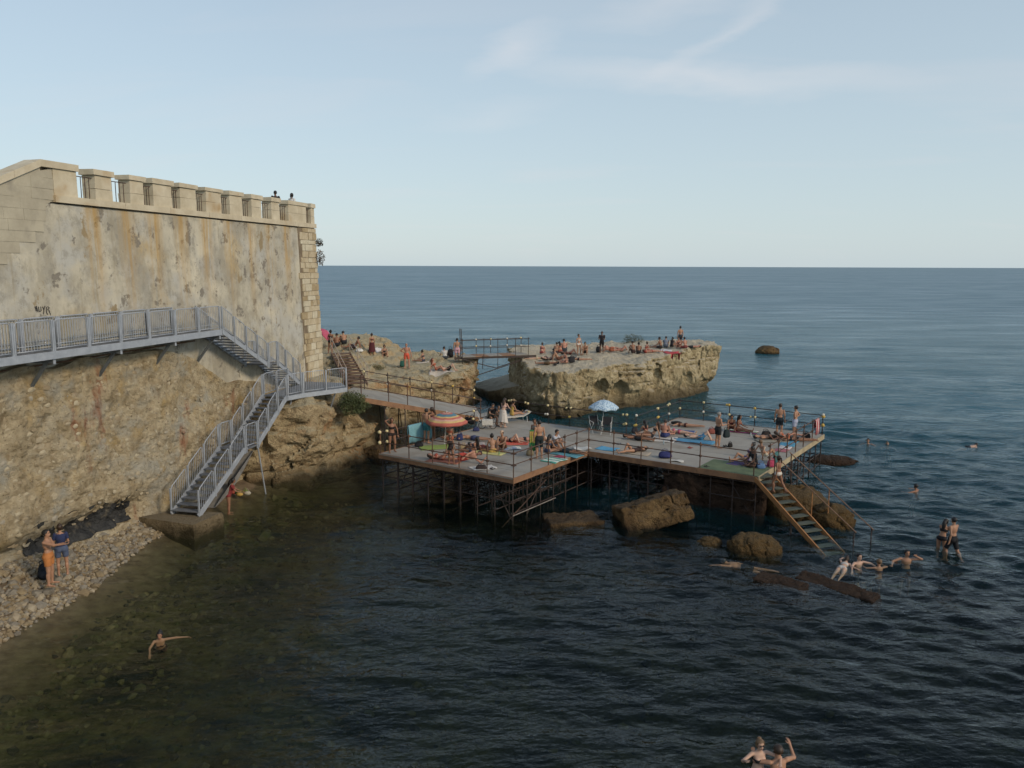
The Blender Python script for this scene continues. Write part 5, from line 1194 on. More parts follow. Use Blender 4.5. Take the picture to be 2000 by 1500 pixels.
def cloth(hexc):
    if hexc not in CLOTH: c = hx(hexc); l_ = sum(c) / 3; c = tuple((x * .82 + l_ * .18) * .92 for x in c); CLOTH[hexc] = pm('fabric_' + hexc, c, tuple(x * .8 for x in c), 9, .85, .15, 60)
    return CLOTH[hexc]
def skin_mesh(key, sex, skin):
    k = (key, sex, skin)
    if k not in _meshes:
        B = body(key, sex); n = len(B['V']); V = np.concatenate([B['V'], B['extra'][0]])
        Fs = [tuple(f) for f in B['Q']] + [tuple(i + n for i in f) for f in B['extra'][1]]
        _meshes[k] = mesh_from('person', V, Fs, [SKIN[skin], M_eye, M_lip], [0] * len(B['Q']) + B['extra'][2], True)
    return _meshes[k]
def region(B, what):
    bn, bt = B['bn'], B['bt']; sp = bn == 'spine'; th = np.char.startswith(bn, 'thigh'); ua = np.char.startswith(bn, 'uarm'); hl = B['hl']
    if what == 'shorts': return (th & (bt < .62)) | (sp & (bt < .22))
    if what == 'long_shorts': return (th & (bt < .92)) | (sp & (bt < .22))
    if what == 'briefs': return (th & (bt < .10)) | (sp & (bt < .12))
    if what == 'bikini_top': return sp & (bt > .52) & (bt < .78)
    if what == 'swimsuit': return (th & (bt < .08)) | (sp & (bt < .86))
    if what == 'tshirt': return (sp & (bt > .12) & (bt < 1.02)) | (ua & (bt < .62))
    if what == 'top': return sp & (bt > .10) & (bt < .98)
    if what == 'hair': return (bn == 'head') & ((hl[:, 2] > .075) | ((hl[:, 1] < .01) & (hl[:, 2] > -.035)) | ((hl[:, 1] < .045) & (hl[:, 2] > .03)))
    if what == 'hair_low': return (bn == 'head') & ((hl[:, 2] > .07) | ((hl[:, 1] < .02) & (hl[:, 2] > -.09)) | ((hl[:, 1] < .045) & (hl[:, 2] > .02)))
    if what == 'cap': return (bn == 'head') & (hl[:, 2] > .055)
def shell(key, sex, what, m, off):
    k = (key, sex, what, m.name)
    if k not in _meshes:
        B = body(key, sex); r_ = region(B, what); Q = B['Q']; keep = r_[Q].all(1)
        if what == 'hair' or what == 'hair_low': keep = r_[Q].sum(1) >= 3
        Qk = Q[keep]; ids = np.unique(Qk); mp_ = np.full(len(B['V']), -1); mp_[ids] = np.arange(len(ids))
        V = B['V'][ids] + B['N'][ids] * off; F2 = mp_[Qk]
        # thin hem: turn the open border inwards so the edge has thickness
        E = {}
        for f in F2:
            for a, b_ in zip(f, np.roll(f, -1)): E[(a, b_)] = E.get((a, b_), 0) + 1
        bord = [e for e in E if (e[1], e[0]) not in E]; bv = sorted({x for e in bord for x in e}); im = {v: len(V) + i for i, v in enumerate(bv)}
        V = np.concatenate([V, B['V'][ids][bv] - B['N'][ids][bv] * .004]) if bv else V
        Fs = [tuple(f) for f in F2] + [(b_, a, im[a], im[b_]) for a, b_ in bord]
        _meshes[k] = mesh_from(what, V, Fs, m, None, True)
    return _meshes[k]
def long_hair(B, m, L=.34):
    b = MB(); h, hu, hf, hr = (Vector(B[k]) for k in ('head', 'hu', 'hf', 'hr')); dn = Vector((0, 0, -1)) if abs(B['cu'][2]) > .4 else Vector(-B['cu'])
    p0 = h - hf * .05 + hu * .05; p1 = h - hf * .098 - hu * .03; p2 = Vector(B['neck']) - Vector(B['cf']) * .09 + Vector(B['cu']) * .0; p3 = p2 + dn * L * .5 - Vector(B['cf']) * .025; p4 = p3 + dn * L * .5 + Vector(B['cf']) * .01
    b.tube([p0, p1, p2, p3, p4], [.06, .075, .078, .065, .02], 8); return b
def add_hair(o, B, key, sex, style, col):
    m = HAIR[col]
    if style in ('short', 'crop', 'bun', 'pony', 'long'):
        link('hair', shell(key, sex, 'hair_low' if style in ('long', 'bun', 'pony') else 'hair', m, .017 if style != 'crop' else .009), o)
    h, hu, hf = (Vector(B[k]) for k in ('head', 'hu', 'hf')); b = None
    if style == 'long': b = long_hair(B, m)
    if style == 'bun': b = MB().ell(h + hu * .115 - hf * .055, (.05, .05, .045), 8, 6)
    if style == 'pony':
        b = MB(); p = h - hf * .10 + hu * .03; dn = Vector((0, 0, -1)); b.tube([p + hf * .03, p - hf * .03, p - hf * .05 + dn * .1, p - hf * .035 + dn * .24], [.025, .032, .03, .01], 7)
    if b: b.build({'long': 'long_hair', 'bun': 'hair_bun', 'pony': 'ponytail'}[style], m, o, smooth=True, world=False)
def skirt(B, m, o, z0=.0, L=.75, flare=.12, name='wrap_skirt', folds=9, r0=(.155, .115)):
    b = MB(); V = []; n = 40; k = 9; c = Vector(B['pel']); r = Vector(B['rt']); f = Vector(B['tf'])
    for i in range(k):
        t = i / (k - 1); zz = c.z + .08 + z0 - L * t
        for j in range(n):
            a = 2 * math.pi * j / n; w = 1 + .07 * t * math.sin(folds * a + 2 * t)
            V.append(Vector((c.x, c.y, zz)) + r * (math.cos(a) * (r0[0] + .02 + flare * t) * w) + f * (math.sin(a) * (r0[1] + .02 + flare * .8 * t) * w))
    b.add(V, [(i * n + j, i * n + (j + 1) % n, (i + 1) * n + (j + 1) % n, (i + 1) * n + j) for i in range(k - 1) for j in range(n)]); return b.build(name, m, o, smooth=True, world=False)
HEAD2CAM = 0
NPEOPLE = []
def person(loc, key, sex, face, skin, hair, clothes, label, s=1.0, sink=0.0, group=None):
    """face: heading in degrees, 0 looks away from the camera, 90 to the left, 180 to the camera, -90 to the right (for lying people: where the head points)"""
    B = body(key, sex); o = link('person', skin_mesh(key, sex, skin)); o.location = Vector(loc) - Vector((0, 0, sink)); o.rotation_euler = (0, 0, R(face)); BASE[o] = Vector()
    s = s * (1.0 if sex == 'm' else .94); gg = random.Random(len(label) * 7 + len(NPEOPLE)); o.scale = (s * gg.uniform(.95, 1.12), s * gg.uniform(.95, 1.12), s * gg.uniform(.97, 1.03)); tag(o, label, 'person', group)
    st, hc = hair
    if st: add_hair(o, B, key, sex, st, hc)
    for cl in clothes:
        what, col = cl[0], cl[1]
        if what in ('shorts', 'long_shorts'): link('shorts', shell(key, sex, what, cloth(col), .020), o)
        elif what == 'briefs': link('swim_briefs', shell(key, sex, what, cloth(col), .010), o)
        elif what == 'bikini_top': link('bikini_top', shell(key, sex, what, cloth(col), .010), o)
        elif what == 'swimsuit': link('swimsuit', shell(key, sex, what, cloth(col), .010), o)
        elif what == 'tshirt': link('t_shirt', shell(key, sex, what, cloth(col), .022), o)
        elif what == 'top': link('top', shell(key, sex, what, cloth(col), .014), o)
        elif what == 'cap':
            link('cap', shell(key, sex, 'cap', cloth(col), .026), o); h, hu, hf = (Vector(B[k]) for k in ('head', 'hu', 'hf')); b = MB(); b.ell(h + hu * .062 + hf * .12, (.07, .075, .008), 8, 4, (Vector(B['hr']), hf, hu)); b.build('cap_brim', cloth(col), o, True, False)
        elif what == 'hat':
            h, hu, hf = (Vector(B[k]) for k in ('head', 'hu', 'hf')); b = MB(); ax = (Vector(B['hr']), hf, hu); b.ell(h + hu * .075, (.20, .20, .012), 14, 4, ax); b.ell(h + hu * .105, (.095, .105, .075), 10, 6, ax); b.build('sun_hat', cloth(col), o, True, False)
        elif what == 'skirt': skirt(B, cloth(col), o)
        elif what == 'dress': skirt(B, cloth(col), o, .0, .55, .08, 'dress_skirt'); link('top', shell(key, sex, 'top', cloth(col), .016), o)
        elif what == 'sunglasses':
            h, hu, hf, hr = (Vector(B[k]) for k in ('head', 'hu', 'hf', 'hr')); b = MB(); ax = (hr, hf, hu)
            for q in (-1, 1): b.ell(h + hf * .094 + hr * .033 * q + hu * .012, (.030, .008, .022), 8, 5, ax); b.bar(h + hf * .085 + hr * .068 * q + hu * .016, h - hf * .0 + hr * .08 * q + hu * .016, .006, .008)
            b.build('sunglasses', M_eye, o, True, False)
    NPEOPLE.append(o); return o

# ================================================================== small things on the decks and rocks
def deck(px, py, dz=.004): return onz(px, py, ZP + dz)
def prom(px, py): return rockhit(BV_PROM, px, py) or onz(px, py, 3.6)
def isl(px, py): return rockhit(BV_ISL, px, py) or onz(px, py, 3.7)
def down(bv, x, y, z0=9.0):
    h = bv.ray_cast(Vector((x, y, z0)), Vector((0, 0, -1))); return h[0].z if h[0] is not None else None
def towel(loc, L, Wd, rot, cols, label, bv=None, stripes=1, seed=0, along=True, group=None, rumple=.012):
    """a cloth lying flat with small folds; stripes are separate colours woven in"""
    g = np.random.default_rng(seed + 90); nx, ny = 16, 11; c, s = math.cos(R(rot)), math.sin(R(rot)); top = []; loc = Vector(loc)
    for i in range(nx + 1):
        for j in range(ny + 1):
            x = (i / nx - .5) * L; y = (j / ny - .5) * Wd
            wx = x + .03 * math.sin(5 * j / ny + seed); wy = y + .03 * math.sin(6 * i / nx + seed * 2)
            X = loc.x + wx * c - wy * s; Y = loc.y + wx * s + wy * c
            z = loc.z + .014 + rumple * (1 + math.sin(7 * wx + 3 * wy + seed) * math.sin(5 * wy - 2 * wx))
            if bv is not None: zz = down(bv, X, Y); z = (zz if zz is not None and abs(zz - loc.z) < .6 else loc.z) + .03
            top.append((X, Y, z))
    n = len(top); V = top + [(x, y, z - .012) for x, y, z in top]; k = ny + 1; Fs = []; Ms = []
    for i in range(nx):
        for j in range(ny):
            a = i * k + j; q = (a, a + k, a + k + 1, a + 1); t = (i / nx if along else j / ny); mi = int(t * stripes * len(cols)) % len(cols)
            Fs.append(q); Ms.append(mi); Fs.append(tuple(x + n for x in reversed(q))); Ms.append(mi)
    rim = [i * k for i in range(nx)] + [nx * k + j for j in range(ny)] + [i * k + ny for i in range(nx, 0, -1)] + [j for j in range(ny, 0, -1)]
    for a, b_ in zip(rim, rim[1:] + rim[:1]): Fs.append((a, a + n, b_ + n, b_)); Ms.append(0)
    Vn = [(x - loc.x, y - loc.y, z - loc.z) for x, y, z in V]
    o = link('towel', mesh_from('towel', Vn, Fs, [cloth(cc) for cc in cols], Ms, True)); o.location = loc; return tag(o, label, 'towel', group)
def hung_towel(p, q, drop, cols, label, seed=0, cat='towel', vertical=True):
    """towel hung over a rail: falls on both sides with folds"""
    p, q = Vector(p), Vector(q); e = (q - p); L = e.length; e /= L; nrm = Vector((e.y, -e.x, 0)); nx = 18; prof = [(-.05, -drop * .55), (-.05, -.2), (-.035, -.03), (0, .03), (.035, -.03), (.05, -.25), (.055, -drop * .6), (.05, -drop)]
    V = []; k = len(prof)
    for i in range(nx + 1):
        for o_, z in prof:
            f = .028 * math.sin(i * 1.5 + seed) * min(1, abs(z) * 2.2); V.append(p + e * (L * i / nx) + nrm * (o_ + f) + Vector((0, 0, z + .02 * math.sin(i * .6 + seed) * (abs(z) > .3))))
    Fs = []; Ms = []
    for i in range(nx):
        for j in range(k - 1): Fs.append((i * k + j, (i + 1) * k + j, (i + 1) * k + j + 1, i * k + j + 1)); Ms.append((i * len(cols) * (1 if len(cols) < 3 else 1) // 3) % len(cols) if vertical else j % len(cols))
    base = (p + q) / 2 - Vector((0, 0, drop)); o = link('towel', mesh_from('towel', [v - base for v in V], Fs, [cloth(c) for c in cols], Ms, True)); o.location = base
    sm = o.modifiers.new('thickness', 'SOLIDIFY'); sm.thickness = .008
    return tag(o, label, cat)
def bag(loc, size, col, label, rot=0, name='bag', strap=True, cat='bag'):
    t = thing(name, loc, label, cat); loc = Vector(loc); sx, sy, sz = size; c, s = math.cos(R(rot)), math.sin(R(rot)); V = []; Fs = []; nu, nvv = 14, 8; g = random.Random(len(label) * 31 + ord(label[0]))
    for i in range(nvv + 1):
        ph = -math.pi / 2 + math.pi * i / nvv
        for j in range(nu):
            th = 2 * math.pi * j / nu; sg = lambda v, p_: math.copysign(abs(v) ** p_, v)
            x = sx * sg(math.cos(ph), .45) * sg(math.cos(th), .55) * (1 + g.uniform(-.06, .06)); y = sy * sg(math.cos(ph), .45) * sg(math.sin(th), .55) * (1 + g.uniform(-.06, .06)); z = sz * (1 + sg(math.sin(ph), .6)) * (1 - .0 * abs(x))
            x *= 1 - .22 * (z / (2 * sz)); y *= 1 - .45 * (z / (2 * sz)); V.append((x * c - y * s, x * s + y * c, z))
    Fs = [(i * nu + j, i * nu + (j + 1) % nu, (i + 1) * nu + (j + 1) % nu, (i + 1) * nu + j) for i in range(nvv) for j in range(nu)] + [tuple(range(nu - 1, -1, -1)), tuple(nvv * nu + j for j in range(nu))]
    link('body', mesh_from('body', V, Fs, cloth(col), None, True), t)
    if strap:
        for sg in (-1, 1):
            b = MB(); y = sy * .42 * sg; P = [Vector((-sx * .5, y, sz * 1.8)), Vector((-sx * .42, y * 1.5, sz * 2.35)), Vector((0, y * 1.7, sz * 2.6)), Vector((sx * .42, y * 1.5, sz * 2.35)), Vector((sx * .5, y, sz * 1.8))]
            b.tube([Vector((p.x * c - p.y * s, p.x * s + p.y * c, p.z)) for p in P], .012, 5); b.build('strap', cloth(col), t, True, False)
    if name == 'backpack':
        b = MB(); b.ell(Vector((0, -sy * .75, sz * .75)), (sx * .7, sy * .5, sz * .55), 10, 6); V2 = [Vector((p[0] * c - p[1] * s, p[0] * s + p[1] * c, p[2])) for p in b.v]; b.v = V2; b.build('pocket', cloth(col), t, True, False)
    return t
def sandals(loc, col, label, rot=0):
    t = thing('sandals', loc, label, 'sandals')
    for k in (-1, 1):
        b = MB(); b.ell((k * .07, 0, .018), (.05, .135, .016), 10, 4); b.tube([(k * .07 - .045, .03, .02), (k * .07, .07, .065), (k * .07 + .045, .03, .02)], .012, 5); o = b.build('sandal', cloth(col), t, True, False); o.rotation_euler = (0, 0, R(rot + k * 9))
    return t
def umbrella(base, hub, radius, drop, cols, label, name='beach_umbrella', pole_m=None, n=8, tilt=(0, 0), rings=10, pattern=None, scallop=.0, mats=None):
    base, hub = Vector(base), Vector(hub); t = thing(name, base, label, 'umbrella'); M_pole = pole_m or pm('umbrella_pole', (.6, .6, .58), (.5, .5, .48), 4, .4)
    pipe('pole', base - Vector((0, 0, .0)), hub, .018, M_pole, t, 7)
    b = MB(); seg = 6; nn = n * seg; rot = Matrix.Rotation(R(tilt[0]), 3, 'X') @ Matrix.Rotation(R(tilt[1]), 3, 'Y')
    V = [rot @ Vector((0, 0, 0)) + hub]
    for i in range(1, rings + 1):
        r_ = i / rings
        for j in range(nn):
            a = 2 * math.pi * j / nn; u = (j % seg) / seg; sag = 4 * u * (1 - u); rr = radius * r_ * (1 - .05 * sag * r_); z = -drop * (r_ ** 1.9) - .03 * sag * r_ * radius + (scallop * sag if i == rings else 0)
            V.append(rot @ Vector((rr * math.cos(a), rr * math.sin(a), z)) + hub)
    Fs = [(0, 1 + j, 1 + (j + 1) % nn) for j in range(nn)]; Ms = [0] * nn
    for i in range(rings - 1):
        for j in range(nn): Fs.append((1 + i * nn + j, 1 + (i + 1) * nn + j, 1 + (i + 1) * nn + (j + 1) % nn, 1 + i * nn + (j + 1) % nn)); Ms.append((pattern[(i + 1) % len(pattern)] if pattern else 0))
    # valance
    m0 = len(V); r0 = 1 + (rings - 1) * nn
    for j in range(nn): V.append(V[r0 + j] + Vector((0, 0, -.09 - .02 * math.cos(2 * math.pi * j / seg))))
    for j in range(nn): Fs.append((r0 + j, m0 + j, m0 + (j + 1) % nn, r0 + (j + 1) % nn)); Ms.append(pattern[-1] if pattern else 0)
    mm = mats or [cloth(c) for c in cols]; off = BASE[t]; me = mesh_from('canopy', [v - off for v in V], Fs, mm, Ms, True); cn_ = link('canopy', me, t); sm = cn_.modifiers.new('thickness', 'SOLIDIFY'); sm.thickness = .006
    for j in range(n):
        a = 2 * math.pi * j / n; pts = [rot @ Vector((radius * q * math.cos(a), radius * q * math.sin(a), -drop * q ** 1.9 - .03)) + hub for q in (.05, .35, .65, .97)]; bb = MB(); bb.tube(pts, .006, 4); bb.build('rib', M_pole, t)
    bb = MB(); bb.ell(hub + Vector((0, 0, .03)), (.03, .03, .05), 8, 5); bb.build('finial', M_pole, t, True)
    return t

# --- umbrellas
p = deck(868, 868)
umbrella(p, (p.x + .12, p.y + .1, ZP + 1.62), 1.05, .44, ['c4604c', '4a8296', 'd6b266', 'dba58c', 'b8473c'], 'orange and blue striped beach umbrella open on the near deck', pattern=[0, 3, 0, 1, 1, 2, 0, 3, 2, 0])
def blue_pattern():
    m = bpy.data.materials.new('blue_white_print'); m.use_nodes = True; t = m.node_tree; b = t.nodes['Principled BSDF']; b.inputs['Roughness'].default_value = .8
    v = t.nodes.new('ShaderNodeTexVoronoi'); v.inputs['Scale'].default_value = 11; r = t.nodes.new('ShaderNodeValToRGB'); r.color_ramp.elements[0].position = .38; r.color_ramp.elements[0].color = (.17, .30, .45, 1); r.color_ramp.elements[1].position = .5; r.color_ramp.elements[1].color = (.50, .62, .70, 1)
    g = t.nodes.new('ShaderNodeNewGeometry'); t.links.new(g.outputs['Position'], v.inputs['Vector']); t.links.new(v.outputs['Distance'], r.inputs[0]); t.links.new(r.outputs[0], b.inputs['Base Color']); return m
p = deck(1177, 843); umbrella(p, (p.x + .03, p.y, ZP + 1.75), .82, .40, [], 'pale blue patterned beach umbrella at the back of the deck', mats=[blue_pattern()], scallop=.05)
p = prom(651, 678); umbrella(p, (p.x - .35, p.y, p.z + 1.15), .55, .32, ['c9486e'], 'pink sun umbrella tilted beside the wall corner', tilt=(0, 52), rings=6)
# --- white folding frame chairs under the blue umbrella
M_wf = pm('white_tube_frame', (.62, .62, .60), (.5, .5, .48), 4, .5)
def frame_chair(loc, rot, label, seat='2a2a30'):
    t = thing('folding_chair', loc, label, 'chair'); c, s = math.cos(R(rot)), math.sin(R(rot)); T = lambda x, y, z: Vector(loc) + Vector((x * c - y * s, x * s + y * c, z))
    for x in (-.25, .25):
        pipe('leg', T(x, -.25, 0), T(x, .22, .52), .013, M_wf, t, 6); pipe('leg', T(x, .25, 0), T(x, -.22, .52), .013, M_wf, t, 6); pipe('back_post', T(x, .2, .45), T(x, .34, .9), .013, M_wf, t, 6); pipe('arm_rest', T(x, -.24, .62), T(x, .28, .66), .014, M_wf, t, 6)
        pipe('arm_post', T(x, -.22, .5), T(x, -.24, .62), .012, M_wf, t, 6)
    b = MB(); b.hexa([T(-.24, -.22, .42), T(.24, -.22, .42), T(.24, .2, .38), T(-.24, .2, .38), T(-.24, -.22, .44), T(.24, -.22, .44), T(.24, .2, .40), T(-.24, .2, .40)]); b.build('seat', cloth(seat), t)
    b = MB(); b.hexa([T(-.24, .21, .46), T(.24, .21, .46), T(.24, .23, .46), T(-.24, .23, .46), T(-.24, .33, .88), T(.24, .33, .88), T(.24, .35, .88), T(-.24, .35, .88)]); b.build('backrest', cloth(seat), t)
frame_chair(deck(1163, 845), 20, 'white framed folding chair on the left under the blue umbrella'); frame_chair(deck(1184, 848), -15, 'white framed folding chair on the right under the blue umbrella')
frame_chair(deck(957, 829), 200, 'folding chair holding the man in the dark shirt', '4a4a44'); frame_chair(deck(970, 827), 210, 'folding chair holding the slim person beside the dark shirted man', '4a4a44')
def sunbed(loc, rot, label):
    t = thing('sun_lounger', loc, label, 'sun lounger'); c, s = math.cos(R(rot)), math.sin(R(rot)); T = lambda x, y, z: Vector(loc) + Vector((x * c - y * s, x * s + y * c, z))
    for x in (-.75, .75):
        for y in (-.28, .28): pipe('leg', T(x, y, 0), T(x * .96, y, .32), .018, M_wf, t, 6)
    b = MB(); b.hexa([T(-.95, -.31, .32), T(.5, -.31, .32), T(.5, .31, .32), T(-.95, .31, .32), T(-.95, -.31, .37), T(.5, -.31, .37), T(.5, .31, .37), T(-.95, .31, .37)]); b.build('mattress', cloth('cfc9bd'), t)
    b = MB(); b.hexa([T(.51, -.31, .32), T(1.0, -.31, .55), T(1.0, .31, .55), T(.51, .31, .32), T(.5, -.31, .37), T(.99, -.31, .60), T(.99, .31, .60), T(.5, .31, .37)]); b.build('backrest', cloth('cfc9bd'), t)
sunbed(deck(1003, 824), 25, 'low white sun lounger near the back rail')
# --- wheeled cart
def cart(loc):
    t = thing('beach_cart', loc, 'small wheeled beach cart with a white bag beside the seated pair', 'cart'); L = Vector(loc)
    for dx in (-.3, .3):
        b = MB(); b.tube([L + Vector((dx, .02, .2)) + Vector((.19 * math.cos(a), 0, .19 * math.sin(a))) for a in np.linspace(0, 2 * math.pi, 15)], .016, 5, False); w = b.build('wheel', cloth('22201f'), t, True)
        bb = MB()
        for k in range(5): a = k * math.pi / 5; bb.bar(L + Vector((dx - .18 * math.cos(a), .02, .2 - .18 * math.sin(a))), L + Vector((dx + .18 * math.cos(a), .02, .2 + .18 * math.sin(a))), .008, .008)
        bb.build('spokes', M_wf, w)
    pipe('axle', L + Vector((-.3, .02, .2)), L + Vector((.3, .02, .2)), .012, M_wf, t, 6); pipe('handle', L + Vector((-.3, .1, .2)), L + Vector((-.55, .15, .8)), .014, M_wf, t, 6)
    b = MB(); b.box(L + Vector((0, .1, .36)), (.3, .16, .14)); b.build('basket', cloth('d8d4c8'), t)
cart(deck(952, 838))
# --- bags, towels
bag(deck(937, 836), (.2, .14, .17), 'd8d0bc', 'cream cloth bag beside the beach cart'); bag(deck(930, 842), (.2, .16, .1), '2c3566', 'navy blue bag lying left of the beach cart')
bag(deck(922, 828), (.22, .16, .2), '15171a', 'black bag standing at the ramp foot, left of the cream bag'); bag(deck(912, 826), (.16, .14, .18), '101114', 'smaller black bag at the ramp foot beside the larger one')
bag(deck(818, 872), (.24, .18, .1), '14151c', 'black bag lying left of the green towel'); bag(deck(898, 860), (.19, .16, .17), '27356f', 'blue bag under the striped umbrella')
bag(deck(940, 916), (.26, .2, .09), '3a2a26', 'dark brown bag on the white cloth by the near edge')
towel(deck(943, 914), 1.1, .7, 20, ['d6d0c6'], 'white cloth under the dark brown bag by the near edge', seed=1)
sandals(deck(962, 916), '2a2326', 'dark sandals right of the white cloth by the near edge', 60)
towel(deck(852, 874), 1.65, .95, 14, ['93ab48'], 'lime green round edged towel left of the umbrella', seed=2)
towel(deck(957, 884), 1.55, .8, -24, ['d8d27c'], 'pale yellow towel under the seated woman', seed=3); towel(deck(1003, 866), 1.5, .8, 0, ['e0583c'], 'orange red towel under the two women lying on the left deck', seed=4)
towel(deck(1000, 876), .85, .6, 10, ['aeb4c4', 'e0dccf'], 'pale blue and white print cloth in front of the orange towel', seed=5, stripes=2)
towel(deck(1082, 899), 1.05, .85, 52, ['3fae9a', 'd8e0d6'], 'turquoise and white striped towel by the inner edge of the deck', seed=6, stripes=3); towel(deck(1094, 893), .5, .4, 52, ['a3274a'], 'crimson cloth touching the striped turquoise towel', seed=7, rumple=.03)
towel(deck(1106, 888), 1.6, .7, -40, ['4f9fb0'], 'blue green towel under the tanned person near the inner corner', seed=8); towel(deck(1136, 877), .8, .6, 20, ['d9d5cb'], 'crumpled white towel near the inner corner of the deck', seed=9, rumple=.04)
towel(deck(1186, 877), 1.0, .75, -30, ['3fa3cf'], 'bright sky blue towel by the front rail', seed=10)
towel(deck(1235, 884), 1.75, .75, -28, ['b5a48c'], 'beige towel under the woman by the front rail', seed=25)
towel(deck(1275, 857), 2.4, 1.3, -20, ['d3cdc2'], 'large off white sheet under the group of three', seed=11); towel(deck(1355, 862), 2.1, .85, -22, ['3a93bd'], 'medium blue towel under the man in blue shorts', seed=12)
towel(deck(1322, 842), 1.9, .8, -26, ['dcd6d8', '2d4b8c'], 'white and navy towel behind the blue towel', seed=13)
towel(deck(1448, 843), 1.7, .8, -28, ['b03a74', '8fae6b', 'd9d3c8'], 'pink and green striped towel under the two seated women', seed=14, along=False)
towel(deck(1541, 866), 1.6, .75, 60, ['3f9dc0'], 'sky blue towel near the right edge of the deck', seed=15); towel(deck(1530, 877), 1.4, .6, 60, ['b8606c', 'd8d0cc'], 'rose and white towel beside the sky blue towel', seed=16)
towel(deck(1460, 908), 1.7, .8, -30, ['5d4a86'], 'purple towel under the woman with the hair bun', seed=17); bag(deck(1506, 912), (.2, .16, .16), 'c02a5a', 'bright pink bag near the top of the sea stairs'); bag(deck(1486, 915), (.2, .14, .13), '5a86b8', 'light blue bag left of the pink bag')
bag(deck(1299, 894), (.34, .22, .15), '232c6e', 'navy blue backpack by the front rail', name='backpack'); towel(deck(1322, 901), .6, .35, -30, ['d6d2c8'], 'small white cloth beside the navy backpack', seed=18, rumple=.03)
sandals(deck(1417, 872), '181414', 'dark sandals on the deck right of the standing man', 20); sandals(deck(1380, 912), '2a2a26', 'dark sandals at the edge of the green matting', 40)
bag(deck(1426, 873), (.13, .1, .1), '1d1716', 'small dark pouch beside the sandals on the middle of the deck'); bag(deck(1574, 856), (.24, .2, .14), '111114', 'black bag near the far right corner of the deck'); bag(deck(1496, 852), (.26, .2, .14), '2e2420', 'dark brown bag left of the two standing men')
towel(deck(1486, 853), .7, .45, 0, ['c9d4da'], 'pale cloth beside the dark brown bag', seed=19, rumple=.03)
def bottle(px, py, col, label):
    L = deck(px, py); t = thing('bottle', L, label, 'bottle'); b = MB(); b.tube([L, L + Vector((0, 0, .02)), L + Vector((0, 0, .15)), L + Vector((0, 0, .19)), L + Vector((0, 0, .215))], [.03, .035, .035, .014, .013], 9); b.build('body', cloth(col), t, True); b = MB(); b.tube([L + Vector((0, 0, .215)), L + Vector((0, 0, .235))], .016, 8); b.build('cap', cloth('2c4c86'), t)
bottle(1296, 868, '9fb4bc', 'clear water bottle in front of the man in navy shorts'); bottle(975, 889, '7fa36a', 'green bottle beside the pale yellow towel'); bottle(1466, 852, 'b7c4c8', 'clear bottle right of the two seated women')
sandals(deck(870, 884), '6a4a3a', 'brown sandals in front of the lime green towel', 30); sandals(deck(1035, 876), 'c9b8a0', 'beige sandals right of the orange red towel', 80); sandals(deck(1210, 868), '2f4f6a', 'blue sandals behind the bright sky blue towel', 10); sandals(deck(1348, 875), 'b04a3a', 'red sandals in front of the medium blue towel', 50)
bag(deck(1035, 889), (.2, .15, .13), '8a7a5a', 'khaki bag left of the man in dark swim shorts'); bag(deck(1390, 847), (.22, .16, .14), '9a4a3a', 'rust coloured bag behind the stout standing man'); bag(deck(1240, 846), (.2, .15, .15), '3a3a44', 'charcoal bag behind the group of three'); bag(deck(905, 877), (.18, .14, .12), 'b59a6a', 'straw bag in front of the striped umbrella')
towel(deck(915, 868), 1.6, .75, 10, ['b8a9a0'], 'dusty pink towel under the man lying by the umbrella', seed=30); towel(deck(868, 901), 1.6, .7, -20, ['b06a50'], 'terracotta towel under the sunburnt woman at the front edge', seed=31); towel(deck(1510, 862), 1.7, .7, 0, ['a8a08c'], 'sand coloured towel left of the standing pair', seed=32)
r0, r1 = PL(7.82, .08), PL(7.82, 8.6)
hung_towel(PL(7.80, 2.0, ZP + 1.02), PL(7.80, 3.75, ZP + 1.02), .88, ['6aa9b8'], 'turquoise towel hanging over the left side rail', 1)
hung_towel(PL(-8.28, 15.4, ZP + 1.04), PL(-8.28, 16.1, ZP + 1.04), .78, ['c04048', 'd9d2cc'], 'red and white striped towel hanging on the right rail', 2)
hung_towel(PL(-8.22, 8.9, ZP + .52), PL(-8.22, 9.5, ZP + .52), .5, ['2f6f70'], 'dark teal cloth hanging on the right rail near the stairs', 3)
# promontory and island belongings
bag(prom(692, 680), (.22, .18, .14), 'dcdad4', 'white bag on the promontory rock behind the wall corner'); bag(prom(702, 687), (.3, .2, .1), 'e2e0da', 'white plastic sack lying below the other white bag')
towel(prom(739, 684), .9, .3, 70, ['d4cfcc'], 'white towel beside the woman in the dark red wrap', bv=BV_PROM, seed=20); bag(prom(786, 716), (.2, .17, .22), '1f6a5c', 'teal bag at the feet of the man in orange shorts')
towel(prom(826, 708), 1.0, .5, 10, ['d8c9b4'], 'cream towel under the person on the promontory edge', bv=BV_PROM, seed=21); bag(prom(880, 698), (.26, .2, .34), '17151a', 'tall black backpack standing by the footbridge', name='backpack')
towel(prom(864, 724), 1.8, .8, 0, ['cfc6b8'], 'pale towel under the pair lying on the promontory', bv=BV_PROM, seed=22)
bag(isl(1169, 688), (.24, .2, .24), '16171c', 'black backpack beside the standing person on the island', name='backpack'); bag(isl(1117, 708), (.26, .2, .2), '2b2a2e', 'dark grey bag on the island among the sunbathers')
towel(isl(1313, 690), 1.3, .9, 20, ['c22f3a'], 'bright red towel on the right end of the island', bv=BV_ISL, seed=23); towel(isl(1300, 684), .9, .6, 0, ['c9c9cc'], 'light grey towel left of the red towel on the island', bv=BV_ISL, seed=24)
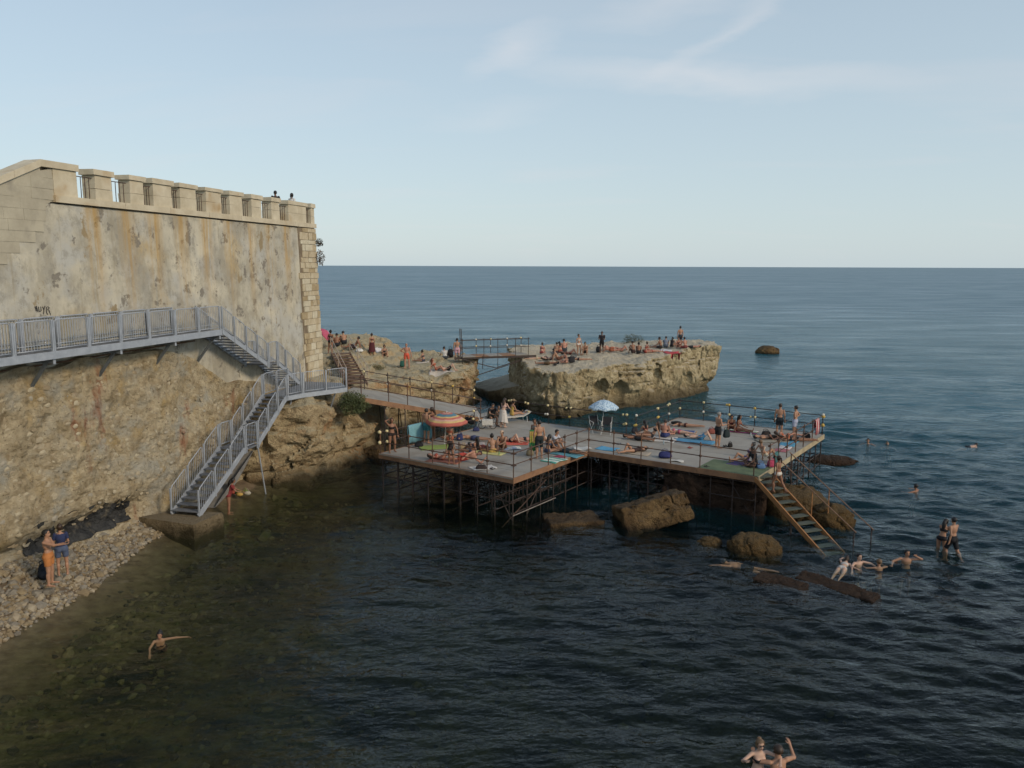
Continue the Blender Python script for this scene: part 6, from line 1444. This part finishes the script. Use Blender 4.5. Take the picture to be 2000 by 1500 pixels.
towel(isl(1048, 702), 1.8, .8, 0, ['cdbd9c'], 'straw coloured towel at the left end of the island', bv=BV_ISL, seed=26); bag(isl(1084, 714), (.14, .12, .08), '2a2522', 'small dark bag at the front left of the island')
# beach and cove
bag((-15.35, 25.3, .45), (.24, .2, .26), '1c2634', 'dark blue backpack on the stones behind the beach couple', name='backpack')
def clutter():
    L = onz(466, 966, .12); t = thing('beach_toys', L, 'heap of green, yellow and red beach toys behind the lower stairs', 'toys')
    for k, (x, y, z, c) in enumerate([(0, 0, .12, '4f7a2e'), (.28, .1, .1, '8aa03a'), (-.25, .05, .1, 'a8432c'), (.12, -.22, .08, 'c9a23a'), (.45, -.1, .1, 'b8b09a')]):
        b = MB(); b.ell(L + Vector((x, y, z)), (.17, .12, .1), 9, 6); b.tube([L + Vector((x - .1, y, z + .05)), L + Vector((x, y, z + .22)), L + Vector((x + .12, y, z + .05))], .012, 5); b.build('toy', cloth(c), t, True)
clutter()
# --- plants
def shrub(loc, size, n, label, seed, cols=((.10, .115, .04), (.055, .075, .025)), leaf=.09, name='shrub', bare=0):
    g = np.random.default_rng(seed); t = thing(name, loc, label, 'plant'); L = np.array(loc); V = []; Fs = []; b = MB()
    for k in range(7):
        d = g.normal(size=3); d[2] = abs(d[2]) * .6 + .25; d = d / np.linalg.norm(d) * np.array(size) * .9; b.tube([L, L + d * .5 + [0, 0, .05], L + d], [.03, .018, .006], 5)
    b.build('stem', pm('shrub_stem', (.12, .08, .045)), t)
    for k in range(n):
        d = g.normal(size=3); d /= np.linalg.norm(d); r_ = g.random() ** .4; p = L + d * r_ * np.array(size) * (1 + .35 * float(gnoise(np.array([d[0] * 2 + seed]), np.array([d[1] * 2]), np.array([d[2] * 2]))[0])) + [0, 0, size[2] * .55]
        a = nv(*(d + g.normal(size=3) * .7)); s = np.cross(a, nv(*g.normal(size=3))); s /= np.linalg.norm(s) + 1e-6; l = leaf * g.uniform(.7, 1.4); i = len(V)
        V += [p, p + a * l * .5 + s * l * .22, p + a * l, p + a * l * .5 - s * l * .22]; Fs.append((i, i + 1, i + 2, i + 3))
    m = pm('leaf_' + name + str(seed), *cols, 3, .7); me = mesh_from('foliage', [np.array(v) - L for v in V], np.array(Fs), m, None, False); link('foliage', me, t); return t
shrub(onY(690, 800, 41.3), (.8, .6, .62), 3000, 'dense green bush hanging over the cliff below the landing', 31)
shrub(onY(624, 478, 48.1), (.22, .2, .22), 300, 'small dark weed tuft high on the wall corner', 32, ((.07, .065, .04), (.04, .035, .022)), .08, 'wall_weed'); shrub(onY(624, 512, 48.1), (.3, .25, .45), 420, 'larger brownish weed tuft on the wall corner below the small one', 33, ((.11, .075, .045), (.06, .045, .03)), .09, 'wall_weed')
shrub(prom(732, 716) - Vector((0, 0, .12)), (.85, .5, .16), 900, 'flat green cushion plant on the promontory rock', 34, ((.16, .15, .06), (.09, .09, .035)), .07, 'cushion_plant')
shrub(isl(1240, 672) + Vector((0, 1.2, -.1)), (1.0, .6, .55), 1300, 'low dark green shrub at the back of the island', 35, ((.09, .10, .05), (.05, .055, .03)), .09)

# ================================================================== who is where
def PP(where, px, py, *a, **k):
    loc = {'d': deck, 'p': prom, 'i': isl}[where](px, py) if where != 'w' else onz(px, py, 0)
    if where == 'd': loc = loc + Vector((0, 0, .012))
    return person(loc, *a, **k)
K = ('short', 'black'); KB = ('short', 'brown'); LB = ('long', 'black'); LN = ('long', 'brown'); CR = ('crop', 'black'); BN = ('bun', 'brown'); PN = ('pony', 'brown'); GY = ('crop', 'grey')
BK = '15151a'
def bik(c): return [('briefs', c), ('bikini_top', c)]
# on the fortress terrace
person(W(2.6, -1.0, 13.05), 'stand', 'm', 40, 'dark', K, [('tshirt', '1e1e22'), ('shorts', '2b2b30')], 'person with dark hair looking over the parapet, left of the pair')
person(W(.75, -1.0, 13.05), 'stand', 'f', -20, 'dark', ('pony', 'black'), [('tshirt', 'd8d6d2'), ('shorts', '2b2b30')], 'person in a white top behind the parapet at the wall corner', s=1.04)
# promontory
PP('p', 645, 691, 'stand_shift', 'f', -15, 'bronze', ('bun', 'black'), bik(BK), 'woman in a black bikini standing at the top of the corner steps')
PP('p', 658, 678, 'sit_knees', 'm', 10, 'bronze', K, [('shorts', '23262b')], 'dark haired man seated right of the pink umbrella')
PP('p', 672, 673, 'sit_knees', 'm', 25, 'tan', K, [('shorts', '1c1d22')], 'tall backed man seated alone on the promontory rim in dark shorts')
PP('p', 693, 683, 'recline', 'm', 95, 'bronze', K, [('shorts', '3a2a2e')], 'man reclining beside the white bags with legs to the left')
PP('p', 727, 694, 'stand', 'f', 35, 'tan', ('bun', 'brown'), [('skirt', '58161f'), ('bikini_top', '6a3a2a')], 'woman standing in a long dark red wrap skirt')
PP('p', 750, 697, 'sit_knees', 'f', -160, 'tan', ('bun', 'black'), bik('2b2024'), 'woman sitting with raised knees right of the dark red wrap')
PP('p', 795, 719, 'hand_hip', 'm', 178, 'red', ('crop', 'grey'), [('shorts', 'e8501e')], 'man in bright orange shorts standing with a hand on his hip')
PP('p', 827, 707, 'sit_legs', 'f', 70, 'tan', ('bun', 'black'), bik('3a3f52'), 'person sitting on the cream towel at the promontory edge')
PP('p', 869, 701, 'sit_cross', 'm', 30, 'tan', K, [('tshirt', 'd2cfca'), ('shorts', '3a3f45')], 'seated person in a white shirt near the footbridge')
PP('p', 893, 706, 'stand', 'm', 10, 'tan', CR, [('shorts', 'd8a0ae')], 'man in pale pink shorts standing at the footbridge')
PP('p', 852, 726, 'recline', 'f', -95, 'red', ('long', 'red'), bik('c25a2a'), 'red haired woman in orange reclining on the promontory')
PP('p', 874, 724, 'lie_knees', 'm', 90, 'fair', K, [('shorts', '17181c')], 'man in dark shorts lying beside the red haired woman')
# island
PP('i', 1058, 692, 'sit_knees', 'f', -15, 'red', BN, bik('8a3a34'), 'lone sunburnt person seated at the left back of the island')
PP('i', 1087, 690, 'hug', 'm', -70, 'tan', K, [('shorts', '6a3f2e')], 'kneeling looking man hugging a companion at the island back', s=.62) if False else PP('i', 1086, 691, 'sit_cross', 'm', -25, 'tan', K, [('shorts', '4a3a3a')], 'leftmost of the three close together at the island back')
PP('i', 1094, 689, 'sit_knees', 'f', 20, 'tan', LB, bik('a04a2e'), 'middle one of the three close together at the island back'); PP('i', 1102, 688, 'sit_knees', 'm', 5, 'red', CR, [('shorts', '2e3a44')], 'rightmost of the three close together at the island back', s=1.12)
PP('i', 1131, 694, 'stand_shift', 'f', -150, 'tan', ('bun', 'brown'), [('briefs', 'd8d2c8'), ('bikini_top', 'd8d2c8')], 'woman in a white bikini standing on the island')
PP('i', 1143, 692, 'sit_knees', 'm', 170, 'tan', K, [('shorts', '3b2f2c')], 'man sitting right beside the woman in the white bikini')
PP('i', 1112, 692, 'lie_knees', 'f', 80, 'red', LN, bik('8c2f2a'), 'person lying with raised knees left of the woman in white')
PP('i', 1046, 702, 'lie_front', 'f', -80, 'fair', ('bun', 'light'), bik('c9b88a'), 'fair person lying face down on the straw coloured towel'); PP('i', 1074, 703, 'lie_knees', 'f', 95, 'fair', LN, bik('3a2f4a'), 'person lying with bent knees in the middle left of the island')
PP('i', 1090, 706, 'recline', 'm', -85, 'tan', K, [('shorts', '7a4a34')], 'man reclining toward the right beside the grey bag'); PP('i', 1106, 709, 'sit_cross', 'f', 120, 'red', BN, bik('3a2224'), 'woman sitting cross legged just left of the dark grey bag')
PP('i', 1068, 712, 'lie_back', 'm', -90, 'bronze', K, [('shorts', '5a4326')], 'bronzed man lying flat at the front left of the island'); PP('i', 1132, 704, 'lie_front', 'f', 85, 'tan', LB, bik('1f1b1e'), 'woman lying face down right of the dark grey bag')
PP('i', 1175, 690, 'hold', 'm', 170, 'dark', K, [('tshirt', '26222a'), ('shorts', '17171d')], 'person in dark shirt and shorts standing tall on the island'); PP('i', 1193, 687, 'bend', 'f', -85, 'red', BN, bik('a0402e'), 'person bending low right of the black backpack on the island', s=.6) if False else PP('i', 1193, 688, 'lie_side', 'm', 90, 'red', CR, [('shorts', 'a0522e')], 'broad backed man lying on his side right of the black backpack')
PP('i', 1212, 686, 'lie_knees', 'f', 90, 'red', BN, bik('7a1f2a'), 'person lying with raised knees beside the low shrub')
PP('i', 1237, 691, 'sit_knees', 'm', 15, 'bronze', K, [('shorts', '3a1f1a')], 'left one of the dark tanned pair seated at the island middle'); PP('i', 1247, 692, 'sit_knees', 'm', -10, 'bronze', ('bun', 'black'), [('shorts', '1d1b20')], 'right one of the dark tanned pair seated at the island middle')
PP('i', 1261, 689, 'sit_cross', 'f', -60, 'red', BN, bik('c0452e'), 'woman seated right of the dark tanned pair'); PP('i', 1275, 688, 'lie_back', 'f', 85, 'red', LN, bik('b03a2c'), 'person lying flat between the seated woman and the group of shirts')
PP('i', 1290, 681, 'sit_legs', 'm', 60, 'bronze', K, [('shorts', '2a2224')], 'man seated left of the person in the grey shirt'); PP('i', 1300, 680, 'sit_knees', 'm', -15, 'tan', K, [('tshirt', '7d8698'), ('shorts', '4c5566')], 'person in a blue grey shirt seated on the island'); PP('i', 1312, 679, 'sit_knees', 'f', -30, 'bronze', LB, [('top', '3a3036'), ('briefs', '2a2428')], 'person in a dark top seated right of the grey shirt')
PP('i', 1328, 678, 'stand', 'm', 15, 'tan', CR, [('shorts', '2c3440')], 'man standing at the right end of the island'); PP('i', 1324, 680, 'sit_knees', 'f', 175, 'red', BN, bik('6a2a24'), 'person seated in front of the standing man, left'); PP('i', 1338, 680, 'sit_cross', 'm', 20, 'red', K, [('shorts', '7a2f2a')], 'person seated in front of the standing man, right'); PP('i', 1348, 680, 'lie_back', 'm', -80, 'red', K, [('shorts', '1f2024')], 'person lying at the far right of the island group')
# near deck
PP('d', 766, 884, 'arm_up', 'f', -150, 'bronze', LN, bik('2a1c1c'), 'woman raising an arm to her head at the left rail'); PP('d', 833, 866, 'stand', 'm', -35, 'tan', K, [('shorts', '2b7a86')], 'man in teal shorts standing behind the green towel')
PP('d', 847, 858, 'hug', 'f', 115, 'bronze', LN, bik('5a1d22'), 'woman leaning on the man in teal shorts', s=1.05); PP('d', 879, 860, 'sit_cross', 'f', 20, 'tan', BN, bik('b5562c'), 'person sitting in the shade of the striped umbrella')
PP('d', 928, 860, 'lie_front', 'm', 70, 'tan', K, [('shorts', '35406a')], 'man lying face down, legs stretching right from the umbrella'); PP('d', 882, 907, 'stand_shift', 'f', 170, 'bronze', LN, [('top', '2a2022'), ('briefs', '2a2022')], 'dark haired girl standing near the front rail of the left deck', s=.82)
PP('d', 862, 898, 'lie_knees', 'f', 75, 'red', LN, bik('a33a22'), 'sunburnt woman lying with bent knees at the left deck front edge'); PP('d', 904, 905, 'lie_side', 'm', -100, 'red', KB, [('shorts', 'b8321f')], 'man in red shorts lying by the front edge'); PP('d', 922, 890, 'recline', 'f', 60, 'bronze', LB, bik('2f3a5c'), 'tanned woman reclining behind the man in red shorts')
PP('d', 962, 884, 'sit_cross', 'f', 15, 'tan', ('bun', 'black'), [('briefs', 'c9a23a')], 'woman seated on the yellow towel with her back turned'); PP('d', 944, 879, 'lie_front', 'm', 60, 'bronze', K, [('shorts', '8a3320')], 'man lying along the yellow towel on its left side'); PP('d', 983, 879, 'sit_knees', 'm', 160, 'tan', KB, [('shorts', '7a4a22'), ('cap', 'c9a88a')], 'man in a pale cap sitting with raised knees')
PP('d', 1000, 864, 'lie_knee', 'f', 60, 'fair', LB, bik('16161c'), 'woman in black bikini lying on the orange towel, left'); PP('d', 1022, 862, 'lie_back', 'f', -85, 'red', LN, bik('1d2026'), 'woman in black bikini lying on the orange towel, right')
tw = PP('d', 1046, 884, 'stand_shift', 'f', 150, 'bronze', LN, [('dress', '6d6a66')], 'long haired woman in a grey dress holding a green towel'); PP('d', 1053, 896, 'stand', 'm', 20, 'tan', K, [('long_shorts', '17262b')], 'man with his back turned in dark swim shorts near the corner')
PP('d', 1074, 868, 'lie_knees', 'f', -70, 'fair', LN, bik('c9b8b0'), 'pale woman lying with both knees raised behind the corner rail'); PP('d', 1070, 884, 'sit_cross', 'f', -40, 'tan', LB, bik('3a4a6a'), 'woman seated by the corner rail, right of the man in dark shorts'); PP('d', 1080, 878, 'sit_knees', 'm', -120, 'tan', K, [('tshirt', 'b9bcc6'), ('shorts', '7a8298')], 'person in a pale shirt seated among the group by the corner rail')
PP('d', 1108, 885, 'lie_front', 'm', 55, 'bronze', K, [('shorts', '26343a')], 'tanned man lying face down on the blue green towel'); 
person(deck(957, 829) + Vector((.03, -.1, .0)), 'chair', 'm', -150, 'tan', KB, [('tshirt', '241c20'), ('shorts', '4a4438')], 'man in a dark shirt sitting on a folding chair'); person(deck(970, 827) + Vector((.03, -.1, 0)), 'chair', 'm', -160, 'tan', K, [('shorts', '5a4a34')], 'slim person sitting beside the man in the dark shirt', s=.88)
PP('d', 982, 835, 'lean', 'f', -30, 'fair', LN, [('skirt', 'd9d0c4'), ('bikini_top', 'd2a89a')], 'woman wrapped in a white towel bending forward'); person(deck(1000, 824) + Vector((0, 0, .36)), 'sit_legs', 'f', -60, 'tan', PN, [('swimsuit', 'c9a23a'), ('hat', '9a7f5a')], 'woman in a straw hat sitting on the white lounger')
# far deck
PP('d', 1216, 886, 'lie_knee', 'f', -65, 'tan', LN, [('swimsuit', '3a2420')], 'woman in a brown swimsuit lying with a bent knee by the front rail') if False else PP('d', 1236, 884, 'lie_knee', 'f', -60, 'tan', LN, [('swimsuit', '3a2420')], 'woman in a brown swimsuit lying with a bent knee by the front rail')
PP('d', 1261, 853, 'sit_cross', 'f', 20, 'tan', LB, bik('7a2a22'), 'woman seated with her back turned, leftmost of the group of three'); PP('d', 1274, 858, 'recline', 'f', 80, 'tan', LN, bik('23222a'), 'woman reclining with one knee raised, middle of the group of three'); PP('d', 1297, 855, 'sit_legs', 'm', -35, 'red', KB, [('shorts', '27356f')], 'man in navy shorts sitting upright, rightmost of the group of three')
PP('d', 1248, 860, 'lie_back', 'm', 60, 'bronze', K, [('shorts', '1a1a20')], 'dark haired man lying on the off white sheet behind the rail')
PP('d', 1342, 834, 'lie_front', 'f', 70, 'tan', LB, bik('5a2a20'), 'woman lying face down nearest the back left corner of the far deck'); PP('d', 1330, 848, 'lie_back', 'f', 60, 'fair', LN, bik('c4486a'), 'fair woman lying on the white and navy towel'); PP('d', 1366, 859, 'lie_knees', 'm', 65, 'fair', K, [('shorts', '2c86b4')], 'man in blue shorts lying with bent knees on the blue towel')
sm_ = PP('d', 1401, 875, 'hold', 'm', -75, 'tan', GY, [('shorts', '14161c')], 'stout man in black shorts standing and holding a dark bag'); PP('d', 1428, 841, 'sit_knees', 'f', 165, 'bronze', LB, bik('6a2a20'), 'left one of two women sitting together on the pink towel'); PP('d', 1441, 843, 'sit_legs', 'f', -130, 'bronze', LB, bik('b0552c'), 'right one of two women sitting together on the pink towel')
PP('d', 1521, 855, 'stand', 'm', -25, 'tan', KB, [('shorts', '1c2b33')], 'man in dark shorts talking by the back rail'); PP('d', 1551, 857, 'hands_hips', 'm', 55, 'tan', K, [('shorts', 'aab2cc')], 'man in pale blue shorts standing with hands on hips')
PP('d', 1507, 858, 'lie_back', 'm', 95, 'tan', K, [('shorts', '4a3a2a')], 'man lying behind the rail left of the standing pair'); PP('d', 1537, 860, 'lie_side', 'f', 90, 'red', LN, bik('c95a1f'), 'woman in orange lying between the two standing men'); PP('d', 1560, 862, 'lie_front', 'f', 80, 'bronze', LB, bik('26201e'), 'woman lying face down beside the black bag on the far deck')
PP('d', 1458, 905, 'recline', 'f', 100, 'tan', ('bun', 'black'), bik('5a4a8c'), 'woman with a hair bun reclining on the purple towel'); PP('d', 1492, 896, 'recline', 'f', -60, 'tan', ('short', 'light'), bik('d8ccb0'), 'light haired woman reclining near the top of the sea stairs'); PP('d', 1474, 911, 'sit_cross', 'm', 100, 'dark', K, [('tshirt', '141418'), ('shorts', '2a2a2e')], 'person in black seated beside the woman with the hair bun')
person(Vector((11.25, 32.75, 1.28)), 'walk', 'f', 35, 'bronze', PN, [('briefs', 'cfc6b8')], 'woman in white briefs climbing the sea stairs')
# water
WATER = [(1695, 868, 'tread_water', 'm', 150, 'tan', K, .0, 'swimmer with black hair, left one of two far from the deck'), (1733, 869, 'tread_water', 'f', 170, 'fair', ('bun', 'light'), .02, 'fair haired swimmer, right one of two far from the deck'),
 (1789, 958, 'tread_water', 'm', 40, 'bronze', K, .03, 'lone swimmer standing chest deep at the right'), (1717, 1105, 'tread_water', 'f', 10, 'tan', ('short', 'light'), .0, 'light haired bather seen from behind in the shallow water'), (1770, 1096, 'elbows_up', 'm', 170, 'tan', K, .0, 'bather with raised elbows left of the wading couple'),
 (1677, 1098, 'tread_water', 'm', -160, 'fair', K, .02, 'bather facing the woman swimming at the stairs foot')]
for px, py, ps, sx, fc, sk, hr_, sk2, lb in WATER:
    person(onz(px, py, 0), ps, sx, fc, sk, hr_, [('shorts', '22304a')] if sx == 'm' else bik('33202a'), lb, sink=1.34 + sk2)
person(onz(1648, 1106, 0) + Vector((0, 0, .0)), 'swim', 'f', -35, 'fair', BN, bik('c9c4bc'), 'pale backed woman swimming near the foot of the sea stairs', sink=.26); person(onz(1892, 872, 0), 'swim', 'm', -70, 'fair', K, [('shorts', '20242c')], 'swimmer stretched out at the far right of the water', sink=.26)
person(onz(1455, 1098, 0), 'swim', 'm', 70, 'tan', K, [('shorts', '1a1c22')], 'snorkelling swimmer in front of the rounded boulder', sink=.36)
person(onz(1838, 1068, 0), 'lean', 'f', -55, 'tan', LB, bik('1f1a20'), 'woman in a dark bikini wading beside a man', sink=.52); person(onz(1864, 1080, 0), 'walk', 'm', 25, 'tan', K, [('long_shorts', '15151c')], 'man in long dark shorts wading with his back turned', sink=.42)
person(onz(1480, 1502, 0), 'embrace_low', 'f', -170, 'fair', ('bun', 'light'), [('bikini_top', BK), ('briefs', BK), ('sunglasses', '0')], 'blonde woman in black bikini and sunglasses in the near water', sink=.92); person(onz(1520, 1512, 0), 'embrace_low', 'm', 15, 'tan', KB, [('shorts', '1c222c')], 'broad shouldered man embracing the blonde woman in the water', sink=1.17)
person(onz(311, 1240, 0), 'reach_side', 'f', -170 + 20, 'tan', ('bun', 'black'), bik('3a1f22'), 'dark haired woman in the cove stretching out one arm', sink=.88)
# beach and under the stairs
person(onz(99, 1143, .5), 'point', 'm', -80, 'tan', K, [('shorts', 'c9781e')], 'man in orange shorts standing on the stony beach', s=1.05); person(onz(124, 1124, .5), 'hold', 'f', 30, 'tan', BN, [('tshirt', '22315e'), ('shorts', '4a5a7a')], 'woman in a dark blue top standing on the stony beach', s=1.06)
person(onz(447, 1000, .02), 'lean', 'f', -70, 'bronze', LB, [('tshirt', '8a1f1f'), ('briefs', '8a1f1f')], 'person in red stooping in the shadow behind the lower stairs', sink=.1)
# things in hands
hung_towel(tw.location + Vector((-.30, -.25, 1.12)), tw.location + Vector((.05, -.32, 1.12)), .95, ['2f8a4a', 'c9a23a', 'b5b03a'], 'green and yellow towel held by the long haired woman', 4, vertical=False)
bag(sm_.location + Vector((.42, -.02, .52)), (.19, .12, .2), '14282c', 'dark teal bag in the hands of the stout man', rot=20)
